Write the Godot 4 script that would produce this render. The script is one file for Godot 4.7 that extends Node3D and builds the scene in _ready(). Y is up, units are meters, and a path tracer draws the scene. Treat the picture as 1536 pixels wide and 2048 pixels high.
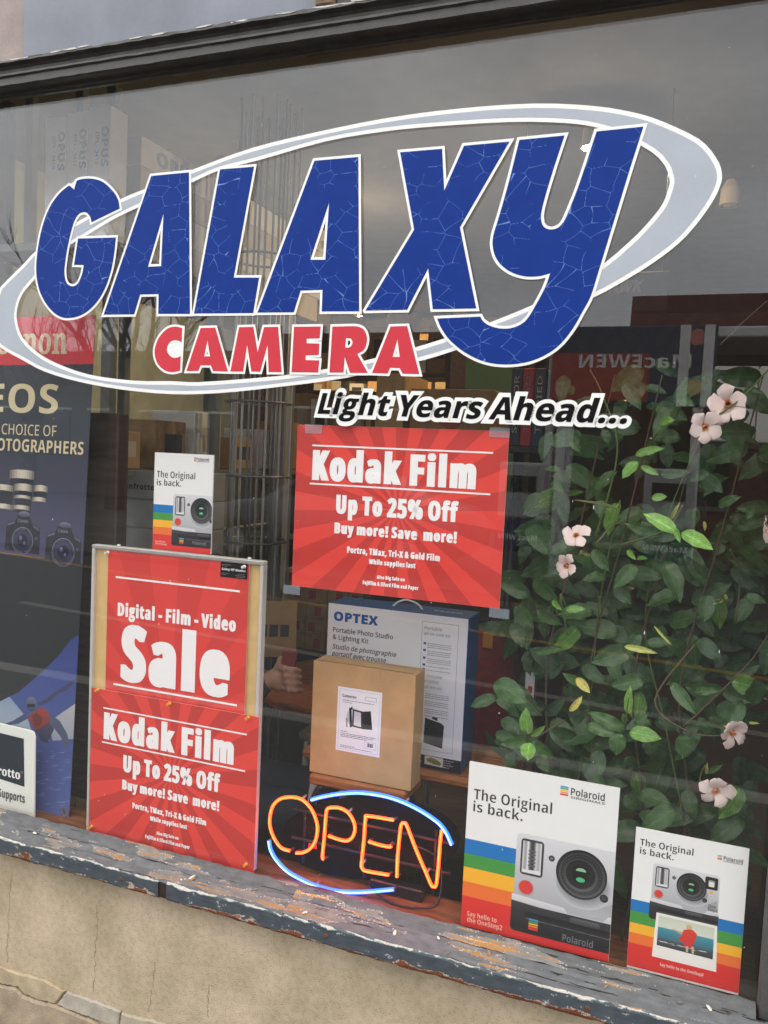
extends Node3D
# A camera shop's display window seen from the pavement: x along the glass, y up, z out towards the street; the glass stands at z = 0.

const OUTLINES := {
	"G": [-0.6783, 2.2838, -0.6713, 2.2860, -0.6619, 2.2871, -0.6514, 2.2873, -0.6412, 2.2868, -0.6314, 2.2856, -0.6212, 2.2836, -0.6112, 2.2809, -0.6018, 2.2772, -0.5930, 2.2723, -0.5844, 2.2663, -0.5766, 2.2599, -0.5698, 2.2539, -0.5642, 2.2482, -0.5595, 2.2427, -0.5556, 2.2372, -0.5524, 2.2317, -0.5500, 2.2261, -0.5485, 2.2206, -0.5474, 2.2151, -0.5461, 2.2095, -0.6297, 2.1819, -0.6308, 2.1857, -0.6318, 2.1895, -0.6330, 2.1932, -0.6350, 2.1966, -0.6378, 2.1998, -0.6412, 2.2030, -0.6450, 2.2056, -0.6491, 2.2072, -0.6536, 2.2077, -0.6586, 2.2074, -0.6635, 2.2063, -0.6679, 2.2044, -0.6717, 2.2018, -0.6751, 2.1983, -0.6781, 2.1942, -0.6810, 2.1896, -0.6837, 2.1847, -0.6861, 2.1793, -0.6883, 2.1733, -0.6905, 2.1666, -0.6934, 2.1573, -0.6965, 2.1463, -0.6995, 2.1348, -0.7022, 2.1239, -0.7043, 2.1135, -0.7062, 2.1032, -0.7077, 2.0934, -0.7088, 2.0847, -0.7096, 2.0781, -0.7102, 2.0722, -0.7103, 2.0666, -0.7098, 2.0610, -0.7088, 2.0550, -0.7074, 2.0490, -0.7054, 2.0434, -0.7027, 2.0389, -0.6992, 2.0355, -0.6949, 2.0330, -0.6902, 2.0313, -0.6858, 2.0305, -0.6814, 2.0305, -0.6770, 2.0313, -0.6727, 2.0331, -0.6688, 2.0359, -0.6652, 2.0400, -0.6618, 2.0454, -0.6588, 2.0513, -0.6563, 2.0571, -0.6544, 2.0628, -0.6531, 2.0686, -0.6521, 2.0746, -0.6509, 2.0804, -0.6810, 2.0824, -0.6699, 2.1452, -0.5557, 2.1420, -0.5565, 2.1331, -0.5573, 2.1242, -0.5582, 2.1152, -0.5595, 2.1057, -0.5610, 2.0956, -0.5629, 2.0850, -0.5651, 2.0743, -0.5679, 2.0636, -0.5715, 2.0529, -0.5755, 2.0421, -0.5801, 2.0315, -0.5853, 2.0215, -0.5909, 2.0122, -0.5971, 2.0032, -0.6039, 1.9949, -0.6113, 1.9871, -0.6197, 1.9799, -0.6287, 1.9731, -0.6383, 1.9672, -0.6479, 1.9623, -0.6578, 1.9586, -0.6680, 1.9559, -0.6782, 1.9541, -0.6880, 1.9531, -0.6973, 1.9529, -0.7063, 1.9534, -0.7151, 1.9550, -0.7238, 1.9578, -0.7326, 1.9619, -0.7414, 1.9672, -0.7499, 1.9735, -0.7579, 1.9805, -0.7654, 1.9883, -0.7726, 1.9971, -0.7791, 2.0062, -0.7847, 2.0154, -0.7891, 2.0244, -0.7926, 2.0336, -0.7953, 2.0429, -0.7975, 2.0520, -0.7991, 2.0610, -0.8001, 2.0698, -0.8005, 2.0788, -0.8004, 2.0884, -0.7997, 2.0988, -0.7986, 2.1097, -0.7970, 2.1209, -0.7950, 2.1323, -0.7927, 2.1439, -0.7900, 2.1558, -0.7868, 2.1678, -0.7829, 2.1796, -0.7783, 2.1916, -0.7729, 2.2038, -0.7670, 2.2155, -0.7606, 2.2260, -0.7537, 2.2352, -0.7461, 2.2435, -0.7383, 2.2509, -0.7306, 2.2575, -0.7231, 2.2628, -0.7156, 2.2671, -0.7081, 2.2709, -0.7007, 2.2749, -0.6843, 2.2632, -0.6835, 2.2687, -0.6833, 2.2746, -0.6820, 2.2799],
	"A": [-0.4576, 2.2787, -0.3528, 2.2787, -0.3391, 1.9565, -0.4277, 1.9582, -0.4283, 2.0044, -0.4809, 2.0047, -0.4970, 1.9583, -0.5875, 1.9592],
	"A_hole": [-0.4204, 2.1892, -0.4234, 2.0688, -0.4604, 2.0691],
	"L": [-0.2694, 2.2786, -0.1812, 2.2776, -0.2245, 2.0356, -0.1587, 2.0333, -0.1707, 1.9551, -0.3280, 1.9570],
	"AA": [-0.0317, 2.2778, 0.0717, 2.2772, 0.0887, 1.9538, 0.0000, 1.9553, -0.0001, 2.0017, -0.0534, 2.0015, -0.0683, 1.9548, -0.1598, 1.9559],
	"AA_hole": [0.0073, 2.1863, 0.0037, 2.0658, -0.0324, 2.0674],
	"X": [0.1661, 2.2784, 0.2574, 2.2775, 0.2663, 2.1936, 0.3035, 2.2794, 0.3969, 2.2791, 0.3036, 2.1178, 0.3466, 1.9544, 0.2541, 1.9547, 0.2398, 2.0383, 0.1978, 1.9547, 0.1030, 1.9549, 0.2050, 2.1188],
	"Y": [0.4163, 2.2805, 0.5045, 2.2806, 0.4895, 2.2282, 0.4858, 2.2141, 0.4820, 2.1998, 0.4784, 2.1860, 0.4753, 2.1736, 0.4729, 2.1629, 0.4707, 2.1531, 0.4691, 2.1443, 0.4680, 2.1367, 0.4677, 2.1318, 0.4678, 2.1273, 0.4684, 2.1232, 0.4693, 2.1195, 0.4704, 2.1161, 0.4719, 2.1131, 0.4738, 2.1104, 0.4760, 2.1082, 0.4788, 2.1063, 0.4820, 2.1049, 0.4855, 2.1039, 0.4890, 2.1034, 0.4925, 2.1035, 0.4962, 2.1040, 0.4997, 2.1051, 0.5030, 2.1067, 0.5059, 2.1088, 0.5085, 2.1115, 0.5110, 2.1147, 0.5133, 2.1185, 0.5159, 2.1241, 0.5187, 2.1309, 0.5214, 2.1383, 0.5241, 2.1456, 0.5267, 2.1526, 0.5293, 2.1596, 0.5319, 2.1671, 0.5347, 2.1756, 0.5380, 2.1863, 0.5415, 2.1984, 0.5451, 2.2110, 0.5487, 2.2233, 0.5649, 2.2824, 0.6504, 2.2831, 0.6309, 2.2076, 0.6048, 2.1010, 0.5855, 2.0226, 0.5824, 2.0099, 0.5794, 1.9969, 0.5763, 1.9845, 0.5732, 1.9737, 0.5700, 1.9654, 0.5667, 1.9584, 0.5632, 1.9517, 0.5595, 1.9446, 0.5557, 1.9367, 0.5518, 1.9285, 0.5475, 1.9202, 0.5428, 1.9121, 0.5376, 1.9040, 0.5320, 1.8959, 0.5260, 1.8881, 0.5195, 1.8809, 0.5126, 1.8746, 0.5052, 1.8688, 0.4973, 1.8636, 0.4890, 1.8589, 0.4802, 1.8547, 0.4709, 1.8510, 0.4612, 1.8479, 0.4509, 1.8454, 0.4398, 1.8436, 0.4281, 1.8425, 0.4162, 1.8419, 0.4049, 1.8421, 0.3943, 1.8429, 0.3841, 1.8443, 0.3741, 1.8464, 0.3642, 1.8492, 0.3542, 1.8528, 0.3444, 1.8571, 0.3348, 1.8620, 0.3256, 1.8672, 0.3168, 1.8730, 0.3082, 1.8793, 0.3002, 1.8858, 0.2931, 1.8922, 0.2871, 1.8986, 0.2819, 1.9051, 0.2774, 1.9114, 0.2736, 1.9172, 0.2707, 1.9221, 0.2685, 1.9267, 0.2666, 1.9311, 0.2646, 1.9356, 0.3559, 1.9379, 0.3574, 1.9355, 0.3588, 1.9330, 0.3603, 1.9305, 0.3626, 1.9281, 0.3655, 1.9257, 0.3688, 1.9233, 0.3727, 1.9211, 0.3772, 1.9191, 0.3825, 1.9172, 0.3884, 1.9155, 0.3947, 1.9141, 0.4009, 1.9133, 0.4071, 1.9130, 0.4133, 1.9131, 0.4195, 1.9137, 0.4256, 1.9152, 0.4317, 1.9173, 0.4379, 1.9200, 0.4438, 1.9237, 0.4494, 1.9286, 0.4546, 1.9353, 0.4595, 1.9434, 0.4641, 1.9522, 0.4686, 1.9607, 0.4729, 1.9690, 0.4771, 1.9774, 0.4810, 1.9857, 0.4843, 1.9934, 0.4869, 2.0003, 0.4888, 2.0067, 0.4905, 2.0129, 0.4923, 2.0192, 0.4870, 2.0178, 0.4818, 2.0164, 0.4763, 2.0151, 0.4703, 2.0143, 0.4635, 2.0139, 0.4562, 2.0139, 0.4487, 2.0143, 0.4412, 2.0153, 0.4336, 2.0171, 0.4258, 2.0195, 0.4183, 2.0224, 0.4111, 2.0260, 0.4044, 2.0302, 0.3979, 2.0351, 0.3919, 2.0404, 0.3869, 2.0461, 0.3827, 2.0522, 0.3793, 2.0588, 0.3767, 2.0656, 0.3748, 2.0722, 0.3736, 2.0786, 0.3731, 2.0847, 0.3733, 2.0911, 0.3740, 2.0979, 0.3754, 2.1050, 0.3774, 2.1124, 0.3798, 2.1204, 0.3822, 2.1293, 0.3857, 2.1428, 0.3897, 2.1587, 0.3940, 2.1762, 0.3983, 2.1948, 0.4027, 2.2148, 0.4072, 2.2364, 0.4118, 2.2586],
	"ring_outer": [-0.9275, 2.0180, -0.9242, 2.0246, -0.9220, 2.0309, -0.9178, 2.0367, -0.8973, 2.0524, -0.8700, 2.0719, -0.8457, 2.0894, -0.8304, 2.1017, -0.8172, 2.1126, -0.8009, 2.1234, -0.7665, 2.1421, -0.7236, 2.1638, -0.6794, 2.1840, -0.6339, 2.2019, -0.5870, 2.2182, -0.5470, 2.2315, -0.5222, 2.2389, -0.5004, 2.2445, -0.4753, 2.2508, -0.4385, 2.2606, -0.3958, 2.2718, -0.3496, 2.2834, -0.2995, 2.2956, -0.2460, 2.3081, -0.1927, 2.3188, -0.1416, 2.3265, -0.0907, 2.3324, -0.0386, 2.3377, 0.0158, 2.3430, 0.0714, 2.3478, 0.1267, 2.3514, 0.1815, 2.3536, 0.2359, 2.3546, 0.2892, 2.3545, 0.3420, 2.3535, 0.3938, 2.3513, 0.4415, 2.3480, 0.4843, 2.3432, 0.5230, 2.3372, 0.5571, 2.3309, 0.5852, 2.3247, 0.6096, 2.3180, 0.6316, 2.3112, 0.6501, 2.3047, 0.6662, 2.2980, 0.6837, 2.2896, 0.7059, 2.2781, 0.7297, 2.2649, 0.7496, 2.2519, 0.7628, 2.2400, 0.7729, 2.2278, 0.7808, 2.2163, 0.7868, 2.2061, 0.7907, 2.1964, 0.7929, 2.1870, 0.7937, 2.1785, 0.7928, 2.1705, 0.7905, 2.1615, 0.7868, 2.1512, 0.7817, 2.1400, 0.7749, 2.1279, 0.7651, 2.1124, 0.7530, 2.0953, 0.7404, 2.0796, 0.7278, 2.0665, 0.7145, 2.0549, 0.6997, 2.0433, 0.6832, 2.0314, 0.6652, 2.0196, 0.6454, 2.0075, 0.6243, 1.9950, 0.6015, 1.9822, 0.5755, 1.9692, 0.5446, 1.9556, 0.5106, 1.9419, 0.4776, 1.9290, 0.4474, 1.9175, 0.4182, 1.9068, 0.3888, 1.8966, 0.3577, 1.8864, 0.3264, 1.8766, 0.2980, 1.8680, 0.2758, 1.8611, 0.2564, 1.8554, 0.2339, 1.8496, 0.1860, 1.8382, 0.1267, 1.8248, 0.0670, 1.8130, 0.0095, 1.8042, -0.0485, 1.7969, -0.1043, 1.7905, -0.1571, 1.7843, -0.2077, 1.7790, -0.2561, 1.7748, -0.3012, 1.7721, -0.3440, 1.7706, -0.3879, 1.7705, -0.4343, 1.7721, -0.4817, 1.7751, -0.5283, 1.7791, -0.5745, 1.7842, -0.6199, 1.7903, -0.6623, 1.7970, -0.7011, 1.8044, -0.7369, 1.8124, -0.7688, 1.8210, -0.7954, 1.8300, -0.8181, 1.8397, -0.8411, 1.8496, -0.8670, 1.8599, -0.8931, 1.8706, -0.9151, 1.8815, -0.9310, 1.8926, -0.9435, 1.9044, -0.9531, 1.9164, -0.9594, 1.9284, -0.9628, 1.9406, -0.9639, 1.9524, -0.9628, 1.9637, -0.9594, 1.9746, -0.9542, 1.9855, -0.9459, 1.9969, -0.9358, 2.0082],
	"ring_inner": [-0.8075, 2.0507, -0.7916, 2.0656, -0.7741, 2.0818, -0.7556, 2.0968, -0.7353, 2.1100, -0.7140, 2.1220, -0.6952, 2.1318, -0.6822, 2.1376, -0.6704, 2.1418, -0.6570, 2.1468, -0.6316, 2.1578, -0.6008, 2.1713, -0.5707, 2.1837, -0.5449, 2.1930, -0.5199, 2.2012, -0.4912, 2.2103, -0.4445, 2.2251, -0.3904, 2.2419, -0.3446, 2.2561, -0.3197, 2.2642, -0.2980, 2.2711, -0.2730, 2.2773, -0.2431, 2.2821, -0.2100, 2.2861, -0.1725, 2.2910, -0.1213, 2.2994, -0.0630, 2.3092, -0.0079, 2.3170, 0.0405, 2.3213, 0.0857, 2.3235, 0.1280, 2.3249, 0.1649, 2.3255, 0.1989, 2.3252, 0.2378, 2.3243, 0.2880, 2.3227, 0.3433, 2.3205, 0.3936, 2.3176, 0.4358, 2.3138, 0.4729, 2.3093, 0.5040, 2.3047, 0.5248, 2.3010, 0.5428, 2.2968, 0.5604, 2.2917, 0.5789, 2.2855, 0.5969, 2.2784, 0.6133, 2.2710, 0.6275, 2.2631, 0.6399, 2.2549, 0.6509, 2.2474, 0.6601, 2.2414, 0.6680, 2.2358, 0.6752, 2.2299, 0.6821, 2.2231, 0.6882, 2.2158, 0.6934, 2.2084, 0.6976, 2.2005, 0.7008, 2.1925, 0.7029, 2.1851, 0.7036, 2.1791, 0.7033, 2.1739, 0.7022, 2.1679, 0.7003, 2.1593, 0.6975, 2.1493, 0.6935, 2.1395, 0.6881, 2.1302, 0.6816, 2.1211, 0.6740, 2.1115, 0.6657, 2.1015, 0.6564, 2.0912, 0.6454, 2.0799, 0.6318, 2.0670, 0.6162, 2.0529, 0.5984, 2.0383, 0.5777, 2.0224, 0.5549, 2.0059, 0.5323, 1.9914, 0.5120, 1.9806, 0.4919, 1.9718, 0.4687, 1.9622, 0.4400, 1.9505, 0.4078, 1.9379, 0.3748, 1.9257, 0.3397, 1.9137, 0.3037, 1.9021, 0.2731, 1.8925, 0.2548, 1.8870, 0.2388, 1.8824, 0.2203, 1.8775, 0.1843, 1.8683, 0.1409, 1.8576, 0.1016, 1.8484, 0.0732, 1.8420, 0.0483, 1.8370, 0.0197, 1.8321, -0.0169, 1.8262, -0.0583, 1.8203, -0.1053, 1.8149, -0.1722, 1.8090, -0.2479, 1.8033, -0.3097, 1.7994, -0.3374, 1.7991, -0.3616, 1.8001, -0.3889, 1.8010, -0.4212, 1.8006, -0.4566, 1.8001, -0.4951, 1.8011, -0.5387, 1.8040, -0.5854, 1.8084, -0.6288, 1.8145, -0.6671, 1.8227, -0.7021, 1.8325, -0.7325, 1.8423, -0.7558, 1.8508, -0.7757, 1.8598, -0.7941, 1.8697, -0.8122, 1.8812, -0.8288, 1.8937, -0.8422, 1.9064, -0.8513, 1.9195, -0.8572, 1.9329, -0.8611, 1.9457, -0.8633, 1.9573, -0.8635, 1.9684, -0.8617, 1.9797, -0.8580, 1.9920, -0.8522, 2.0047, -0.8443, 2.0169, -0.8340, 2.0280, -0.8216, 2.0386],
	"C": [-0.3594, 1.9242, -0.3642, 1.9252, -0.3688, 1.9264, -0.3736, 1.9273, -0.3786, 1.9276, -0.3838, 1.9274, -0.3893, 1.9268, -0.3948, 1.9256, -0.4003, 1.9234, -0.4059, 1.9200, -0.4117, 1.9155, -0.4171, 1.9105, -0.4218, 1.9054, -0.4256, 1.9000, -0.4288, 1.8942, -0.4314, 1.8882, -0.4333, 1.8826, -0.4345, 1.8773, -0.4351, 1.8721, -0.4350, 1.8671, -0.4343, 1.8619, -0.4330, 1.8566, -0.4311, 1.8513, -0.4286, 1.8461, -0.4253, 1.8413, -0.4212, 1.8369, -0.4162, 1.8327, -0.4108, 1.8291, -0.4054, 1.8262, -0.4001, 1.8242, -0.3945, 1.8228, -0.3888, 1.8221, -0.3833, 1.8218, -0.3778, 1.8222, -0.3724, 1.8232, -0.3670, 1.8244, -0.3616, 1.8256, -0.3611, 1.8596, -0.3634, 1.8586, -0.3657, 1.8575, -0.3680, 1.8566, -0.3707, 1.8560, -0.3739, 1.8555, -0.3775, 1.8552, -0.3811, 1.8553, -0.3844, 1.8560, -0.3875, 1.8574, -0.3906, 1.8594, -0.3933, 1.8617, -0.3956, 1.8642, -0.3975, 1.8667, -0.3991, 1.8695, -0.4001, 1.8725, -0.4004, 1.8756, -0.3999, 1.8790, -0.3987, 1.8827, -0.3970, 1.8862, -0.3948, 1.8892, -0.3921, 1.8916, -0.3889, 1.8935, -0.3854, 1.8950, -0.3819, 1.8959, -0.3780, 1.8962, -0.3739, 1.8958, -0.3699, 1.8952, -0.3666, 1.8945, -0.3645, 1.8938, -0.3627, 1.8930, -0.3611, 1.8921, -0.3594, 1.8913],
	"C_back": [-0.3578, 1.9242, -0.3630, 1.9252, -0.3681, 1.9264, -0.3733, 1.9273, -0.3786, 1.9276, -0.3839, 1.9274, -0.3894, 1.9268, -0.3949, 1.9256, -0.4003, 1.9234, -0.4059, 1.9200, -0.4117, 1.9155, -0.4171, 1.9105, -0.4218, 1.9054, -0.4256, 1.9000, -0.4288, 1.8942, -0.4314, 1.8882, -0.4333, 1.8826, -0.4345, 1.8773, -0.4351, 1.8721, -0.4350, 1.8671, -0.4343, 1.8619, -0.4330, 1.8566, -0.4311, 1.8513, -0.4286, 1.8461, -0.4253, 1.8413, -0.4212, 1.8369, -0.4162, 1.8327, -0.4108, 1.8291, -0.4054, 1.8262, -0.4001, 1.8242, -0.3945, 1.8228, -0.3888, 1.8221, -0.3833, 1.8218, -0.3778, 1.8222, -0.3724, 1.8232, -0.3670, 1.8244, -0.3616, 1.8256],
	"CA": [-0.3085, 1.9236, -0.2690, 1.9239, -0.2315, 1.8240, -0.2712, 1.8252, -0.2780, 1.8381, -0.3055, 1.8380, -0.3114, 1.8249, -0.3442, 1.8247],
	"CA_hole": [-0.2890, 1.8952, -0.2808, 1.8586, -0.2967, 1.8586],
	"M": [-0.2059, 1.9240, -0.1689, 1.9244, -0.1557, 1.8681, -0.1414, 1.9236, -0.1058, 1.9235, -0.0928, 1.8236, -0.1259, 1.8234, -0.1308, 1.8841, -0.1474, 1.8241, -0.1701, 1.8244, -0.1836, 1.8844, -0.1914, 1.8243, -0.2253, 1.8241],
	"E": [-0.0662, 1.9230, -0.0008, 1.9230, -0.0021, 1.8973, -0.0339, 1.8967, -0.0334, 1.8869, -0.0025, 1.8859, -0.0028, 1.8614, -0.0347, 1.8606, -0.0343, 1.8504, -0.0009, 1.8495, -0.0026, 1.8233, -0.0679, 1.8237],
	"R": [0.0273, 1.9222, 0.0414, 1.9223, 0.0560, 1.9225, 0.0695, 1.9226, 0.0803, 1.9223, 0.0858, 1.9217, 0.0907, 1.9207, 0.0950, 1.9192, 0.0988, 1.9171, 0.1020, 1.9141, 0.1047, 1.9105, 0.1069, 1.9065, 0.1085, 1.9025, 0.1095, 1.8985, 0.1099, 1.8943, 0.1098, 1.8901, 0.1093, 1.8860, 0.1084, 1.8821, 0.1072, 1.8783, 0.1055, 1.8747, 0.1032, 1.8716, 0.1001, 1.8691, 0.0964, 1.8671, 0.0924, 1.8653, 0.0886, 1.8633, 0.1150, 1.8232, 0.0735, 1.8229, 0.0595, 1.8571, 0.0583, 1.8236, 0.0247, 1.8234],
	"R_hole": [0.0609, 1.8976, 0.0639, 1.8974, 0.0671, 1.8974, 0.0700, 1.8971, 0.0724, 1.8962, 0.0742, 1.8945, 0.0755, 1.8921, 0.0763, 1.8895, 0.0765, 1.8871, 0.0759, 1.8846, 0.0747, 1.8820, 0.0730, 1.8796, 0.0710, 1.8779, 0.0685, 1.8772, 0.0656, 1.8770, 0.0625, 1.8772, 0.0595, 1.8772],
	"RA": [0.1625, 1.9207, 0.1997, 1.9210, 0.2316, 1.8215, 0.1946, 1.8221, 0.1875, 1.8338, 0.1654, 1.8342, 0.1607, 1.8222, 0.1249, 1.8232],
	"RA_hole": [0.1792, 1.8937, 0.1863, 1.8571, 0.1701, 1.8571],
}

const LEAVES := [
	[0.660, 1.673, -0.172, 0.719, 1.693, -0.172, 0.020, 2], [0.671, 1.660, -0.108, 0.644, 1.624, -0.092, 0.027, 2], [0.674, 1.651, -0.172, 0.712, 1.634, -0.162, 0.016, 2],
	[0.701, 1.585, -0.137, 0.732, 1.592, -0.140, 0.018, 2], [0.756, 1.523, -0.084, 0.690, 1.557, -0.089, 0.034, 3], [0.751, 1.530, -0.115, 0.764, 1.501, -0.102, 0.013, 3],
	[0.764, 1.522, -0.111, 0.826, 1.494, -0.095, 0.034, 3], [0.743, 1.546, -0.124, 0.757, 1.581, -0.091, 0.009, 4], [0.676, 1.437, -0.214, 0.631, 1.383, -0.195, 0.036, 1],
	[0.584, 1.466, -0.177, 0.623, 1.421, -0.174, 0.029, 1], [0.610, 1.400, -0.240, 0.563, 1.395, -0.206, 0.028, 1], [0.561, 1.464, -0.346, 0.652, 1.470, -0.342, 0.027, 0],
	[0.722, 1.506, -0.239, 0.643, 1.525, -0.223, 0.035, 0], [0.484, 1.608, -0.198, 0.517, 1.586, -0.173, 0.019, 1], [0.516, 1.579, -0.237, 0.554, 1.590, -0.215, 0.015, 1],
	[0.501, 1.633, -0.206, 0.462, 1.637, -0.212, 0.018, 1], [0.709, 1.739, -0.121, 0.736, 1.747, -0.089, 0.020, 2], [0.736, 1.795, -0.221, 0.771, 1.783, -0.203, 0.021, 1],
	[0.785, 1.754, -0.153, 0.818, 1.724, -0.130, 0.015, 2], [0.850, 1.728, -0.270, 0.904, 1.710, -0.270, 0.018, 0], [0.861, 1.816, -0.251, 0.903, 1.812, -0.231, 0.015, 0],
	[0.662, 1.476, -0.119, 0.681, 1.461, -0.092, 0.013, 2], [0.680, 1.458, -0.141, 0.702, 1.463, -0.117, 0.012, 2], [0.808, 1.648, -0.242, 0.770, 1.623, -0.247, 0.025, 0],
	[0.710, 1.635, -0.247, 0.774, 1.644, -0.239, 0.025, 0], [0.784, 1.566, -0.314, 0.780, 1.517, -0.317, 0.036, 0], [0.521, 1.701, -0.177, 0.547, 1.675, -0.174, 0.020, 1],
	[0.585, 1.730, -0.243, 0.598, 1.694, -0.241, 0.021, 0], [0.499, 1.809, -0.299, 0.505, 1.829, -0.291, 0.020, 0], [0.661, 1.825, -0.290, 0.711, 1.816, -0.291, 0.026, 0],
	[0.662, 1.792, -0.368, 0.720, 1.775, -0.344, 0.027, 0], [0.515, 1.513, -0.265, 0.491, 1.550, -0.249, 0.021, 0], [0.455, 1.581, -0.234, 0.416, 1.529, -0.235, 0.029, 0],
	[0.618, 1.639, -0.247, 0.566, 1.579, -0.249, 0.029, 0], [0.593, 1.573, -0.226, 0.590, 1.534, -0.208, 0.031, 0], [0.791, 1.639, -0.291, 0.840, 1.603, -0.257, 0.034, 0],
	[0.832, 1.572, -0.258, 0.872, 1.598, -0.233, 0.025, 0], [0.851, 1.484, -0.390, 0.834, 1.454, -0.384, 0.027, 0], [0.852, 1.526, -0.385, 0.893, 1.475, -0.386, 0.036, 0],
	[0.723, 1.476, -0.362, 0.736, 1.413, -0.333, 0.033, 0], [0.438, 1.407, -0.377, 0.459, 1.369, -0.374, 0.027, 0], [0.535, 1.418, -0.311, 0.457, 1.380, -0.283, 0.026, 0],
	[0.897, 1.577, -0.226, 0.888, 1.551, -0.204, 0.019, 0], [0.638, 1.405, -0.362, 0.691, 1.365, -0.347, 0.036, 0], [0.805, 1.546, -0.126, 0.809, 1.526, -0.134, 0.008, 4],
	[0.479, 1.056, -0.119, 0.471, 1.115, -0.112, 0.033, 2], [0.484, 1.050, -0.127, 0.518, 1.085, -0.107, 0.015, 2], [0.489, 1.048, -0.090, 0.488, 1.013, -0.076, 0.039, 3],
	[0.469, 1.016, -0.190, 0.403, 0.997, -0.191, 0.030, 1], [0.474, 1.015, -0.195, 0.527, 0.983, -0.200, 0.031, 1], [0.494, 1.021, -0.313, 0.560, 0.968, -0.299, 0.037, 0],
	[0.679, 1.080, -0.170, 0.598, 1.113, -0.163, 0.032, 1], [0.684, 1.124, -0.148, 0.684, 1.190, -0.134, 0.021, 3], [0.677, 1.100, -0.162, 0.673, 1.127, -0.138, 0.015, 2],
	[0.688, 1.087, -0.145, 0.753, 1.088, -0.138, 0.036, 2], [0.663, 1.079, -0.158, 0.665, 1.030, -0.150, 0.040, 1], [0.798, 1.082, -0.209, 0.796, 1.028, -0.203, 0.037, 1],
	[0.822, 1.125, -0.197, 0.858, 1.090, -0.203, 0.030, 1], [0.763, 1.195, -0.191, 0.817, 1.141, -0.159, 0.030, 1], [0.811, 1.183, -0.189, 0.858, 1.196, -0.166, 0.019, 1],
	[0.867, 1.176, -0.230, 0.923, 1.172, -0.202, 0.022, 0], [0.515, 1.356, -0.113, 0.540, 1.342, -0.086, 0.013, 2], [0.546, 1.339, -0.106, 0.586, 1.348, -0.105, 0.017, 2],
	[0.505, 1.280, -0.313, 0.426, 1.276, -0.308, 0.025, 0], [0.512, 1.269, -0.353, 0.581, 1.273, -0.337, 0.026, 0], [0.568, 1.181, -0.171, 0.601, 1.157, -0.154, 0.022, 5],
	[0.561, 1.112, -0.148, 0.586, 1.148, -0.153, 0.016, 5], [0.665, 1.268, -0.150, 0.735, 1.264, -0.143, 0.015, 4], [0.455, 1.199, -0.273, 0.518, 1.221, -0.279, 0.020, 0],
	[0.402, 1.047, -0.370, 0.468, 1.031, -0.357, 0.040, 0], [0.478, 1.041, -0.327, 0.526, 1.090, -0.307, 0.032, 0], [0.537, 1.038, -0.340, 0.588, 1.028, -0.341, 0.032, 0],
	[0.597, 1.084, -0.156, 0.666, 1.072, -0.155, 0.030, 1], [0.728, 1.050, -0.374, 0.791, 1.044, -0.371, 0.035, 0], [0.695, 1.084, -0.209, 0.719, 1.113, -0.209, 0.026, 1],
	[0.563, 1.178, -0.303, 0.622, 1.152, -0.271, 0.034, 0], [0.473, 1.118, -0.377, 0.511, 1.166, -0.369, 0.033, 0], [0.626, 1.209, -0.280, 0.655, 1.162, -0.250, 0.033, 0],
	[0.705, 1.265, -0.220, 0.760, 1.275, -0.224, 0.025, 0], [0.811, 1.274, -0.303, 0.862, 1.234, -0.274, 0.038, 0], [0.872, 1.175, -0.390, 0.952, 1.220, -0.374, 0.039, 0],
	[0.799, 1.327, -0.369, 0.845, 1.274, -0.344, 0.038, 0], [0.631, 1.384, -0.231, 0.670, 1.349, -0.217, 0.033, 0], [0.664, 0.943, -0.398, 0.699, 0.915, -0.405, 0.040, 0],
	[0.606, 0.979, -0.325, 0.621, 0.926, -0.297, 0.039, 0], [0.461, 0.920, -0.357, 0.506, 0.899, -0.337, 0.033, 0], [0.386, 0.922, -0.327, 0.415, 0.905, -0.325, 0.038, 0],
	[0.720, 1.041, -0.273, 0.735, 0.998, -0.269, 0.034, 0], [0.598, 0.891, -0.333, 0.682, 0.911, -0.309, 0.037, 0], [0.707, 0.894, -0.311, 0.779, 0.896, -0.286, 0.042, 0],
	[0.676, 0.885, -0.307, 0.713, 0.861, -0.310, 0.037, 0], [0.808, 0.923, -0.320, 0.831, 0.867, -0.291, 0.039, 0], [0.718, 0.862, -0.298, 0.745, 0.847, -0.265, 0.032, 0],
	[0.750, 0.833, -0.400, 0.789, 0.807, -0.394, 0.034, 0], [0.847, 1.020, -0.171, 0.874, 1.048, -0.150, 0.014, 1], [0.845, 1.027, -0.140, 0.844, 1.058, -0.120, 0.007, 4],
	[0.915, 1.155, -0.111, 0.931, 1.162, -0.090, 0.006, 4], [0.723, 1.321, -0.141, 0.763, 1.285, -0.125, 0.006, 4], [0.382, 1.026, -0.280, 0.433, 1.009, -0.275, 0.036, 0],
	[0.371, 0.989, -0.280, 0.423, 0.994, -0.262, 0.027, 0], [0.895, 1.383, -0.259, 0.940, 1.378, -0.247, 0.025, 0],
]
const FLOWERS := [[0.833, 1.781, -0.130, 0.039], [0.797, 1.732, -0.120, 0.035], [0.558, 1.503, -0.100, 0.031], [0.536, 1.432, -0.110, 0.028], [0.916, 1.535, -0.120, 0.029], [0.891, 1.129, -0.100, 0.034], [0.865, 1.005, -0.100, 0.038]]
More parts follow.
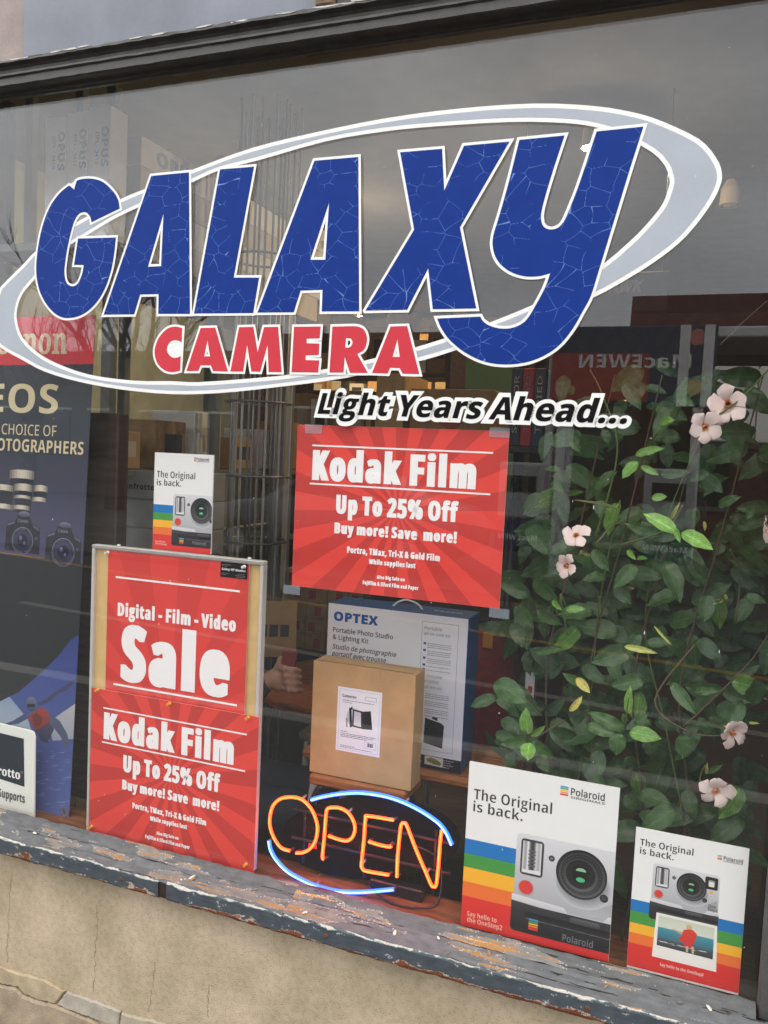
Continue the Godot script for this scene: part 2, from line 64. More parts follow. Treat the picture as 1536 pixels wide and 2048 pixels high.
const VINES := [[0.586, 1.490, -0.200, 0.625, 1.677, -0.160, 0.589, 1.796, -0.140, 0.559, 1.849, -0.150], [0.805, 1.279, -0.200, 0.735, 1.165, -0.140, 0.803, 1.119, -0.110, 0.873, 1.121, -0.110], [0.793, 1.113, -0.150, 0.901, 1.259, -0.130, 0.938, 1.330, -0.130], [0.596, 1.481, -0.120, 0.637, 1.558, -0.120, 0.552, 1.574, -0.100, 0.633, 1.564, -0.100], [0.803, 1.749, -0.140, 0.855, 1.790, -0.130, 0.902, 1.849, -0.130], [0.639, 1.478, -0.200, 0.731, 1.520, -0.160, 0.763, 1.576, -0.120], [0.545, 1.075, -0.200, 0.477, 1.030, -0.160, 0.476, 1.064, -0.140], [0.536, 1.341, -0.160, 0.527, 1.365, -0.140, 0.543, 1.274, -0.170], [0.675, 1.073, -0.200, 0.679, 1.111, -0.150, 0.684, 1.168, -0.120], [0.812, 1.907, -0.200, 0.847, 1.947, -0.200, 0.896, 1.996, -0.200], [0.854, 0.997, -0.120, 0.834, 1.005, -0.160, 0.841, 1.045, -0.140], [0.812, 0.846, -0.300, 0.755, 1.068, -0.300, 0.697, 1.291, -0.300, 0.727, 1.524, -0.260, 0.786, 1.711, -0.200], [0.561, 0.840, -0.340, 0.584, 1.095, -0.320, 0.594, 1.338, -0.300, 0.628, 1.573, -0.260], [0.884, 1.313, -0.300, 0.885, 1.430, -0.250, 0.860, 1.486, -0.200]]
const NEON := {
	"O": [-0.0595, 0.6997, -0.0832, 0.7023, -0.1031, 0.7218, -0.1151, 0.7476, -0.1162, 0.7735, -0.1087, 0.8010, -0.0905, 0.8206, -0.0626, 0.8308, -0.0347, 0.8308, -0.0110, 0.8163, 0.0038, 0.7938, 0.0103, 0.7697, 0.0062, 0.7390, -0.0067, 0.7169, -0.0246, 0.7035, -0.0430, 0.6982],
	"P": [0.0298, 0.6995, 0.0259, 0.7050, 0.0285, 0.7502, 0.0306, 0.8057, 0.0335, 0.8210, 0.0432, 0.8264, 0.0655, 0.8296, 0.0858, 0.8232, 0.0998, 0.8073, 0.1051, 0.7876, 0.0994, 0.7675, 0.0867, 0.7564, 0.0689, 0.7547, 0.0395, 0.7576],
	"E": [0.1984, 0.8286, 0.1362, 0.8252, 0.1300, 0.8177, 0.1282, 0.7633, 0.1251, 0.7084, 0.1291, 0.6988, 0.1380, 0.6954, 0.1932, 0.6991],
	"E_bar": [0.1403, 0.7659, 0.1651, 0.7639, 0.1909, 0.7646, 0.1950, 0.7679],
	"N": [0.2124, 0.6986, 0.2121, 0.7487, 0.2151, 0.8067, 0.2177, 0.8236, 0.2230, 0.8267, 0.2304, 0.8222, 0.2537, 0.7743, 0.2812, 0.7236, 0.2939, 0.7002, 0.2990, 0.6974, 0.3057, 0.7030, 0.3085, 0.7501, 0.3099, 0.8027, 0.3118, 0.8292],
	"top": [-0.0081, 0.8352, 0.0196, 0.8478, 0.0639, 0.8636, 0.1077, 0.8746, 0.1467, 0.8789, 0.1853, 0.8791, 0.2236, 0.8736, 0.2616, 0.8630, 0.2953, 0.8486, 0.3121, 0.8373, 0.3251, 0.8220, 0.3363, 0.8013],
	"bottom": [-0.1166, 0.7124, -0.1114, 0.6917, -0.0962, 0.6711, -0.0693, 0.6511, -0.0359, 0.6393, 0.0109, 0.6309, 0.0565, 0.6299, 0.1011, 0.6363, 0.1446, 0.6481, 0.1788, 0.6592, 0.2062, 0.6683],
}
const FOOTING := [[-0.886, 0.259, -0.846, 0.263, -0.797, 0.261, -0.734, 0.266, -0.687, 0.267, -0.663, 0.260, -0.624, 0.256, -0.652, 0.217, -0.705, 0.211, -0.757, 0.213, -0.779, 0.226, -0.845, 0.217, -0.885, 0.212], [-0.618, 0.256, -0.563, 0.258, -0.509, 0.257, -0.452, 0.253, -0.458, 0.216, -0.521, 0.211, -0.561, 0.212, -0.607, 0.214, -0.647, 0.217], [-0.885, 0.207, -0.845, 0.212, -0.784, 0.221, -0.761, 0.208, -0.707, 0.207, -0.653, 0.213, -0.566, 0.207, -0.525, 0.206, -0.490, 0.193, -0.488, 0.141, -0.882, 0.016], [-0.448, 0.252, -0.388, 0.256, -0.354, 0.261, -0.313, 0.260, -0.282, 0.206, -0.484, 0.142, -0.483, 0.195, -0.452, 0.218]]
const CRACKS := [[-0.809, 0.518, -0.818, 0.422, -0.823, 0.331, -0.819, 0.274], [-0.537, 0.500, -0.531, 0.468, -0.533, 0.426, -0.538, 0.365, -0.536, 0.321, -0.541, 0.275], [-0.357, 0.400, -0.361, 0.345, -0.376, 0.271], [-0.204, 0.390, -0.205, 0.308]]

var rng := RandomNumberGenerator.new()
var taken := {}
var glyphs := {}
var boxes := {}
var M := {}

# ---------------------------------------------------------------- helpers
func rgb(r, g, b) -> Color: return Color(r / 255.0, g / 255.0, b / 255.0)

func mat(c: Color, rough := 0.8, spec := 0.5, metal := 0.0) -> StandardMaterial3D:
	var m := StandardMaterial3D.new()
	m.albedo_color = c
	m.roughness = rough
	m.metallic_specular = spec
	m.metallic = metal
	return m

func numbered(called: String) -> String:
	var n: int = taken.get(called, 0)
	taken[called] = n + 1
	return called if n == 0 else "%s_%03d" % [called, n]

func tag(o: Node, label: String, category: String, group := "") -> Node:
	o.set_meta("label", label)
	o.set_meta("category", category)
	if group != "":
		o.set_meta("group", group)
	return o

func thing(called: String, label: String, category: String, at := Vector3.ZERO, group := "") -> Node3D:
	var o := Node3D.new()
	o.name = numbered(called)
	add_child(o)
	o.position = at
	tag(o, label, category, group)
	return o

func part(parent: Node, called: String, mesh: Mesh, m: Material, at := Vector3.ZERO, turn := Vector3.ZERO) -> MeshInstance3D:
	var o := MeshInstance3D.new()
	o.name = called
	o.mesh = mesh
	o.material_override = m
	o.position = at
	o.rotation = turn
	parent.add_child(o, true)
	return o

func structure(called: String, mesh: Mesh, m: Material, at := Vector3.ZERO) -> MeshInstance3D:
	var o := part(self, numbered(called), mesh, m, at)
	o.set_meta("kind", "structure")
	return o

# a box with chamfered edges, centred
func bx(w: float, h: float, d: float, bevel := -1.0) -> ArrayMesh:
	var key := "%.4f %.4f %.4f %.4f" % [w, h, d, bevel]
	if boxes.has(key):
		return boxes[key]
	var c: float = bevel if bevel >= 0.0 else minf(0.004, minf(w, minf(h, d)) * 0.12)
	var half := Vector3(w, h, d) * 0.5
	var st := SurfaceTool.new()
	st.begin(Mesh.PRIMITIVE_TRIANGLES)
	st.set_smooth_group(-1)
	var pts := {}
	for sx in [-1, 1]:
		for sy in [-1, 1]:
			for sz in [-1, 1]:
				var s := Vector3(sx, sy, sz)
				for a in 3:
					var p := half * s
					for k in 3:
						if k != a:
							p[k] -= c * s[k]
					pts[[sx, sy, sz, a]] = p
	var quad := func(a, b, cc, dd):
		var n: Vector3 = (b - a).cross(cc - a)
		var mid: Vector3 = (a + b + cc + dd) / 4.0
		var l = [a, b, cc, a, cc, dd]
		if n.dot(mid) > 0.0:
			l = [a, cc, b, a, dd, cc]
		for v in l:
			st.add_vertex(v)
	for a in 3:
		var u := (a + 1) % 3
		var v := (a + 2) % 3
		for s in [-1, 1]:
			var q := []
			for e in [[-1, -1], [1, -1], [1, 1], [-1, 1]]:
				var k := [0, 0, 0]
				k[a] = s
				k[u] = e[0]
				k[v] = e[1]
				q.append(pts[[k[0], k[1], k[2], a]])
			quad.call(q[0], q[1], q[2], q[3])
		if c > 0.0:
			for su in [-1, 1]:
				for sv in [-1, 1]:
					var k1 := [0, 0, 0]
					k1[u] = su
					k1[v] = sv
					var k2 := k1.duplicate()
					k1[a] = -1
					k2[a] = 1
					quad.call(pts[[k1[0], k1[1], k1[2], u]], pts[[k2[0], k2[1], k2[2], u]], pts[[k2[0], k2[1], k2[2], v]], pts[[k1[0], k1[1], k1[2], v]])
	if c > 0.0:
		for sx in [-1, 1]:
			for sy in [-1, 1]:
				for sz in [-1, 1]:
					var p0: Vector3 = pts[[sx, sy, sz, 0]]
					var p1: Vector3 = pts[[sx, sy, sz, 1]]
					var p2: Vector3 = pts[[sx, sy, sz, 2]]
					quad.call(p0, p1, p2, p2)
	st.generate_normals()
	boxes[key] = st.commit()
	return boxes[key]

func smooth_line(pts: Array, steps := 6) -> PackedVector3Array:
	var out := PackedVector3Array()
	for i in pts.size() - 1:
		var p0: Vector3 = pts[maxi(i - 1, 0)]
		var p3: Vector3 = pts[mini(i + 2, pts.size() - 1)]
		for k in steps:
			out.append(pts[i].cubic_interpolate(pts[i + 1], p0, p3, float(k) / steps))
	out.append(pts[-1])
	return out

# a tube along a line; the radius may change along it
func tube(line: PackedVector3Array, r0: float, r1 := -1.0, sides := 8) -> ArrayMesh:
	var st := SurfaceTool.new()
	st.begin(Mesh.PRIMITIVE_TRIANGLES)
	st.set_smooth_group(0)
	add_tube(st, line, r0, r1, sides)
	st.generate_normals()
	return st.commit()

func add_tube(st: SurfaceTool, line: PackedVector3Array, r0: float, r1 := -1.0, sides := 8) -> void:
	var re := r0 if r1 < 0.0 else r1
	var n := line.size()
	var rings := []
	var side := Vector3.ZERO
	for i in n:
		var d := (line[mini(i + 1, n - 1)] - line[maxi(i - 1, 0)]).normalized()
		if side == Vector3.ZERO:
			side = d.cross(Vector3.UP if absf(d.y) < 0.9 else Vector3.RIGHT).normalized()
		side = (side - d * side.dot(d)).normalized()
		var up := d.cross(side)
		var r := lerpf(r0, re, float(i) / maxi(n - 1, 1))
		var ring := []
		for k in sides:
			var a := TAU * k / sides
			ring.append(line[i] + (side * cos(a) + up * sin(a)) * r)
		rings.append(ring)
	for i in n - 1:
		for k in sides:
			var a: Vector3 = rings[i][k]
			var b: Vector3 = rings[i][(k + 1) % sides]
			var c: Vector3 = rings[i + 1][(k + 1) % sides]
			var d: Vector3 = rings[i + 1][k]
			for v in [a, c, b, a, d, c]:
				st.add_vertex(v)
	for e in [0, n - 1]:
		for k in sides:
			var t := [line[e], rings[e][k], rings[e][(k + 1) % sides]]
			if e == 0:
				t = [t[0], t[1], t[2]]
			else:
				t = [t[0], t[2], t[1]]
			for v in t:
				st.add_vertex(v)

# a turned shape about y from (radius, height) pairs
func lathe(prof: Array, sides := 20) -> ArrayMesh:
	var st := SurfaceTool.new()
	st.begin(Mesh.PRIMITIVE_TRIANGLES)
	for i in prof.size() - 1:
		var flat: bool = true
		st.set_smooth_group(i if flat else 0)
		for k in sides:
			var a := TAU * k / sides
			var b := TAU * (k + 1) / sides
			var p := Vector3(prof[i][0] * cos(a), prof[i][1], prof[i][0] * sin(a))
			var q := Vector3(prof[i][0] * cos(b), prof[i][1], prof[i][0] * sin(b))
			var r := Vector3(prof[i + 1][0] * cos(b), prof[i + 1][1], prof[i + 1][0] * sin(b))
			var s := Vector3(prof[i + 1][0] * cos(a), prof[i + 1][1], prof[i + 1][0] * sin(a))
			if prof[i][0] > 1e-6:
				for v in [p, q, r]:
					st.add_vertex(v)
			if prof[i + 1][0] > 1e-6:
				for v in [p, r, s]:
					st.add_vertex(v)
	st.generate_normals()
	return st.commit()

# a profile of (z, y) pairs drawn out along x; shake roughens it; uv: u along x in metres, v along the profile in metres
func moulding(prof: Array, x0: float, x1: float, step := 0.02, shake := 0.0, which := []) -> ArrayMesh:
	var st := SurfaceTool.new()
	st.begin(Mesh.PRIMITIVE_TRIANGLES)
	var noise := FastNoiseLite.new()
	noise.seed = 7
	noise.frequency = 18.0
	var nx := int(ceil((x1 - x0) / step))
	var run := [0.0]
	for i in prof.size() - 1:
		run.append(run[i] + Vector2(prof[i][0], prof[i][1]).distance_to(Vector2(prof[i + 1][0], prof[i + 1][1])))
	var at := func(i: int, j: int) -> Vector3:
		var x := x0 + (x1 - x0) * i / nx
		var k: float = shake * (1.0 if which.is_empty() else which[j])
		return Vector3(x, prof[j][1] + k * noise.get_noise_2d(x, j * 3.7), prof[j][0] + k * noise.get_noise_2d(x + 40.0, j * 2.3))
	for j in prof.size() - 1:
		st.set_smooth_group(j)
		for i in nx:
			var q := [[i, j], [i + 1, j], [i + 1, j + 1], [i, j + 1]]
			for t in [[0, 1, 2], [0, 2, 3]]:
				for k in t:
					st.set_uv(Vector2(x0 + (x1 - x0) * q[k][0] / nx, run[q[k][1]]))
					st.add_vertex(at.call(q[k][0], q[k][1]))
	st.generate_normals()
	return st.commit()

# ---------------------------------------------------------------- flat shapes and lettering
func area2(p: PackedVector2Array) -> float:
	var s := 0.0
	for i in p.size():
		s += p[i].cross(p[(i + 1) % p.size()])
	return s * 0.5

func bridge(outer: PackedVector2Array, holes: Array) -> PackedVector2Array:
	var poly := outer.duplicate()
	if area2(poly) < 0.0:
		poly.reverse()
	var left := []
	for h in holes:
		var hh: PackedVector2Array = h.duplicate()
		if area2(hh) > 0.0:
			hh.reverse()
		left.append(hh)
	left.sort_custom(func(a, b):
		var ma := -1e9
		var mb := -1e9
		for p in a: ma = maxf(ma, p.x)
		for p in b: mb = maxf(mb, p.x)
		return ma > mb)
	for h in left:
		var hi := 0
		for i in h.size():
			if h[i].x > h[hi].x:
				hi = i
		var best := -1
		var bd := 1e18
		for i in poly.size():
			var d: float = poly[i].distance_squared_to(h[hi])
			if d < bd and d > 1e-14:
				var ok := true
				for j in poly.size():
					var k := (j + 1) % poly.size()
					if j == i or k == i or poly[j] == poly[i] or poly[k] == poly[i]:
						continue
					if Geometry2D.segment_intersects_segment(poly[i], h[hi], poly[j], poly[k]) != null:
						ok = false
						break
				if ok:
					best = i
					bd = d
		if best < 0:
			continue
		var out := PackedVector2Array()
		for i in best + 1:
			out.append(poly[i])
		for i in h.size() + 1:
			out.append(h[(hi + i) % h.size()])
		for i in range(best, poly.size()):
			out.append(poly[i])
		poly = out
	return poly

# corners, three for each triangle, of a shape with holes
func cut(outer: PackedVector2Array, holes: Array) -> PackedVector2Array:
	var poly := bridge(outer, holes)
	var idx := Geometry2D.triangulate_polygon(poly)
	if idx.is_empty() and not holes.is_empty():
		var p2 := PackedVector2Array()
		for i in poly.size():
			p2.append(poly[i] + Vector2(sin(i * 12.9), cos(i * 7.7)) * 1e-6)
		idx = Geometry2D.triangulate_polygon(p2)
	if idx.is_empty():
		poly = outer
		idx = Geometry2D.triangulate_polygon(poly)
	var out := PackedVector2Array()
	for i in idx:
		out.append(poly[i])
	return out

func flat_mesh(tris: PackedVector2Array, z := 0.0) -> ArrayMesh:
	var v := PackedVector3Array()
	var n := PackedVector3Array()
	var uv := PackedVector2Array()
	for i in range(0, tris.size(), 3):
		var a := tris[i]
		var b := tris[i + 1]
		var c := tris[i + 2]
		if (b - a).cross(c - a) > 0.0:
			var t := b
			b = c
			c = t
		for p in [a, b, c]:
			v.append(Vector3(p.x, p.y, z))
			n.append(Vector3(0, 0, 1))
			uv.append(Vector2(p.x, -p.y))
	var arr := []
	arr.resize(Mesh.ARRAY_MAX)
	arr[Mesh.ARRAY_VERTEX] = v
	arr[Mesh.ARRAY_NORMAL] = n
	arr[Mesh.ARRAY_TEX_UV] = uv
	var m := ArrayMesh.new()
	if v.size():
		m.add_surface_from_arrays(Mesh.PRIMITIVE_TRIANGLES, arr)
	return m

func poly_from(a: Array) -> PackedVector2Array:
	var p := PackedVector2Array()
	for i in range(0, a.size(), 2):
		p.append(Vector2(a[i], a[i + 1]))
	return p

# [corners of the glyph's triangles in ems, advance]
func glyph(ch: String, font: String, bold: bool, fat: float, faty: float) -> Array:
	var key := "%s|%s|%s|%.4f|%.4f" % [ch, font, bold, fat, faty]
	if glyphs.has(key):
		return glyphs[key]
	var fkey := font + str(bold)
	if not M.has(fkey):
		var f := SystemFont.new()
		f.font_names = PackedStringArray([font])
		f.font_weight = 700 if bold else 400
		M[fkey] = f
	var ts := TextServerManager.get_primary_interface()
	var rid: RID = M[fkey].get_rids()[0]
	var gi: int = ts.font_get_glyph_index(rid, 256, ch.unicode_at(0), 0)
	var con: Dictionary = ts.font_get_glyph_contours(rid, 256, gi)
	var adv: float = ts.font_get_glyph_advance(rid, 256, gi).x / 256.0
	var rings := []
	var from := 0
	if con.has("contours"):
		for e in con.contours:
			var p := PackedVector2Array()
			for i in range(from, e + 1):
				var q := Vector2(con.points[i].x, -con.points[i].y) / 256.0
				if p.is_empty() or p[-1].distance_to(q) > 1e-5:
					p.append(q)
			if p.size() > 1 and p[0].distance_to(p[-1]) < 1e-5:
				p.remove_at(p.size() - 1)
			if p.size() > 2:
				rings.append(p)
			from = e + 1
	var big := 0.0
	for r in rings:
		if absf(area2(r)) > absf(big):
			big = area2(r)
	var outers := []
	var holes := []
	for r in rings:
		var is_hole: bool = area2(r) * big < 0.0
		if fat != 0.0:
			# thickened more across than along, as heavy poster type is
			var k := fat / faty
			var q := PackedVector2Array()
			for v in r:
				q.append(Vector2(v.x, v.y * k))
			if area2(q) < 0.0:
				q.reverse()
			var grown := Geometry2D.offset_polygon(q, -fat if is_hole else fat, Geometry2D.JOIN_MITER)
			for g in grown:
				if area2(g) > 0.0:
					var back := PackedVector2Array()
					for v in g:
						back.append(Vector2(v.x, v.y / k))
					(holes if is_hole else outers).append(back)
		else:
			(holes if is_hole else outers).append(r)
	var tris := PackedVector2Array()
	for o in outers:
		var own := []
		for h in holes:
			if Geometry2D.is_point_in_polygon(h[0], o):
				own.append(h)
		tris.append_array(cut(o, own))
	glyphs[key] = [tris, adv]
	return glyphs[key]

# a line of lettering from x0 to x1 (or as wide as it comes if x1 <= x0) on the baseline y with capitals cap high
func txt(s: String, x0: float, x1: float, y: float, cap: float, opt := {}) -> ArrayMesh:
	var font: String = opt.get("font", "Droid Sans")
	var bold: bool = opt.get("bold", true)
	var fat: float = opt.get("fat", 0.0)
	var faty: float = opt.get("faty", fat)
	var skew: float = opt.get("skew", 0.0)
	var space: float = opt.get("space", 0.0)
	var all := PackedVector2Array()
	var pen := 0.0
	for ch in s:
		if ch == " ":
			pen += 0.26 + space
			continue
		var g := glyph(ch, font, bold, fat, faty)
		for p in g[0]:
			all.append(Vector2(p.x + pen + p.y * skew, p.y))
		pen += g[1] + space + fat * float(opt.get("track", 1.2))
	var lo := 1e9
	var hi := -1e9
	for p in all:
		lo = minf(lo, p.x)
		hi = maxf(hi, p.x)
	var ky: float = cap / (0.714 + faty * 2.0)
	var kx: float = (x1 - x0) / maxf(hi - lo, 1e-6) if x1 > x0 else ky * float(opt.get("wide", 1.0))
	for i in all.size():
		all[i] = Vector2(x0 + (all[i].x - lo) * kx, y + (all[i].y + faty) * ky)
	return flat_mesh(all)

func quad_mesh(w: float, h: float) -> ArrayMesh:   # corner at the origin, uv 0..1 with v down
	var arr := []
	arr.resize(Mesh.ARRAY_MAX)
	arr[Mesh.ARRAY_VERTEX] = PackedVector3Array([Vector3(0, 0, 0), Vector3(0, h, 0), Vector3(w, h, 0), Vector3(w, 0, 0)])
	arr[Mesh.ARRAY_NORMAL] = PackedVector3Array([Vector3.BACK, Vector3.BACK, Vector3.BACK, Vector3.BACK])
	arr[Mesh.ARRAY_TEX_UV] = PackedVector2Array([Vector2(0, 1), Vector2(0, 0), Vector2(1, 0), Vector2(1, 1)])
	arr[Mesh.ARRAY_TANGENT] = PackedFloat32Array([1, 0, 0, 1, 1, 0, 0, 1, 1, 0, 0, 1, 1, 0, 0, 1])
	arr[Mesh.ARRAY_INDEX] = PackedInt32Array([0, 1, 2, 0, 2, 3])
	var m := ArrayMesh.new()
	m.add_surface_from_arrays(Mesh.PRIMITIVE_TRIANGLES, arr)
	return m

# ---------------------------------------------------------------- printing on a sheet (millimetres from its lower left corner)
var cv: Image
var cs := 1.0

func sheet(w_mm: float, h_mm: float, px_mm: float, c: Color) -> void:
	cs = px_mm
	cv = Image.create(int(w_mm * px_mm), int(h_mm * px_mm), false, Image.FORMAT_RGB8)
	cv.fill(c)

func ink_poly(pts: Array, c: Color, c2 = null) -> void:
	var H := cv.get_height()
	var W := cv.get_width()
	var p := PackedVector2Array()
	var lo := 1e9
	var hi := -1e9
	for q in pts:
		var v := Vector2(q[0] * cs, H - q[1] * cs)
		p.append(v)
		lo = minf(lo, v.y)
		hi = maxf(hi, v.y)
	for yy in range(maxi(0, int(floor(lo))), mini(H - 1, int(ceil(hi))) + 1):
		var yc := yy + 0.5
		var xs := []
		for i in p.size():
			var a := p[i]
			var b := p[(i + 1) % p.size()]
			if (a.y <= yc) != (b.y <= yc):
				xs.append(a.x + (yc - a.y) / (b.y - a.y) * (b.x - a.x))
		xs.sort()
		var col: Color = c if c2 == null else c.lerp(c2, clampf((yc - lo) / maxf(hi - lo, 1.0), 0.0, 1.0))
		for k in range(0, xs.size() - 1, 2):
			var x0 := maxi(0, int(round(xs[k])))
			var x1 := mini(W, int(round(xs[k + 1])))
			if x1 > x0:
				cv.fill_rect(Rect2i(x0, yy, x1 - x0, 1), col)

func ink_oval(x: float, y: float, rx: float, ry: float, c: Color, c2 = null) -> void:
	var l := []
	for k in 48:
		l.append([x + rx * cos(TAU * k / 48), y + ry * sin(TAU * k / 48)])
	ink_poly(l, c, c2)

func ink_round(x0: float, y0: float, x1: float, y1: float, r: float, c: Color, c2 = null) -> void:
	var l := []
	for e in [[x1 - r, y1 - r, 0], [x0 + r, y1 - r, 1], [x0 + r, y0 + r, 2], [x1 - r, y0 + r, 3]]:
		for k in 7:
			var a: float = PI / 2 * (e[2] + k / 6.0)
			l.append([e[0] + r * cos(a), e[1] + r * sin(a)])
	ink_poly(l, c, c2)

func ink_across(x0: float, y0: float, x1: float, y1: float, stops: Array) -> void:   # colours changing along x
	var n := int((x1 - x0) * cs)
	for i in n:
		var t := float(i) / n * (stops.size() - 1)
		var k := mini(int(t), stops.size() - 2)
		var c: Color = stops[k].lerp(stops[k + 1], t - k)
		cv.fill_rect(Rect2i(int(x0 * cs) + i, int(cv.get_height() - y1 * cs), 1, int((y1 - y0) * cs)), c)

func printed(rough := 0.5, spec := 0.4) -> StandardMaterial3D:
	var m := mat(Color.WHITE, rough, spec)
	m.albedo_texture = ImageTexture.create_from_image(cv)
	return m

# ---------------------------------------------------------------- grain
func noise_bytes(kind: int, freq: float, sd: int, w: int, h: int, oct := 3, ret := -1, jitter := 1.0, warp := 0.0, sx := 1.0) -> PackedByteArray:
	var n := FastNoiseLite.new()
	n.noise_type = kind
	n.frequency = freq
	n.seed = sd
	n.fractal_octaves = oct
	if oct <= 1:
		n.fractal_type = FastNoiseLite.FRACTAL_NONE
	if ret >= 0:
		n.cellular_return_type = ret
		n.cellular_jitter = jitter
	if warp > 0.0:
		n.domain_warp_enabled = true
		n.domain_warp_amplitude = warp
		n.domain_warp_frequency = freq * 1.4
	return n.get_seamless_image(w, h, false, false, 0.15).get_data() if sx == 1.0 else n.get_image(w, h).get_data()

# two tones mottled by noise, in metres per repeat
func mottled(c: Color, amount: float, size: float, rough := 0.85, relief := 0.0, fine := 0.35, sd := 1) -> StandardMaterial3D:
	var a := noise_bytes(FastNoiseLite.TYPE_SIMPLEX_SMOOTH, 0.012, sd, 256, 256, 5)
	var b := noise_bytes(FastNoiseLite.TYPE_SIMPLEX_SMOOTH, 0.2, sd + 9, 256, 256, 2)
	var d := PackedByteArray()
	var g := PackedByteArray()
	for i in 65536:
		var t: float = (a[i] / 255.0 - 0.5) * 2.0 * (1.0 - fine) + (b[i] / 255.0 - 0.5) * 2.0 * fine
		var k := 1.0 + t * amount
		d.append(int(clampf(c.r * k * 255, 0, 255)))
		d.append(int(clampf(c.g * k * 255, 0, 255)))
		d.append(int(clampf(c.b * k * 255, 0, 255)))
		g.append(int(clampf(128 + t * 110, 0, 255)))
	var m := mat(Color.WHITE, rough)
	m.albedo_texture = ImageTexture.create_from_image(Image.create_from_data(256, 256, false, Image.FORMAT_RGB8, d))
	m.uv1_triplanar = true
	m.uv1_world_triplanar = true
	m.uv1_scale = Vector3.ONE / size
	if relief > 0.0:
		m.heightmap_enabled = true
		m.heightmap_texture = ImageTexture.create_from_image(Image.create_from_data(256, 256, false, Image.FORMAT_L8, g))
		m.heightmap_scale = relief
	return m

func wood(c: Color, c2: Color, size := 0.5, rough := 0.6) -> StandardMaterial3D:
	var d := PackedByteArray()
	var n := FastNoiseLite.new()
	n.seed = 4
	n.frequency = 1.0
	n.fractal_octaves = 3
	for y in 256:
		for x in 256:
			var t := n.get_noise_2d(x * 0.012, y * 0.16) * 0.5 + 0.5 + 0.25 * sin(y * 0.35 + 5.0 * n.get_noise_2d(x * 0.01, y * 0.02))
			var k := c.lerp(c2, clampf(t, 0, 1))
			d.append(int(k.r8))
			d.append(int(k.g8))
			d.append(int(k.b8))
	var m := mat(Color.WHITE, rough)
	m.albedo_texture = ImageTexture.create_from_image(Image.create_from_data(256, 256, false, Image.FORMAT_RGB8, d))
	m.uv1_triplanar = true
	m.uv1_world_triplanar = true
	m.uv1_scale = Vector3.ONE / size
	return m

func _ready() -> void:
	rng.seed = 20
	# camera
	var cam := Camera3D.new()
	cam.name = "camera"
	cam.transform = Transform3D(Basis(Vector3(0.93106554, 0.04511575, -0.36205184), Vector3(-0.06697718, 0.99659666, -0.04805372), Vector3(0.35865167, 0.06899038, 0.93091853)).orthonormalized(), Vector3(0.80, 1.65, 1.65))
	cam.fov = rad_to_deg(2.0 * atan(1024.0 / 1650.0))
	cam.near = 0.02
	cam.far = 400.0
	add_child(cam)
	cam.current = true
	# overcast sky, a weak wide sun behind it
	var env := Environment.new()
	env.background_mode = Environment.BG_SKY
	var sm := ProceduralSkyMaterial.new()
	sm.sky_top_color = rgb(206, 210, 217)
	sm.sky_horizon_color = rgb(214, 214, 216)
	sm.sky_curve = 0.2
	sm.ground_bottom_color = rgb(110, 108, 104)
	sm.ground_horizon_color = rgb(150, 148, 146)
	sm.sky_energy_multiplier = 1.0
	# thin uneven cloud
	var cl := Image.create(512, 256, false, Image.FORMAT_RGBA8)
	var cn := FastNoiseLite.new()
	cn.seed = 12
	cn.frequency = 1.6
	cn.fractal_octaves = 5
	for y in 256:
		for x in 512:
			var a := TAU * x / 512.0
			var e := PI * (0.5 - y / 256.0)
			var v := cn.get_noise_3d(cos(a) * cos(e), sin(e) * 2.2, sin(a) * cos(e))
			cl.set_pixel(x, y, Color(1, 1, 1, clampf(0.16 + 0.42 * v, 0.0, 1.0)))
	sm.sky_cover = ImageTexture.create_from_image(cl)
	sm.sky_cover_modulate = Color(1, 0.99, 0.97)
	var sky := Sky.new()
	sky.sky_material = sm
	env.sky = sky
	env.tonemap_mode = Environment.TONE_MAPPER_LINEAR
	env.tonemap_exposure = 2.9
	env.sdfgi_enabled = true
	env.ssao_enabled = true
	env.ssil_enabled = true
	var we := WorldEnvironment.new()
	we.environment = env
	add_child(we)
	var sun := DirectionalLight3D.new()
	sun.name = "sun"
	sun.light_energy = 0.16
	sun.light_angular_distance = 30.0
	sun.light_color = Color(1.0, 0.97, 0.93)
	sun.shadow_enabled = true
	sun.rotation = Vector3(deg_to_rad(-58), deg_to_rad(28), 0)
	add_child(sun)

	var t0 := Time.get_ticks_msec()
	materials()
	street()
	shop_front()
	room()
	lettering()
	posters()
	banner_and_board()
	neon_sign()
	boxes_on_stool()
	plant()
	stock()
	fittings()
	seated_person()

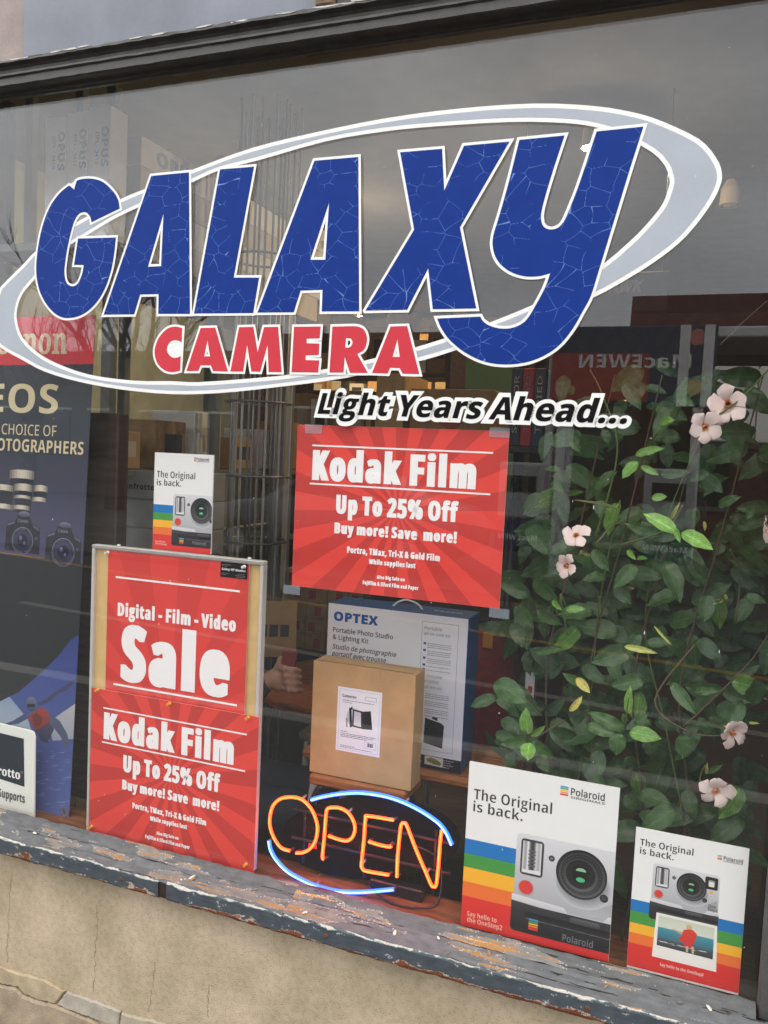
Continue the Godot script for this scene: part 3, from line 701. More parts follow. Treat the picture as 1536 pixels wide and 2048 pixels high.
func materials() -> void:
	M.white = mat(rgb(238, 238, 234), 0.5)
	M.vinyl_white = mottled(rgb(240, 240, 236), 0.03, 0.4, 0.35)
	M.ink_white = mat(rgb(244, 244, 242), 0.5, 0.4)
	M.ink_black = mat(rgb(16, 15, 16), 0.6, 0.25)
	M.ink_dark = mat(rgb(58, 57, 57), 0.5, 0.4)
	M.ink_blue = mat(rgb(22, 84, 152), 0.5, 0.4)
	M.ink_grey = mat(rgb(120, 122, 126), 0.5, 0.4)
	M.cream = mat(rgb(214, 200, 160), 0.5, 0.4)
	M.paper = mat(rgb(236, 236, 232), 0.6, 0.4)
	M.kraft = mottled(rgb(194, 156, 106), 0.07, 0.3, 0.85)
	M.kraft_dark = mottled(rgb(150, 116, 76), 0.08, 0.3, 0.85)
	M.steel = mat(rgb(190, 192, 196), 0.28, 0.5, 0.9)
	M.dull_steel = mat(rgb(150, 152, 156), 0.45, 0.5, 0.8)
	M.white_metal = mat(rgb(226, 226, 222), 0.3)
	M.black_plastic = mat(rgb(24, 24, 26), 0.35)
	M.dark_paint = mottled(rgb(66, 62, 58), 0.25, 0.22, 0.45, 0.06, 0.4)
	M.grey_paint = mottled(rgb(86, 84, 82), 0.2, 0.3, 0.6, 0.05, 0.4, 3)
	M.wood = wood(rgb(150, 92, 48), rgb(104, 58, 28), 0.5)
	M.dark_wood = wood(rgb(66, 50, 40), rgb(44, 33, 27), 0.5)
	M.board = mottled(rgb(216, 182, 122), 0.05, 0.2, 0.8)
	M.tape = mat(rgb(176, 190, 200), 0.3)
	M.tape.albedo_color.a = 0.24
	M.tape.transparency = BaseMaterial3D.TRANSPARENCY_ALPHA
	var gl := mat(Color(0.8, 0.84, 0.82, 0.006), 0.0, 0.5)
	gl.transparency = BaseMaterial3D.TRANSPARENCY_ALPHA
	M.glass = gl
	M.blue_vinyl = crazed(rgb(10, 50, 132), rgb(140, 164, 214), 11)
	M.grey_vinyl = mottled(rgb(170, 177, 186), 0.03, 0.5, 0.5)
	M.red_vinyl = mottled(rgb(204, 42, 58), 0.03, 0.3, 0.55)

# sign vinyl that has crazed with age: hair-fine pale cracks between shrunken patches, laid over the lettering's own 1.7 by 0.75 metres
func crazed(c: Color, line: Color, sd: int) -> StandardMaterial3D:
	var W := 2048
	var H := 904
	var n := FastNoiseLite.new()
	n.noise_type = FastNoiseLite.TYPE_CELLULAR
	n.seed = sd
	n.frequency = 0.025
	n.fractal_type = FastNoiseLite.FRACTAL_NONE
	n.cellular_return_type = FastNoiseLite.RETURN_DISTANCE2_SUB
	n.domain_warp_enabled = true
	n.domain_warp_amplitude = 26.0
	n.domain_warp_frequency = 0.012
	n.domain_warp_fractal_type = FastNoiseLite.DOMAIN_WARP_FRACTAL_NONE
	var keep := noise_bytes(FastNoiseLite.TYPE_SIMPLEX_SMOOTH, 0.007, sd + 3, W, H, 3, -1, 1.0, 0.0, 2.0)
	var tone := noise_bytes(FastNoiseLite.TYPE_SIMPLEX_SMOOTH, 0.01, sd + 5, W, H, 4, -1, 1.0, 0.0, 2.0)
	var d := PackedByteArray()
	d.resize(W * H * 3)
	for y in H:
		for x in W:
			var i := y * W + x
			var k := 1.0 + (tone[i] / 255.0 - 0.5) * 0.06
			var t := 0.0
			if keep[i] > 92:
				t = clampf(1.2 - (n.get_noise_2d(x * 0.8, y) + 1.0) / 0.018, 0.0, 1.0) * 0.9 * clampf((keep[i] - 92) / 20.0, 0.0, 1.0)
			d[i * 3] = int(clampf(lerpf(c.r8 * k, line.r8, t), 0, 255))
			d[i * 3 + 1] = int(clampf(lerpf(c.g8 * k, line.g8, t), 0, 255))
			d[i * 3 + 2] = int(clampf(lerpf(c.b8 * k, line.b8, t), 0, 255))
	var m := mat(Color.WHITE, 0.55, 0.3)
	m.albedo_texture = ImageTexture.create_from_image(Image.create_from_data(W, H, false, Image.FORMAT_RGB8, d))
	m.uv1_scale = Vector3(1.0 / 1.7, 1.0 / 0.75, 1)
	m.uv1_offset = Vector3(0.95 / 1.7, 2.5 / 0.75, 0)
	return m

# ---------------------------------------------------------------- the front of the shop
# noise drawn out along x, as grain and old brush strokes are
func drawn_out(freq: float, sd: int, w: int, h: int, oct: int, longer: int) -> PackedByteArray:
	var n := FastNoiseLite.new()
	n.noise_type = FastNoiseLite.TYPE_SIMPLEX_SMOOTH
	n.frequency = freq
	n.seed = sd
	n.fractal_octaves = oct
	var im := n.get_image(w / longer, h)
	im.resize(w, h, Image.INTERPOLATE_CUBIC)
	return im.get_data()

# weathered sill paint: u along the sill, v across it; old coats, bare wood and rust where the paint has gone
func worn_strip(w_m: float, h_m: float, base: Color, sd: int, metal: bool) -> StandardMaterial3D:
	var W := 2048
	var H := int(2048 * h_m / w_m)
	var big := drawn_out(0.022, sd, W, H, 5, 4)
	var mid := drawn_out(0.06, sd + 1, W, H, 4, 2)
	var streak := drawn_out(0.13, sd + 3, W, H, 3, 32)
	var fine := drawn_out(0.3, sd + 2, W, H, 2, 1)
	var primer := rgb(200, 194, 184)
	var teal := rgb(110, 142, 136)
	var bare := rgb(158, 118, 76)
	var rust := rgb(132, 80, 52)
	var old := rgb(132, 127, 122)
	var d := PackedByteArray()
	d.resize(W * H * 3)
	var g := PackedByteArray()
	g.resize(W * H)
	for y in H:
		var v := float(y) / H
		for x in W:
			var i := y * W + x
			var b := big[i] / 255.0
			var m := mid[i] / 255.0
			var f := fine[i] / 255.0
			var s := streak[i] / 255.0
			var c := base * (0.84 + 0.22 * m + 0.1 * (f - 0.5) + 0.1 * (s - 0.5))
			var hgt := 0.66 + 0.08 * m
			if metal:
				var top := v + 0.2 * (m - 0.5) + 0.06 * (f - 0.5)
				if top < 0.03 + 0.2 * (b - 0.35):
					c = primer * (0.8 + 0.3 * f)
					hgt = 0.5
				elif top < 0.07 + 0.2 * (b - 0.35) and f > 0.55:
					c = teal
				var low := 1.0 - v + 0.4 * (m - 0.5) + 0.1 * (f - 0.5)
				var eat := 0.12 + 0.9 * clampf(b - 0.42, 0.0, 1.0)
				if low < eat:
					c = rust.lerp(rgb(86, 52, 38), clampf(f * 1.7 - 0.4, 0, 1)) if low < eat - 0.07 else primer.lerp(rust, 0.3)
					hgt = 0.35
				if m > 0.82 and f > 0.5:
					c = primer * 0.9
			else:
				if b > 0.62:
					c = old * (0.86 + 0.2 * m + 0.12 * (s - 0.5))
					hgt = 0.5
				elif b > 0.606 and f > 0.5:
					c = primer * (0.86 + 0.2 * f)
					hgt = 0.56
				var wear := 0.45 * s + 0.4 * b + 0.15 * m
				if wear > 0.67:
					c = bare * (0.72 + 0.4 * s + 0.2 * (f - 0.5))
					hgt = 0.3
				elif wear > 0.658 and f > 0.62:
					c = primer * (0.9 + 0.15 * f)
					hgt = 0.4
				if s > 0.86 and f > 0.6:
					c = primer
				if m < 0.12 and f > 0.6:
					c = teal
				if s < 0.17 and m > 0.42:
					c = c * 0.45
					hgt = 0.12
			d[i * 3] = int(clampf(c.r * 255, 0, 255))
			d[i * 3 + 1] = int(clampf(c.g * 255, 0, 255))
			d[i * 3 + 2] = int(clampf(c.b * 255, 0, 255))
			g[i] = int(hgt * 255)
	var mt := mat(Color.WHITE, 0.75, 0.4)
	mt.albedo_texture = ImageTexture.create_from_image(Image.create_from_data(W, H, false, Image.FORMAT_RGB8, d))
	mt.heightmap_enabled = true
	mt.heightmap_texture = ImageTexture.create_from_image(Image.create_from_data(W, H, false, Image.FORMAT_L8, g))
	mt.heightmap_scale = 0.22
	mt.uv1_scale = Vector3(1.0 / w_m, 1.0 / h_m, 1)
	return mt

func render_coat() -> StandardMaterial3D:   # the sand render of the wall, with hairline cracks and stains where the photograph has them
	var W := 2048
	var H := 512
	var w_m := 2.56
	var h_m := 0.64
	var x0 := -1.2
	var big := noise_bytes(FastNoiseLite.TYPE_SIMPLEX_SMOOTH, 0.006, 51, W, H, 5, -1, 1.0, 0.0, 2.0)
	var fine := noise_bytes(FastNoiseLite.TYPE_SIMPLEX, 0.35, 52, W, H, 2, -1, 1.0, 0.0, 2.0)
	var mid := noise_bytes(FastNoiseLite.TYPE_SIMPLEX_SMOOTH, 0.06, 53, W, H, 3, -1, 1.0, 0.0, 2.0)
	var d := PackedByteArray()
	d.resize(W * H * 3)
	var g := PackedByteArray()
	g.resize(W * H)
	var base := rgb(182, 166, 140)
	for i in W * H:
		var b := big[i] / 255.0 - 0.5
		var f := fine[i] / 255.0 - 0.5
		var m := mid[i] / 255.0 - 0.5
		var k := 1.0 + 0.2 * b + 0.09 * f + 0.06 * m
		if f < -0.3 and m < -0.02:
			k *= 0.8
		d[i * 3] = int(clampf(base.r8 * k, 0, 255))
		d[i * 3 + 1] = int(clampf(base.g8 * k * (1.0 - 0.02 * b), 0, 255))
		d[i * 3 + 2] = int(clampf(base.b8 * k * (1.0 + 0.04 * b), 0, 255))
		g[i] = int(clampf(150 + 120 * f + 50 * m, 0, 255))
	var im := Image.create_from_data(W, H, false, Image.FORMAT_RGB8, d)
	var hm := Image.create_from_data(W, H, false, Image.FORMAT_L8, g)
	var wander := FastNoiseLite.new()
	wander.frequency = 0.12
	for c in CRACKS:
		var l := poly_from(c)
		for i in l.size() - 1:
			var steps := int(l[i].distance_to(l[i + 1]) * 1600)
			for s in steps:
				var p := l[i].lerp(l[i + 1], float(s) / steps)
				var q := Vector2i(int((p.x - x0) / w_m * W + 3.0 * wander.get_noise_1d(s * 1.0 + i * 300) + 6.0 * wander.get_noise_1d(s * 0.12 + i * 90)), int((h_m - p.y) / h_m * H ))
				if q.x >= 0 and q.y >= 0 and q.x < W - 1 and q.y < H:
					var deep := clampf(0.5 + 1.4 * wander.get_noise_1d(s * 0.3 + 700 + i * 50), 0.0, 1.0)
					im.set_pixelv(q, im.get_pixelv(q).lerp(rgb(96, 82, 62), 0.25 + 0.5 * deep))
					hm.set_pixelv(q, hm.get_pixelv(q).lerp(Color(0.15, 0.15, 0.15), deep))
	var mt := mat(Color.WHITE, 0.95, 0.3)
	mt.albedo_texture = ImageTexture.create_from_image(im)
	mt.heightmap_enabled = true
	mt.heightmap_texture = ImageTexture.create_from_image(hm)
	mt.heightmap_scale = 0.22
	return mt

func shop_front() -> void:
	var s := thing("shop_front", "old shop front with beige rendered base, peeling grey sill and black cornice", "shop front")
	# wall under the window
	var wm := render_coat()
	var wall := part(s, "wall", quad_mesh(2.56, 0.64), wm, Vector3(-1.2, 0.0, 0.046))
	wall.set_meta("label", "beige sand-rendered wall under the window")
	part(s, "wall_core", bx(4.4, 0.63, 0.16, 0.0), M.grey_paint, Vector3(-0.2, 0.315, -0.036))
	# footing stones
	var stone_m := [mottled(rgb(176, 160, 132), 0.16, 0.25, 0.95, 0.25, 0.4, 61), mottled(rgb(172, 164, 150), 0.14, 0.2, 0.95, 0.25, 0.4, 62), mottled(rgb(160, 144, 122), 0.2, 0.22, 0.95, 0.3, 0.4, 63), mottled(rgb(170, 160, 140), 0.12, 0.2, 0.95, 0.25, 0.4, 64)]
	for i in FOOTING.size():
		var edge := PackedVector2Array()
		var o := poly_from(FOOTING[i])
		for k in o.size():
			var nx := o[(k + 1) % o.size()]
			var steps := maxi(1, int(o[k].distance_to(nx) / 0.007))
			for q in steps:
				var away := 0.0 if q == 0 else 0.0016
				edge.append(o[k].lerp(nx, float(q) / steps) + Vector2(rng.randf_range(-away, away), rng.randf_range(-away, away)))
		part(s, "footing_stone", slab(edge, 0.012 if i == 2 else 0.008), stone_m[i], Vector3(0, 0, 0.047))
	# sill: a glazing bead, the sill board and the sheet metal nosing
	var sill_m := worn_strip(2.9, 0.1, rgb(108, 110, 112), 71, false)
	var sill := part(s, "sill_board", moulding([[0.036, 0.647], [0.062, 0.640], [0.0835, 0.637], [0.086, 0.632]], -1.6, 1.25, 0.008, 0.0032), sill_m)
	sill.set_meta("label", "weathered sill board with peeling grey paint")
	part(s, "glazing_bead", moulding([[0.0045, 0.662], [0.012, 0.6615], [0.030, 0.651], [0.036, 0.6472]], -1.6, 0.955, 0.008, 0.0032), worn_strip(2.9, 0.06, rgb(100, 101, 102), 83, false))
	var nose_m := worn_strip(2.9, 0.048, rgb(74, 82, 88), 77, true)
	for seg in [[-1.6, -0.3245], [-0.302, 1.25]]:
		var nose := part(s, "sill_nosing", moulding([[0.0845, 0.6355], [0.0885, 0.631], [0.0885, 0.597], [0.084, 0.5905], [0.05, 0.589]], seg[0], seg[1], 0.008, 0.003), nose_m)
		nose.set_meta("label", "slate blue sheet metal nosing with rusty lower edge")
	part(s, "nosing_gap", bx(0.034, 0.038, 0.02, 0.003), M.dark_wood, Vector3(-0.3125, 0.611, 0.0745))
	for x in [-0.43, 0.108, 0.66]:
		part(s, "nail_head", lathe([[0.0, 0.0025], [0.004, 0.002], [0.006, 0.0]], 10), mat(rgb(96, 60, 40), 0.8), Vector3(x, 0.614, 0.089), Vector3(PI / 2, 0, 0))
	# loose flakes of old paint on the sill
	var flake_m := [mat(rgb(206, 200, 190), 0.8), mat(rgb(150, 120, 84), 0.9), mat(rgb(104, 102, 100), 0.7)]
	var fr := RandomNumberGenerator.new()
	fr.seed = 9
	for i in 22:
		var pl := PackedVector2Array()
		var n := 6
		var r := fr.randf_range(0.0018, 0.005)
		for k in n:
			var rr := r * fr.randf_range(0.5, 1.0)
			pl.append(Vector2(cos(TAU * k / n) * rr * 2.2, sin(TAU * k / n) * rr))
		var z := fr.randf_range(0.04, 0.08)
		part(s, "paint_flake", slab(pl, 0.0006), flake_m[fr.randi() % 3], Vector3(fr.randf_range(-1.1, 1.0), 0.6495 - 0.25 * (z - 0.036), z), Vector3(-PI / 2 + 0.25 + fr.randf_range(-0.15, 0.15), fr.randf_range(-0.3, 0.3), fr.randf_range(0, 3)))
	# cornice
	var cor := part(s, "cornice", moulding([[-0.02, 2.572], [0.05, 2.567], [0.066, 2.563], [0.068, 2.556], [0.056, 2.552], [0.050, 2.547], [0.049, 2.540], [0.054, 2.536], [0.061, 2.534], [0.062, 2.529], [0.056, 2.526], [0.057, 2.509], [0.052, 2.507], [0.036, 2.508], [0.034, 2.512], [0.018, 2.512], [0.016, 2.506], [0.0045, 2.506]], -1.9, 1.4, 0.015, 0.002, [0, 1, 1.5, 1.2, 0.6, 0.4, 0.4, 0.4, 0.4, 0.6, 0.4, 0.6, 0.6, 0.4, 0.4, 0.4, 0.5, 0.2]), M.dark_paint)
	cor.set_meta("label", "moulded black-brown cornice with flaking top edge")
	for i in 34:
		var pl2 := PackedVector2Array()
		for k in 5:
			pl2.append(Vector2(cos(TAU * k / 5.0) * fr.randf_range(0.006, 0.03), sin(TAU * k / 5.0) * fr.randf_range(0.0008, 0.0024)))
		var xx := fr.randf_range(-1.0, 0.3)
		part(s, "paint_flake", slab(pl2, 0.0012), flake_m[0 if fr.randf() < 0.75 else 2], Vector3(xx, 2.5625 + fr.randf_range(-0.0015, 0.002), 0.066), Vector3(fr.randf_range(-0.5, 0.2), 0, fr.randf_range(-0.05, 0.05)))
	# transom above the cornice
	var tm := mottled(rgb(122, 126, 136), 0.12, 0.9, 0.28, 0.0, 0.15, 91)
	part(s, "transom_panel", bx(0.83, 0.55, 0.02, 0.0), tm, Vector3(-0.433, 2.845, 0.0))
	part(s, "transom_panel", bx(1.3, 0.55, 0.02, 0.0), mottled(rgb(116, 120, 132), 0.12, 0.9, 0.28, 0.0, 0.15, 95), Vector3(0.70, 2.845, 0.002))
	part(s, "transom_pilaster", bx(0.6, 0.55, 0.05, 0.006), mottled(rgb(160, 146, 140), 0.12, 0.5, 0.8, 0.0, 0.3, 97), Vector3(-1.135, 2.845, -0.02))
	var mull := part(s, "transom_mullion", bx(0.04, 0.55, 0.06, 0.004), mottled(rgb(128, 108, 88), 0.35, 0.12, 0.9, 0.15, 0.4, 98), Vector3(0.002, 2.845, 0.03))
	mull.set_meta("label", "bare wooden mullion with peeling paint above the cornice")
	part(s, "transom_mullion", bx(0.035, 0.55, 0.05, 0.004), M.dark_paint, Vector3(0.04, 2.845, 0.02))
	part(s, "transom_backing", bx(4.2, 1.0, 0.06, 0.0), M.dark_wood, Vector3(-0.2, 3.05, -0.06))
	# jambs and hidden wall each side
	part(s, "jamb", moulding_v([[0.957, 0.004], [0.962, 0.018], [0.982, 0.020], [0.984, 0.034], [1.03, 0.036], [1.034, 0.05], [1.10, 0.05]], 0.640, 2.506), M.grey_paint)
	part(s, "jamb", bx(0.12, 1.87, 0.10, 0.004), M.grey_paint, Vector3(-1.66, 1.578, 0.0))
	part(s, "side_wall", bx(1.4, 2.6, 0.14, 0.004), M.grey_paint, Vector3(1.803, 1.9, -0.02))
	part(s, "side_wall", bx(1.4, 2.6, 0.14, 0.004), M.grey_paint, Vector3(-2.425, 1.9, -0.02))
	# the pane
	var w := part(s, "window", bx(2.56, 0.012, 0.012, 0.001), M.grey_paint, Vector3(-0.323, 2.5095, -0.0005))
	var dust := SurfaceTool.new()
	dust.begin(Mesh.PRIMITIVE_TRIANGLES)
	for i in 110:
		var c := Vector3(fr.randf_range(-0.65, 1.27), -fr.randf_range(0.05, 1.82), 0.0048)
		var rr := fr.randf_range(0.0004, 0.0011)
		var tall := 1.0 if fr.randf() < 0.8 else fr.randf_range(2.0, 5.0)
		for k in 6:
			for q in [[0, 0], [cos(TAU * (k + 1) / 6), sin(TAU * (k + 1) / 6) * tall], [cos(TAU * k / 6), sin(TAU * k / 6) * tall]]:
				dust.set_normal(Vector3.BACK)
				dust.add_vertex(c + Vector3(q[0], q[1], 0) * rr)
	var ds := part(w, "dust_specks", dust.commit(), mat(rgb(206, 206, 200), 0.9))
	ds.set_meta("kind", "stuff")
	part(w, "pane", bx(2.558, 1.852, 0.006, 0.0), M.glass, Vector3(0, -0.933, 0.0005))

# an upright moulding of (x, z) pairs
func moulding_v(prof: Array, y0: float, y1: float) -> ArrayMesh:
	var st := SurfaceTool.new()
	st.begin(Mesh.PRIMITIVE_TRIANGLES)
	for j in prof.size() - 1:
		st.set_smooth_group(j)
		for i in 40:
			var a := Vector3(prof[j][0], lerpf(y0, y1, i / 40.0), prof[j][1])
			var b := Vector3(prof[j + 1][0], a.y, prof[j + 1][1])
			var c := Vector3(b.x, lerpf(y0, y1, (i + 1) / 40.0), b.z)
			var d := Vector3(a.x, c.y, a.z)
			for v in [a, c, b, a, d, c]:
				st.add_vertex(v)
	st.generate_normals()
	return st.commit()

# a flat piece with thickness: an outline in x and y, drawn out along z, its front edge chamfered
func slab(outline: PackedVector2Array, deep: float) -> ArrayMesh:
	var st := SurfaceTool.new()
	st.begin(Mesh.PRIMITIVE_TRIANGLES)
	st.set_smooth_group(-1)
	var o := outline.duplicate()
	if area2(o) < 0.0:
		o.reverse()
	var inner := o
	var n := o.size()
	var shrunk := PackedVector2Array()
	var cen := Vector2.ZERO
	for p in o:
		cen += p / n
	for p in o:
		shrunk.append(p + (cen - p).normalized() * minf(deep * 0.5, p.distance_to(cen) * 0.3))
	inner = shrunk
	for v in cut(inner, []):
		pass
	var t := cut(inner, [])
	for i in range(0, t.size(), 3):
		var a := t[i]
		var b := t[i + 1]
		var c := t[i + 2]
		if (b - a).cross(c - a) > 0.0:
			var q := b
			b = c
			c = q
		for p in [a, b, c]:
			st.add_vertex(Vector3(p.x, p.y, deep))
	for i in n:
		var k := (i + 1) % n
		var a := Vector3(o[i].x, o[i].y, 0)
		var b := Vector3(o[k].x, o[k].y, 0)
		var c := Vector3(o[k].x, o[k].y, deep * 0.55)
		var d := Vector3(o[i].x, o[i].y, deep * 0.55)
		var e := Vector3(inner[k].x, inner[k].y, deep)
		var f := Vector3(inner[i].x, inner[i].y, deep)
		for v in [a, c, b, a, d, c, d, e, c, d, f, e]:
			st.add_vertex(v)
	st.generate_normals()
	return st.commit()

# ---------------------------------------------------------------- inside the shop
func room() -> void:
	structure("floor", bx(6.4, 0.12, 7.2, 0.0), M.dark_wood, Vector3(0.2, 0.06, -3.72))
	structure("ceiling", bx(6.4, 0.1, 7.2, 0.0), mottled(rgb(96, 98, 96), 0.08, 0.6, 0.9), Vector3(0.2, 3.25, -3.72))
	structure("wall_back", bx(6.4, 3.1, 0.1, 0.0), mottled(rgb(96, 92, 84), 0.1, 0.6, 0.9), Vector3(0.2, 1.66, -7.27))
	structure("wall_left", bx(0.1, 3.1, 7.1, 0.0), mottled(rgb(120, 128, 122), 0.08, 0.6, 0.9), Vector3(-2.95, 1.66, -3.67))
	structure("wall_right", bx(0.1, 3.1, 7.1, 0.0), mottled(rgb(104, 100, 98), 0.08, 0.6, 0.9), Vector3(3.35, 1.66, -3.67))
	var led := thing("display_ledge", "narrow brown wooden ledge just inside the glass", "ledge", Vector3(-0.32, 0.0, -0.075))
	part(led, "ledge_top", bx(2.5, 0.03, 0.135, 0.004), M.wood, Vector3(0, 0.617, 0))
	part(led, "ledge_front", bx(2.5, 0.48, 0.02, 0.002), M.dark_wood, Vector3(0, 0.362, -0.05))

# ---------------------------------------------------------------- vinyl lettering on the outside of the glass
func decal_letter(root: Node3D, names: Array, m: Material, grow: float, z: float, back := "") -> void:
	var outer := poly_from(OUTLINES[names[0]])
	if area2(outer) < 0.0:
		outer.reverse()
	var holes := []
	for i in range(1, names.size()):
		var h := poly_from(OUTLINES[names[i]])
		if area2(h) < 0.0:
			h.reverse()
		holes.append(h)
	var l := part(root, "letter", flat_mesh(cut(outer, holes)), m, Vector3(0, 0, z + 0.0006))
	var src := outer
	if back != "":
		src = poly_from(OUTLINES[back])
		if area2(src) < 0.0:
			src.reverse()
	var grown := Geometry2D.offset_polygon(src, grow, Geometry2D.JOIN_MITER)
	var small := []
	for h in holes:
		for q in Geometry2D.offset_polygon(h, -grow, Geometry2D.JOIN_MITER):
			small.append(q)
	var tris := PackedVector2Array()
	var body := PackedVector2Array()
	for gp in grown:
		if area2(gp) > 0.0 and gp.size() > body.size():
			body = gp
	for gp in grown:
		if area2(gp) < 0.0:
			small.append(gp)
	tris = cut(body, small)
	part(l, "outline", flat_mesh(tris), M.vinyl_white, Vector3(0, 0, -0.0004))

func lettering() -> void:
	var ring := thing("swoosh_decal", "pale grey swoosh ring with white edges stuck on the glass", "decal")
	var ro := poly_from(OUTLINES.ring_outer)
	var ri := poly_from(OUTLINES.ring_inner)
	if area2(ro) < 0.0:
		ro.reverse()
	if area2(ri) < 0.0:
		ri.reverse()
	part(ring, "white_edge", flat_mesh(cut(ro, [ri])), M.vinyl_white, Vector3(0, 0, 0.0036))
	var go := Geometry2D.offset_polygon(ro, -0.0085, Geometry2D.JOIN_ROUND)
	var gi := Geometry2D.offset_polygon(ri, 0.0085, Geometry2D.JOIN_ROUND)
	var both := Geometry2D.clip_polygons(go[0], gi[0])
	var outer := PackedVector2Array()
	var tr := PackedVector2Array()
	var hl := []
	for p in both:
		if Geometry2D.is_polygon_clockwise(p):
			hl.append(p)
	for p in both:
		if not Geometry2D.is_polygon_clockwise(p):
			var own := []
			for h in hl:
				if Geometry2D.is_point_in_polygon(h[0], p):
					own.append(h)
			tr.append_array(cut(p, own))
	part(ring, "grey_band", flat_mesh(tr), M.grey_vinyl, Vector3(0, 0, 0.004))
	var big := thing("logo_lettering", "large slanted blue lettering with white outline across the window", "lettering")
	var z := 0.0046
	for n in [["G"], ["A", "A_hole"], ["L"], ["AA", "AA_hole"], ["X"], ["Y"]]:
		decal_letter(big, n, M.blue_vinyl, 0.0056, z)
		z += 0.00007
	# the peeled corner of the first letter
	part(big, "peeled_flap", slab(PackedVector2Array([Vector2(-0.6982, 2.2759), Vector2(-0.6759, 2.2851), Vector2(-0.6838, 2.2632)]), 0.001), M.vinyl_white, Vector3(0, 0, z + 0.001))
	var red := thing("red_lettering", "block of red capitals with white outline under the blue lettering", "lettering")
	for n in [["C"], ["CA", "CA_hole"], ["M"], ["E"], ["R", "R_hole"], ["RA", "RA_hole"]]:
		decal_letter(red, n, M.red_vinyl, 0.0052, z, "C_back" if n[0] == "C" else "")
		z += 0.00007
	var tl := thing("tagline_lettering", "black italic line of lettering edged in white above the square red poster", "lettering")
	var at := Vector3(-0.0005, 1.7335, 0.0066)
	var o := part(tl, "letters", txt("Light Years Ahead...", 0.0, 0.656, 0.0, 0.0455, {"skew": 0.22, "fat": 0.012}), M.ink_black, at)
	o.rotation.z = -0.0055
	var e := part(tl, "outline", txt("Light Years Ahead...", -0.0085, 0.6645, -0.0085, 0.0625, {"skew": 0.22, "fat": 0.105, "space": -0.1116}), M.vinyl_white, at + Vector3(0, 0, -0.0006))
	e.rotation.z = -0.0055

# ---------------------------------------------------------------- printed posters
func lines_on(root: Node3D, list: Array, m: Material, opt: Dictionary, z: float) -> void:
	for t in list:
		part(root, "lettering", txt(t[0], t[1] / 1000.0, t[2] / 1000.0, t[3] / 1000.0, t[4] / 1000.0, opt), m, Vector3(0, 0, z))

func rays(w: float, h: float, cx: float, cy: float, bright: Color, dark: Color, n := 36) -> void:
	sheet(w, h, 2.0, bright)
	for k in range(0, n, 2):
		var a := TAU * (k + 0.35) / n
		var b := TAU * (k + 1.35) / n
		ink_poly([[cx, cy], [cx + 900 * cos(a), cy + 900 * sin(a)], [cx + 900 * cos(b), cy + 900 * sin(b)]], dark)

const FILM := [["Kodak Film", 40.4, 416.0, 242.5, 66.4], ["Up To 25% Off", 102.2, 382.0, 171.5, 41.6], ["Buy more! Save  more!", 100.4, 381.6, 127.5, 24.1], ["Portra, TMax, Tri-X & Gold Film", 133.0, 346.9, 86.6, 14.1], ["While supplies last", 185.7, 293.5, 66.6, 11.0], ["Also Big Sale on", 206.0, 270.5, 36.1, 7.8], ["Fujifilm & Ilford Film and Paper", 173.4, 302.5, 20.5, 8.7]]

func film_poster(label: String, at: Vector3, bend: float) -> Node3D:
	var t := thing("film_poster", label, "poster", at)
	if not M.has("film_rays"):
		rays(480, 364, 245, 187, rgb(226, 72, 62), rgb(196, 60, 54))
		M.film_rays = printed(0.45)
	part(t, "sheet", quad_mesh(0.480, 0.364), M.film_rays, Vector3(0, 0, 0.0004))
	part(t, "paper_back", bx(0.4802, 0.3642, 0.0005, 0.0), M.paper, Vector3(0.24, 0.182, 0.0))
	lines_on(t, FILM, M.ink_white, {"fat": 0.07, "faty": 0.02, "track": 1.55}, 0.0008)
	for l in [[38.0, 449.0, 319.0], [35.6, 448.0, 234.0]]:
		part(t, "rule", flat_mesh(PackedVector2Array([Vector2(l[0], l[2] - 1.8) / 1000, Vector2(l[1], l[2] - 1.8) / 1000, Vector2(l[1], l[2] + 1.8) / 1000, Vector2(l[0], l[2] - 1.8) / 1000, Vector2(l[1], l[2] + 1.8) / 1000, Vector2(l[0], l[2] + 1.8) / 1000])), M.ink_white, Vector3(0, 0, 0.0008))
	t.rotation.x = bend
	return t

func pin(at: Vector3, m: Material, label: String, group: String) -> void:
	var t := thing("push_pin", label, "push pin", at, group)
	part(t, "head", lathe([[0.0, 0.0135], [0.0035, 0.0135], [0.0038, 0.012], [0.0024, 0.009], [0.0022, 0.006], [0.0046, 0.0035], [0.0046, 0.0025], [0.0, 0.0022]], 14), m, Vector3.ZERO, Vector3(PI / 2, 0, 0))
	part(t, "needle", lathe([[0.0006, 0.0025], [0.0006, -0.003], [0.0, -0.004]], 6), M.steel, Vector3.ZERO, Vector3(PI / 2, 0, 0))

func stripe_logo(x: float, y: float, w: float, h: float) -> void:
	var cols := [rgb(60, 150, 205), rgb(70, 165, 100), rgb(245, 190, 60), rgb(240, 130, 60), rgb(228, 60, 55)]
	for i in 5:
		var top := y + h - h * (i / 5.0)
		ink_poly([[x, top], [x + w, top], [x + w, top - h / 5.0 * (0.75 if i < 4 else 1.0)], [x, top - h / 5.0 * (0.75 if i < 4 else 1.0)]], cols[i])

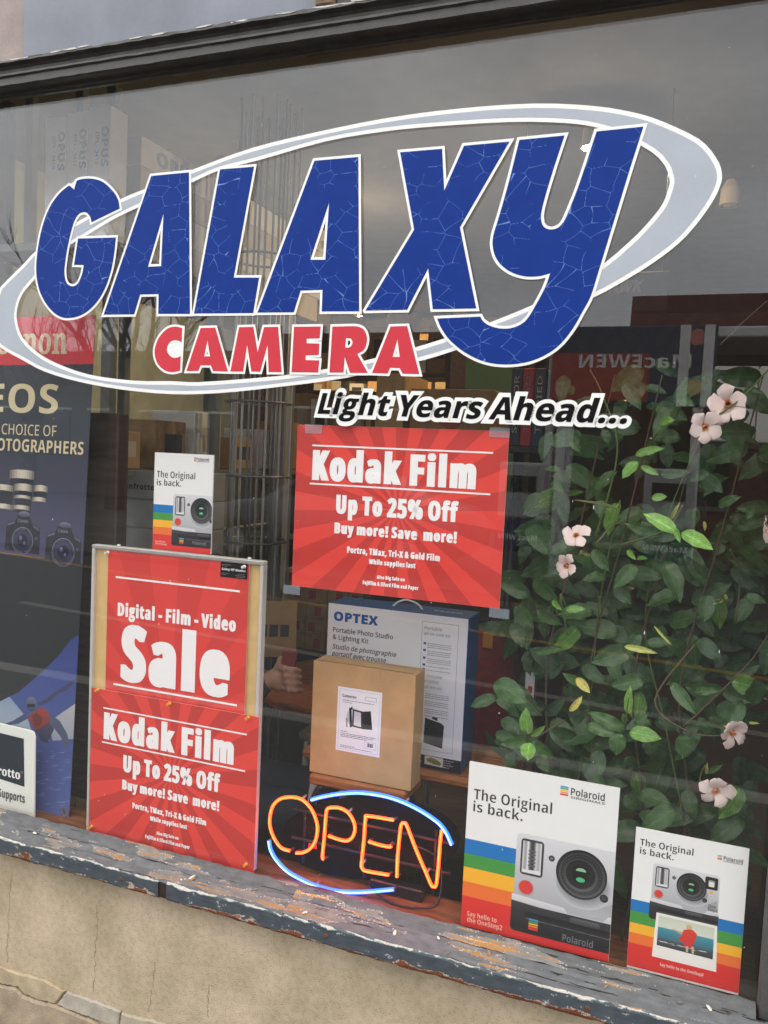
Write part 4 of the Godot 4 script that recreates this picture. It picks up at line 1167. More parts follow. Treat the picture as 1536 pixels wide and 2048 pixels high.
# the picture of the white instant camera; s scales it, (x, y) is its lower left corner; cropped by the sheet's edge
func ink_camera(x: float, y: float, s: float, whole: bool) -> void:
	var w := 236.0 * s
	var grey := rgb(214, 215, 218)
	var black := rgb(34, 34, 36)
	# body
	ink_round(x + 4 * s, y + 60 * s, x + w, y + 214 * s, 12 * s, rgb(222, 222, 224), rgb(176, 177, 180))
	ink_poly([[x + 130 * s, y + 90 * s], [x + 150 * s, y + 78 * s], [x + 200 * s, y + 100 * s], [x + 230 * s, y + 120 * s], [x + 236 * s, y + 84 * s], [x + 160 * s, y + 66 * s]], rgb(160, 161, 164), rgb(186, 187, 190))
	ink_poly([[x, y + 80 * s], [x + 110 * s, y + 74 * s], [x + 118 * s, y + 64 * s], [x + 190 * s, y + 64 * s], [x + 200 * s, y + 76 * s], [x + w + 3 * s, y + 78 * s], [x + w + 3 * s, y + 50 * s], [x, y + 50 * s]], grey, rgb(196, 197, 200))
	# the lens' own shade on the body, as photographed
	for k in 10:
		ink_oval(x + (146 - k * 0.4) * s, y + (126 + k * 1.6) * s, (58 - k * 1.6) * s, (46 - k * 1.2) * s, rgb(196 - k * 8, 197 - k * 8, 200 - k * 8))
	ink_poly([[x, y + 80 * s], [x + 110 * s, y + 74 * s], [x + 118 * s, y + 64 * s], [x + 190 * s, y + 64 * s], [x + 200 * s, y + 76 * s], [x + w + 3 * s, y + 78 * s], [x + w + 3 * s, y + 50 * s], [x, y + 50 * s]], rgb(226, 226, 228), rgb(186, 187, 190))
	# lower half
	ink_round(x, y, x + w + 4 * s, y + 62 * s, 9 * s, rgb(52, 52, 54), black)
	ink_poly([[x, y + 66 * s], [x + 96 * s, y + 60 * s], [x + 108 * s, y + 52 * s], [x + 200 * s, y + 52 * s], [x + 212 * s, y + 62 * s], [x + w + 4 * s, y + 64 * s], [x + w + 4 * s, y + 48 * s], [x, y + 48 * s]], rgb(66, 66, 68), rgb(50, 50, 52))
	ink_round(x + 124 * s, y + 44 * s, x + 184 * s, y + 58 * s, 5 * s, rgb(96, 97, 99), rgb(60, 60, 62))
	ink_poly([[x + 30 * s, y + 47 * s], [x + w, y + 45 * s], [x + w, y + 33 * s], [x + 30 * s, y + 36 * s]], rgb(20, 20, 22), rgb(40, 40, 42))
	ink_poly([[x + 32 * s, y + 33 * s], [x + w, y + 30 * s], [x + w, y + 29 * s], [x + 32 * s, y + 32 * s]], rgb(120, 120, 122))
	# flash
	ink_round(x + 14 * s, y + 126 * s, x + 62 * s, y + 204 * s, 7 * s, rgb(58, 58, 60))
	ink_across(x + 18 * s, y + 131 * s, x + 58 * s, y + 199 * s, [rgb(226, 226, 228), rgb(150, 150, 152), rgb(238, 238, 240), rgb(70, 70, 72), rgb(62, 62, 64), rgb(214, 214, 216), rgb(170, 170, 172), rgb(236, 236, 238)])
	for k in 5:
		ink_poly([[x + 30 * s, y + (146 + 8 * k) * s], [x + 46 * s, y + (146 + 8 * k) * s], [x + 46 * s, y + (149 + 8 * k) * s], [x + 30 * s, y + (149 + 8 * k) * s]], rgb(96, 96, 98))
	ink_poly([[x + 18 * s, y + 131 * s], [x + 58 * s, y + 131 * s], [x + 58 * s, y + 140 * s], [x + 18 * s, y + 137 * s]], rgb(226, 226, 228))
	# red button, small holes
	ink_oval(x + 29 * s, y + 98 * s, 17.5 * s, 17.5 * s, rgb(168, 169, 172))
	ink_oval(x + 29 * s, y + 99 * s, 15 * s, 15 * s, rgb(226, 60, 52), rgb(214, 70, 60))
	ink_oval(x + 79 * s, y + 173 * s, 6.4 * s, 6.4 * s, rgb(52, 52, 54))
	ink_oval(x + 79 * s, y + 173 * s, 3 * s, 3 * s, rgb(120, 120, 122))
	# lens
	var lx := x + 141 * s
	var ly := y + 152 * s
	ink_oval(lx, ly, 52 * s, 52 * s, rgb(22, 22, 24), rgb(44, 44, 46))
	ink_oval(lx + 1 * s, ly - 1 * s, 47 * s, 47 * s, rgb(58, 58, 60), rgb(92, 92, 94))
	ink_oval(lx + 0.5 * s, ly, 43 * s, 43 * s, rgb(30, 30, 32), rgb(62, 62, 64))
	for k in 40:
		var a := TAU * k / 40.0
		ink_oval(lx + 38.5 * s * cos(a), ly + 38.5 * s * sin(a), 0.9 * s, 0.9 * s, rgb(96, 96, 98))
	ink_oval(lx - 1 * s, ly - 1 * s, 35 * s, 35 * s, rgb(52, 52, 54), rgb(96, 97, 98))
	ink_oval(lx - 2 * s, ly, 30 * s, 30 * s, rgb(24, 25, 26), rgb(38, 40, 40))
	ink_oval(lx - 2 * s, ly + 1 * s, 17 * s, 19 * s, rgb(14, 15, 16))
	ink_oval(lx - 1 * s, ly + 7 * s, 10.5 * s, 7 * s, rgb(150, 196, 150))
	ink_poly([[lx - 13 * s, ly + 7 * s], [lx + 12 * s, ly + 7 * s], [lx + 12 * s, ly + 0 * s], [lx - 13 * s, ly + 0 * s]], rgb(14, 15, 16))
	ink_oval(lx - 1 * s, ly - 11 * s, 9 * s, 5 * s, rgb(84, 190, 130))
	# view finder
	ink_oval(x + 189 * s, y + 113 * s, 8.5 * s, 8.5 * s, rgb(44, 44, 46))
	ink_oval(x + 189 * s, y + 113 * s, 5 * s, 5 * s, rgb(66, 66, 68))
	if whole:
		ink_round(x + 186 * s, y + 158 * s, x + 230 * s, y + 204 * s, 6 * s, rgb(30, 30, 32))
		ink_round(x + 197 * s, y + 168 * s, x + 219 * s, y + 193 * s, 4 * s, rgb(150, 150, 146))
		ink_round(x + 199 * s, y + 168 * s, x + 217 * s, y + 187 * s, 3 * s, rgb(226, 226, 220))
		ink_oval(x + 209 * s, y + 148 * s, 8 * s, 5 * s, rgb(236, 170, 70))
	else:
		stripe_logo(x + 39 * s, y + 10 * s, 20 * s, 24 * s)

func instant_card(label: String, at: Vector3, w: float, h: float, tilt: float, kind: int) -> void:
	var t := thing("camera_show_card", label, "show card", at)
	sheet(w, h, 2.6 if kind < 2 else 3.4, rgb(240, 240, 237))
	var cols := [rgb(20, 118, 190), rgb(68, 152, 66), rgb(248, 184, 46), rgb(238, 118, 48), rgb(222, 52, 46)]
	var ys: Array = [[192.4, 160, 130, 98, 66, 0], [113.4, 93.6, 75.1, 57, 38.4, 0], [141.8, 118.8, 94.2, 74, 52.6, 4]][kind]
	for i in 5:
		ink_poly([[0, ys[i]], [w, ys[i]], [w, ys[i + 1]], [0, ys[i + 1]]], cols[i])
	var dark: Material = M.ink_dark
	var z := 0.0031
	if kind == 0:
		ink_camera(107, 17, 0.99, false)
		stripe_logo(194, 325, 16.5, 19.5)
	elif kind == 1:
		ink_camera(56.5, 13.5, 0.605, false)
		stripe_logo(116, 226.5, 5.5, 9.5)
	else:
		ink_camera(35, 111, 0.53, true)
		stripe_logo(152, 257, 8.6, 9)
		ink_poly([[0, 0], [w, 0], [w, 3.4], [0, 3.4]], rgb(232, 230, 224))
		# the picture sliding out: a figure in a red dress by the sea
		ink_poly([[49, 126], [161, 126], [165, 35], [46, 35]], rgb(240, 238, 230))
		ink_poly([[53.5, 121], [156, 121], [156.5, 98], [53.5, 98]], rgb(206, 212, 190), rgb(216, 222, 206))
		ink_poly([[53.5, 98], [156.5, 98], [157, 74], [53.5, 74]], rgb(72, 152, 168), rgb(60, 110, 128))
		ink_poly([[53.5, 76], [157, 74], [157, 58], [53.5, 60]], rgb(84, 92, 92), rgb(52, 56, 58))
		for k in 7:
			ink_poly([[56 + k * 13, 70 - k % 3 * 2], [72 + k * 12, 71 - k % 2], [74 + k * 12, 69], [60 + k * 12, 68]], rgb(186, 196, 196))
		ink_poly([[96, 98], [104, 101], [106, 96], [98, 93], [80, 99], [80, 101]], rgb(206, 168, 140))
		ink_oval(111, 110, 5.4, 6.2, rgb(206, 178, 130))
		ink_poly([[101, 103], [109, 106], [118, 107], [126, 100], [124, 88], [118, 72], [106, 70], [100, 78], [91, 82], [98, 90]], rgb(222, 62, 52), rgb(206, 56, 48))
		ink_poly([[107, 72], [112, 72], [112, 60], [108, 60]], rgb(206, 168, 140))
		ink_poly([[117, 73], [122, 74], [123, 60], [119, 60]], rgb(206, 168, 140))
	var pm := printed(0.35, 0.5)
	part(t, "card", bx(w / 1000 + 0.0004, h / 1000 + 0.0004, 0.0046, 0.0006), M.paper, Vector3(w / 2000, h / 2000, 0.0))
	part(t, "print", quad_mesh(w / 1000, h / 1000), pm, Vector3(0, 0, 0.0027))
	var reg := {"bold": true, "fat": -0.012}
	var thin := {"bold": false, "fat": 0.02}
	match kind:
		0:
			lines_on(t, [["The Original", 13.4, 179.8, 281.5, 22.5], ["is back.", 13.6, 120.5, 254.5, 22]], dark, reg, z)
			lines_on(t, [["Polaroid", 215.5, 283, 329, 15], ["ORIGINALS", 216, 284, 322.0, 4.6]], dark, thin, z)
			lines_on(t, [["Polaroid", 217.0, 278.7, 20.7, 14.7]], M.ink_grey, thin, z)
			lines_on(t, [["Say hello to", 13.4, 78.2, 23.9, 10.3], ["the OneStep2", 13.9, 91, 10.6, 10.3]], mat(rgb(246, 200, 186), 0.5), reg, z)
		1:
			lines_on(t, [["The Original", 8, 121.4, 181.7, 15.9], ["is back.", 8.1, 81.2, 161.6, 15]], dark, reg, z)
			lines_on(t, [["Polaroid", 123.6, 159.6, 228, 7.6], ["ORIGINALS", 124, 159.6, 225.2, 2.0]], dark, thin, z)
			lines_on(t, [["Polaroid", 119.4, 157.5, 20.7, 8.1]], M.ink_grey, thin, z)
			lines_on(t, [["Say hello to", 8, 38, 18, 4.6], ["the OneStep2", 8, 44, 12.0, 4.6]], mat(rgb(246, 200, 186), 0.5), reg, z)
		2:
			lines_on(t, [["The Original", 9.4, 108.9, 254.7, 13.2], ["is back.", 9.9, 73.7, 237.4, 13.0]], dark, reg, z)
			lines_on(t, [["Polaroid", 163.3, 197.5, 258.7, 7.6], ["ORIGINALS", 163.6, 197.5, 255.6, 2.2]], dark, thin, z)
			lines_on(t, [["One", 142.6, 155.8, 159.5, 6.0], ["Step2", 141.3, 159.5, 153, 6.0]], dark, thin, z)
			lines_on(t, [["Say hello to the OneStep2", 62, 143, 20, 6.0]], mat(rgb(248, 226, 216), 0.5), reg, z)
	t.rotation.x = tilt

func posters() -> void:
	film_poster("red film sale poster with sunburst rays taped up on the glass, clear of the board", Vector3(-0.0545, 1.345, -0.008), 0.0)
	for a in [[-0.067, 1.333, "lower left"], [0.412, 1.333, "lower right"], [-0.028, 1.697, "upper left"], [0.392, 1.703, "upper right"]]:
		var tp := thing("tape_strip", "clear bluish tape on the %s corner of the taped red poster" % a[2], "tape", Vector3(a[0], a[1], -0.0048))
		part(tp, "film", bx(0.042, 0.02, 0.0004, 0.0), M.tape, Vector3(0.014, 0.003, 0))
	instant_card("white show card with rainbow stripes and part of an instant camera, beside the neon sign", Vector3(0.3735, 0.6445, -0.032), 311, 360.5, -0.01, 0)
	instant_card("small show card with rainbow stripes standing behind the sale board", Vector3(-0.4885, 1.387, -0.08), 172, 243.5, 0.0, 1)
	instant_card("show card of instant camera printing a seaside picture, by the window frame", Vector3(0.7205, 0.6445, -0.032), 207, 288.5, -0.01, 2)

# ---------------------------------------------------------------- banner, supports sign, sale board
func banner_and_board() -> void:
	# banner hanging behind the glass, leaning back; x runs from -460 mm to 0 at its right edge
	var t := thing("camera_banner", "tall dark banner of cameras, lenses and a skier with red band on top", "banner", Vector3(-0.739, 0.626, -0.081))
	t.rotation.x = -0.0466
	var off := 460.0
	sheet(460, 1362, 1.5, rgb(52, 58, 66))
	ink_poly([[0, 1015], [460, 1015], [460, 700], [0, 700]], rgb(50, 54, 66), rgb(74, 72, 104))
	ink_poly([[0, 1362], [460, 1362], [460, 1232], [0, 1226]], rgb(206, 56, 66))
	ink_poly([[0, 700], [449, 700], [449, 696], [460, 696], [460, 0], [0, 0]], rgb(38, 42, 42))
	ink_poly([[0, 703], [460, 697], [460, 700], [0, 706]], rgb(120, 92, 50))
	# long white lenses
	for l in [[-270, -182, 936, 60, 0], [-250, -185, 898, 80, 0], [-182, -132, 896, 44, 1], [-320, -252, 898, 70, 1]]:
		ink_poly([[off + l[0], l[2]], [off + l[1], l[2] - 4], [off + l[1] - 4, l[2] - l[3]], [off + l[0] + 6, l[2] - l[3] + 3]], rgb(40, 42, 52))
	for b in [[-270, -182, 936, 24], [-252, -186, 898, 20], [-250, -190, 866, 9], [-254, -192, 838, 12], [-182, -132, 897, 17], [-186, -136, 864, 12], [-330, -254, 892, 17], [-330, -254, 838, 14]]:
		var bw: float = b[1] - b[0]
		for k in 10:   # the barrel's shading, as photographed
			var u := k / 10.0
			var lum := 0.55 + 0.45 * sin(PI * clampf(u * 1.1, 0, 1))
			var dip := 3.0 * sin(PI * u)
			var dip2 := 3.0 * sin(PI * (u + 0.1))
			ink_poly([[off + b[0] + bw * u, b[2] + dip], [off + b[0] + bw * (u + 0.1), b[2] + dip2], [off + b[0] + bw * (u + 0.1), b[2] - b[3] + dip2], [off + b[0] + bw * u, b[2] - b[3] + dip]], rgb(206 * lum, 196 * lum, 178 * lum))
	# two camera bodies with round lenses
	for c in [[-212, 742, 38], [-68, 722, 39]]:
		var x: float = off + c[0]
		var y: float = c[1]
		var r: float = c[2]
		ink_poly([[x - 62, y - 30], [x - 60, y + 46], [x - 30, y + 54], [x - 20, y + 70], [x + 22, y + 68], [x + 32, y + 50], [x + 60, y + 40], [x + 62, y - 34]], rgb(44, 44, 54), rgb(34, 34, 42))
		ink_oval(x + 2, y + 74, 20, 8, rgb(120, 118, 140), rgb(70, 68, 88))
		ink_poly([[x - 58, y + 44], [x - 30, y + 52], [x - 32, y + 46], [x - 56, y + 38]], rgb(92, 92, 112))
		ink_poly([[x + 34, y + 48], [x + 58, y + 38], [x + 56, y + 30], [x + 36, y + 40]], rgb(80, 80, 100))
		ink_oval(x + 48, y + 10, 5, 5, rgb(70, 70, 84))
		ink_poly([[x - 60, y + 20], [x - 46, y + 20], [x - 46, y - 28], [x - 60, y - 28]], rgb(26, 26, 32), rgb(52, 52, 64))
		ink_oval(x, y, r, r, rgb(120, 120, 140), rgb(96, 96, 110))
		ink_oval(x, y, r - 2.5, r - 2.5, rgb(40, 42, 60), rgb(30, 32, 46))
		ink_oval(x, y, r - 10, r - 10, rgb(60, 62, 92), rgb(36, 38, 60))
		ink_oval(x, y, r - 20, r - 20, rgb(22, 24, 34))
		for k in 36:
			var a := TAU * k / 36.0
			if k % 7 != 0:
				ink_oval(x + (r - 6) * cos(a), y + (r - 6) * sin(a), 1.1, 1.1, rgb(150, 150, 170))
		ink_oval(x - 7, y + 7, 6, 7, rgb(112, 114, 160), rgb(70, 72, 120))
		ink_oval(x + 7, y - 6, 4, 5, rgb(84, 86, 150))
	# ski picture under the curve
	var sky_c := [[0, 0], [460, 0], [460, 505], [434, 488], [402, 448], [350, 396], [263, 321], [198, 285], [0, 215]]
	ink_poly(sky_c, rgb(54, 68, 128), rgb(88, 102, 158))
	ink_poly([[0, 215], [198, 285], [230, 303], [300, 250], [330, 190], [200, 170], [0, 130]], rgb(132, 150, 176), rgb(196, 198, 190))
	ink_poly([[460, 318], [397, 272], [380, 230], [390, 205], [460, 222]], rgb(176, 174, 172), rgb(150, 154, 172))
	for k in 60:   # ridges and powder on the slope
		var sx := rng.randf_range(180, 455)
		var sy := rng.randf_range(20, 190)
		var sw := rng.randf_range(10, 46)
		ink_poly([[sx, sy], [sx + sw, sy + sw * 0.3], [sx + sw * 0.8, sy + sw * 0.12]], rgb(96 + rng.randi() % 26, 108 + rng.randi() % 26, 162))
	ink_poly([[460, 390], [425, 362], [395, 344], [362, 318], [330, 298], [345, 296], [375, 312], [402, 338], [430, 350], [460, 384]], rgb(62, 66, 96))
	ink_poly([[296, 270], [248, 238], [222, 226], [232, 222], [268, 233], [300, 252]], rgb(70, 80, 116))
	ink_poly([[374, 278], [410, 264], [438, 233], [449, 204], [438, 190], [416, 221], [393, 240], [372, 246]], rgb(78, 86, 110))
	ink_poly([[297, 256], [341, 291], [371, 283], [376, 250], [361, 233], [329, 222]], rgb(150, 62, 50), rgb(120, 56, 50))
	ink_poly([[312, 262], [330, 274], [352, 262], [346, 240], [326, 236]], rgb(112, 48, 44), rgb(96, 46, 46))
	ink_poly([[329, 222], [373, 252], [393, 238], [373, 196], [350, 198]], rgb(66, 66, 86))
	ink_oval(off - 150, 294, 19, 20, rgb(112, 116, 140), rgb(60, 62, 80))
	ink_poly([[off - 164, 292], [off - 138, 296], [off - 138, 288], [off - 164, 284]], rgb(30, 32, 44))
	ink_poly([[off - 236, 222], [off - 262, 196], [off - 258, 194], [off - 232, 219]], rgb(50, 52, 62))
	ink_poly([[0, 0], [336, 0], [450, 0], [450, 3], [336, 6], [0, 12]], rgb(34, 40, 60))
	part(t, "print", quad_mesh(0.460, 1.362), printed(0.4), Vector3(-0.460, 0, 0.0006))
	part(t, "banner_cloth", bx(0.4602, 1.3622, 0.0008, 0.0), M.ink_dark, Vector3(-0.230, 0.681, 0.0))
	var z := 0.0009
	lines_on(t, [["Canon", -345, -91, 1259, 73]], M.cream, {"font": "Droid Serif", "fat": 0.01}, z)
	lines_on(t, [["EOS", -366, -112, 1097, 79]], M.cream, {}, z)
	lines_on(t, [["THE CHOICE OF", -388, -112, 1035, 29]], M.cream, {"bold": false}, z)
	lines_on(t, [["PHOTOGRAPHERS", -376, -17, 989, 34]], M.cream, {"fat": -0.005}, z)
	lines_on(t, [["Canon", -232, -196, 793, 9], ["Canon", -88, -55, 775, 9]], M.ink_grey, {"font": "Droid Serif"}, z)
	part(t, "grommet", lathe([[0.006, 0.0], [0.012, 0.0], [0.012, 0.002], [0.006, 0.002]], 16), M.steel, Vector3(-0.0135, 0.02, 0.001), Vector3(PI / 2, 0, 0))
	# dark post behind the banner's edge
	var post := thing("window_post", "dark brown wooden post between the banner and the sale board", "post", Vector3(-0.775, 0.63, -0.22))
	part(post, "shaft", bx(0.15, 1.1, 0.05, 0.004), M.dark_wood, Vector3(0, 0.55, 0))
	# white supports sign
	var sg := thing("supports_sign", "white rounded sign with dark square standing on the ledge by the banner", "sign", Vector3(-1.02, 0.632, -0.04))
	sheet(203, 240, 3.0, rgb(236, 238, 228))
	ink_poly([[0, 216], [163, 213], [168, 81], [0, 90]], rgb(24, 38, 50))
	var outline := PackedVector2Array()
	for q in [[0, 0], [0.203, 0], [0.201, 0.225], [0.196, 0.236], [0.186, 0.2395], [0, 0.243]]:
		outline.append(Vector2(q[0], q[1]))
	part(sg, "board", slab(outline, 0.004), mat(rgb(236, 238, 228), 0.35), Vector3(0, 0, 0.0))
	part(sg, "dark_square", flat_mesh(PackedVector2Array([Vector2(0, 0.0925), Vector2(0, 0.2175), Vector2(0.163, 0.2135), Vector2(0, 0.0925), Vector2(0.163, 0.2135), Vector2(0.168, 0.0815)])), mat(rgb(24, 38, 50), 0.4), Vector3(0, 0, 0.0046))
	lines_on(sg, [["Manfrotto", -14, 153, 99, 24]], M.ink_white, {"font": "Droid Serif", "fat": 0.02}, 0.0052)
	lines_on(sg, [["®", 154, 163, 117, 6.5]], M.ink_grey, {}, 0.0052)
	lines_on(sg, [["Camera Supports", -9, 170, 37.5, 23]], M.ink_dark, {"fat": 0.0}, 0.0052)
	# sale board
	var b := thing("sale_board", "pin board in aluminium frame holding a large red sale poster", "board", Vector3(-0.6455, 0.634, -0.05))
	part(b, "backing", bx(0.488, 0.745, 0.008, 0.001), M.board, Vector3(0.248, 0.3755, -0.004))
	var fm := mat(rgb(196, 194, 186), 0.45)
	part(b, "frame_rail", bx(0.500, 0.010, 0.022, 0.002), fm, Vector3(0.2485, 0.7495, 0.0))
	for k in 3:
		part(b, "frame_groove", bx(0.499, 0.0008, 0.0008, 0.0), M.dull_steel, Vector3(0.2485, 0.7470 + k * 0.0024, 0.0112))
	part(b, "frame_rail", bx(0.500, 0.010, 0.022, 0.002), fm, Vector3(0.2485, 0.0055, 0.0))
	part(b, "frame_rail", bx(0.009, 0.734, 0.022, 0.002), fm, Vector3(0.003, 0.3775, 0.0))
	part(b, "frame_rail", bx(0.009, 0.734, 0.022, 0.002), fm, Vector3(0.494, 0.3775, 0.0))
	for x in [0.075, 0.455]:
		part(b, "corner_knob", lathe([[0.0, 0.006], [0.004, 0.005], [0.005, 0.002], [0.003, 0.0]], 12), M.white_metal, Vector3(x, 0.7545, 0.0))
	var sp := thing("sale_poster", "tall red sale poster pinned on the framed board", "poster", Vector3(-0.597, 0.66, -0.0432))
	rays(411, 721, 200, 300, rgb(222, 68, 60), rgb(208, 62, 56), 30)
	part(sp, "sheet", quad_mesh(0.411, 0.721), printed(0.45), Vector3(0, 0, 0.0004))
	part(sp, "paper_back", bx(0.4112, 0.7212, 0.0005, 0.0), M.paper, Vector3(0.2055, 0.3605, 0.0))
	lines_on(sp, [["Digital - Film - Video", 33.5, 379.5, 552.5, 34]], M.ink_white, {"fat": 0.055, "faty": 0.018, "track": 1.55}, 0.0008)
	lines_on(sp, [["Sale", 46.8, 367, 388, 145]], M.ink_white, {"fat": 0.075, "faty": 0.022, "track": 1.6}, 0.0008)
	for l in [[25, 387, 651], [25.8, 389.8, 375]]:
		part(sp, "rule", flat_mesh(PackedVector2Array([Vector2(l[0], l[2] - 2.4) / 1000, Vector2(l[1], l[2] - 2.4) / 1000, Vector2(l[1], l[2] + 2.4) / 1000, Vector2(l[0], l[2] - 2.4) / 1000, Vector2(l[1], l[2] + 2.4) / 1000, Vector2(l[0], l[2] + 2.4) / 1000])), M.ink_white, Vector3(0, 0, 0.0008))
	var card := thing("member_card", "small black membership card pinned on the corner of the sale poster", "card", Vector3(-0.2645, 1.3415, -0.0418))
	part(card, "card", bx(0.074, 0.0375, 0.0008, 0.0002), M.ink_black, Vector3(0.037, 0.01875, 0))
	lines_on(card, [["Galaxy VIP Member", 4, 70, 17, 5.5]], M.ink_white, {"skew": 0.1}, 0.0009)
	greek(card, [[4, 30, 30], [4, 22, 26.5], [4, 26, 9], [4, 16, 5.5], [48, 69, 10], [42, 69, 6.5], [44, 69, 3]], 1.2, M.ink_grey, 0.0009)
	film_poster("red film sale poster with sunburst rays pinned over the foot of the framed board", Vector3(-0.6305, 0.6375, -0.0315), 0.0)
	var k2: Node3D = get_child(get_child_count() - 1)
	k2.scale = Vector3(1.024, 1.052, 1.0)
	var ym := mat(rgb(232, 160, 40), 0.35)
	for p in [[-0.607, 1.0185], [-0.3875, 1.0165], [-0.166, 1.0165], [-0.617, 0.656], [-0.158, 0.66]]:
		pin(Vector3(p[0], p[1], -0.0295), ym, "orange push pin holding the red film poster to the board", "orange push pins")
	for p in [[-0.594, 1.372], [-0.1965, 1.372]]:
		pin(Vector3(p[0], p[1], -0.0405), M.white_metal, "white push pin in a top corner of the sale poster", "white push pins")

# small print too small to read: [x0, x1, y] in millimetres, each a broken line of short dashes
func greek(root: Node3D, list: Array, high: float, m: Material, z: float) -> void:
	var all := PackedVector2Array()
	var r := RandomNumberGenerator.new()
	r.seed = 5
	for l in list:
		var x: float = l[0]
		while x < l[1] - high * 0.5:
			var w := minf(r.randf_range(1.0, 4.2) * high, l[1] - x)
			var h := high * r.randf_range(0.8, 1.0)
			var a := Vector2(x, l[2]) / 1000.0
			var b := Vector2(x + w, l[2] + h) / 1000.0
			all.append_array(PackedVector2Array([a, Vector2(b.x, a.y), b, a, b, Vector2(a.x, b.y)]))
			x += w + high * 0.7
	part(root, "small_print", flat_mesh(all), m, Vector3(0, 0, z))

# ---------------------------------------------------------------- neon sign
func neon_sign() -> void:
	var t := thing("neon_sign", "lit open sign of orange neon letters between two blue arcs", "neon sign", Vector3.ZERO)
	var red := mat(rgb(130, 26, 10), 0.3)
	red.emission_enabled = true
	red.emission = Color(1.0, 0.24, 0.07)
	red.emission_energy_multiplier = 2.6
	var blue := mat(rgb(20, 40, 130), 0.3)
	blue.emission_enabled = true
	blue.emission = Color(0.14, 0.34, 1.0)
	blue.emission_energy_multiplier = 1.9
	var red_core: StandardMaterial3D = red.duplicate()
	red_core.emission = Color(1.0, 0.38, 0.14)
	var blue_core: StandardMaterial3D = blue.duplicate()
	blue_core.emission = Color(0.45, 0.68, 1.0)
	var clear := mat(Color(0.85, 0.85, 0.85, 0.25), 0.05)
	clear.transparency = BaseMaterial3D.TRANSPARENCY_ALPHA
	var dull := mat(rgb(96, 70, 62), 0.4)
	for k in NEON:
		var l := []
		for i in range(0, NEON[k].size(), 2):
			l.append(Vector3(NEON[k][i], NEON[k][i + 1], -0.06))
		var is_blue: bool = k == "top" or k == "bottom"
		var tb := part(t, "neon_arc" if is_blue else "neon_letter", tube(smooth_line(l, 6), 0.0047 if is_blue else 0.0037, -1.0, 10), blue if is_blue else red)
		# the glowing column inside shows brightest along the tube's middle
		var mid_line := smooth_line(l, 6)
		for i in mid_line.size():
			mid_line[i].z += 0.0034 if is_blue else 0.0026
		part(tb, "neon_core", tube(mid_line, 0.0021 if is_blue else 0.0017, -1.0, 8), blue_core if is_blue else red_core)
		# blacked-out tube ends bent back to the board, and clear stand-offs
		for e in [0, -1]:
			var p: Vector3 = l[e]
			part(tb, "tube_end", tube(PackedVector3Array([p, p + Vector3(0, 0, -0.008), p + Vector3(0, -0.004, -0.022)]), 0.0032, -1.0, 8), dull)
		var mid: Vector3 = l[l.size() / 2]
		part(tb, "stand_off", tube(PackedVector3Array([mid + Vector3(0, 0, -0.006), mid + Vector3(0, 0, -0.024)]), 0.003, -1.0, 8), clear)
	# black carrier board following the arcs, and its rails
	var ol := PackedVector2Array()
	for k in 40:
		var a := TAU * k / 40
		ol.append(Vector2(0.118 + 0.226 * cos(a), 0.752 + 0.1 * sin(a) + 0.045 * cos(a)))
	part(t, "carrier_board", slab(ol, 0.003), mat(rgb(15, 13, 15), 0.95, 0.1), Vector3(0, 0, -0.102))
	for y in [0.72, 0.79]:
		part(t, "rail", bx(0.40, 0.006, 0.006, 0.001), M.black_plastic, Vector3(0.13, y, -0.088))
	for x in [-0.04, 0.12, 0.29]:
		part(t, "rail", bx(0.006, 0.15, 0.006, 0.001), M.black_plastic, Vector3(x, 0.735, -0.0945))
	part(t, "transformer", bx(0.13, 0.028, 0.03, 0.003), M.black_plastic, Vector3(0.2, 0.648, -0.105))
	part(t, "cable", tube(smooth_line([Vector3(0.13, 0.652, -0.08), Vector3(0.2, 0.635, -0.06), Vector3(0.27, 0.64, -0.06), Vector3(0.31, 0.66, -0.07), Vector3(0.3, 0.74, -0.095), Vector3(0.24, 0.77, -0.085)], 6), 0.0026, -1.0, 6), M.black_plastic)
	var lb := part(t, "red_label", bx(0.022, 0.01, 0.0008, 0.0), mat(rgb(196, 40, 52), 0.5), Vector3(-0.0115, 0.7115, -0.0836))
	for a in [[Vector3(0.0, 0.77, -0.045), Color(1.0, 0.3, 0.1), 0.002], [Vector3(0.12, 0.76, -0.045), Color(1.0, 0.3, 0.1), 0.002], [Vector3(0.26, 0.75, -0.045), Color(1.0, 0.3, 0.1), 0.002], [Vector3(0.06, 0.67, -0.045), Color(0.25, 0.45, 1.0), 0.0015], [Vector3(0.2, 0.86, -0.045), Color(0.25, 0.45, 1.0), 0.0015]]:
		var o := OmniLight3D.new()
		o.name = "neon_light"
		o.light_color = a[1]
		o.light_energy = a[2]
		o.light_size = 0.02
		o.omni_range = 3.0
		o.omni_attenuation = 2.0
		o.shadow_enabled = true
		o.position = a[0]
		t.add_child(o, true)

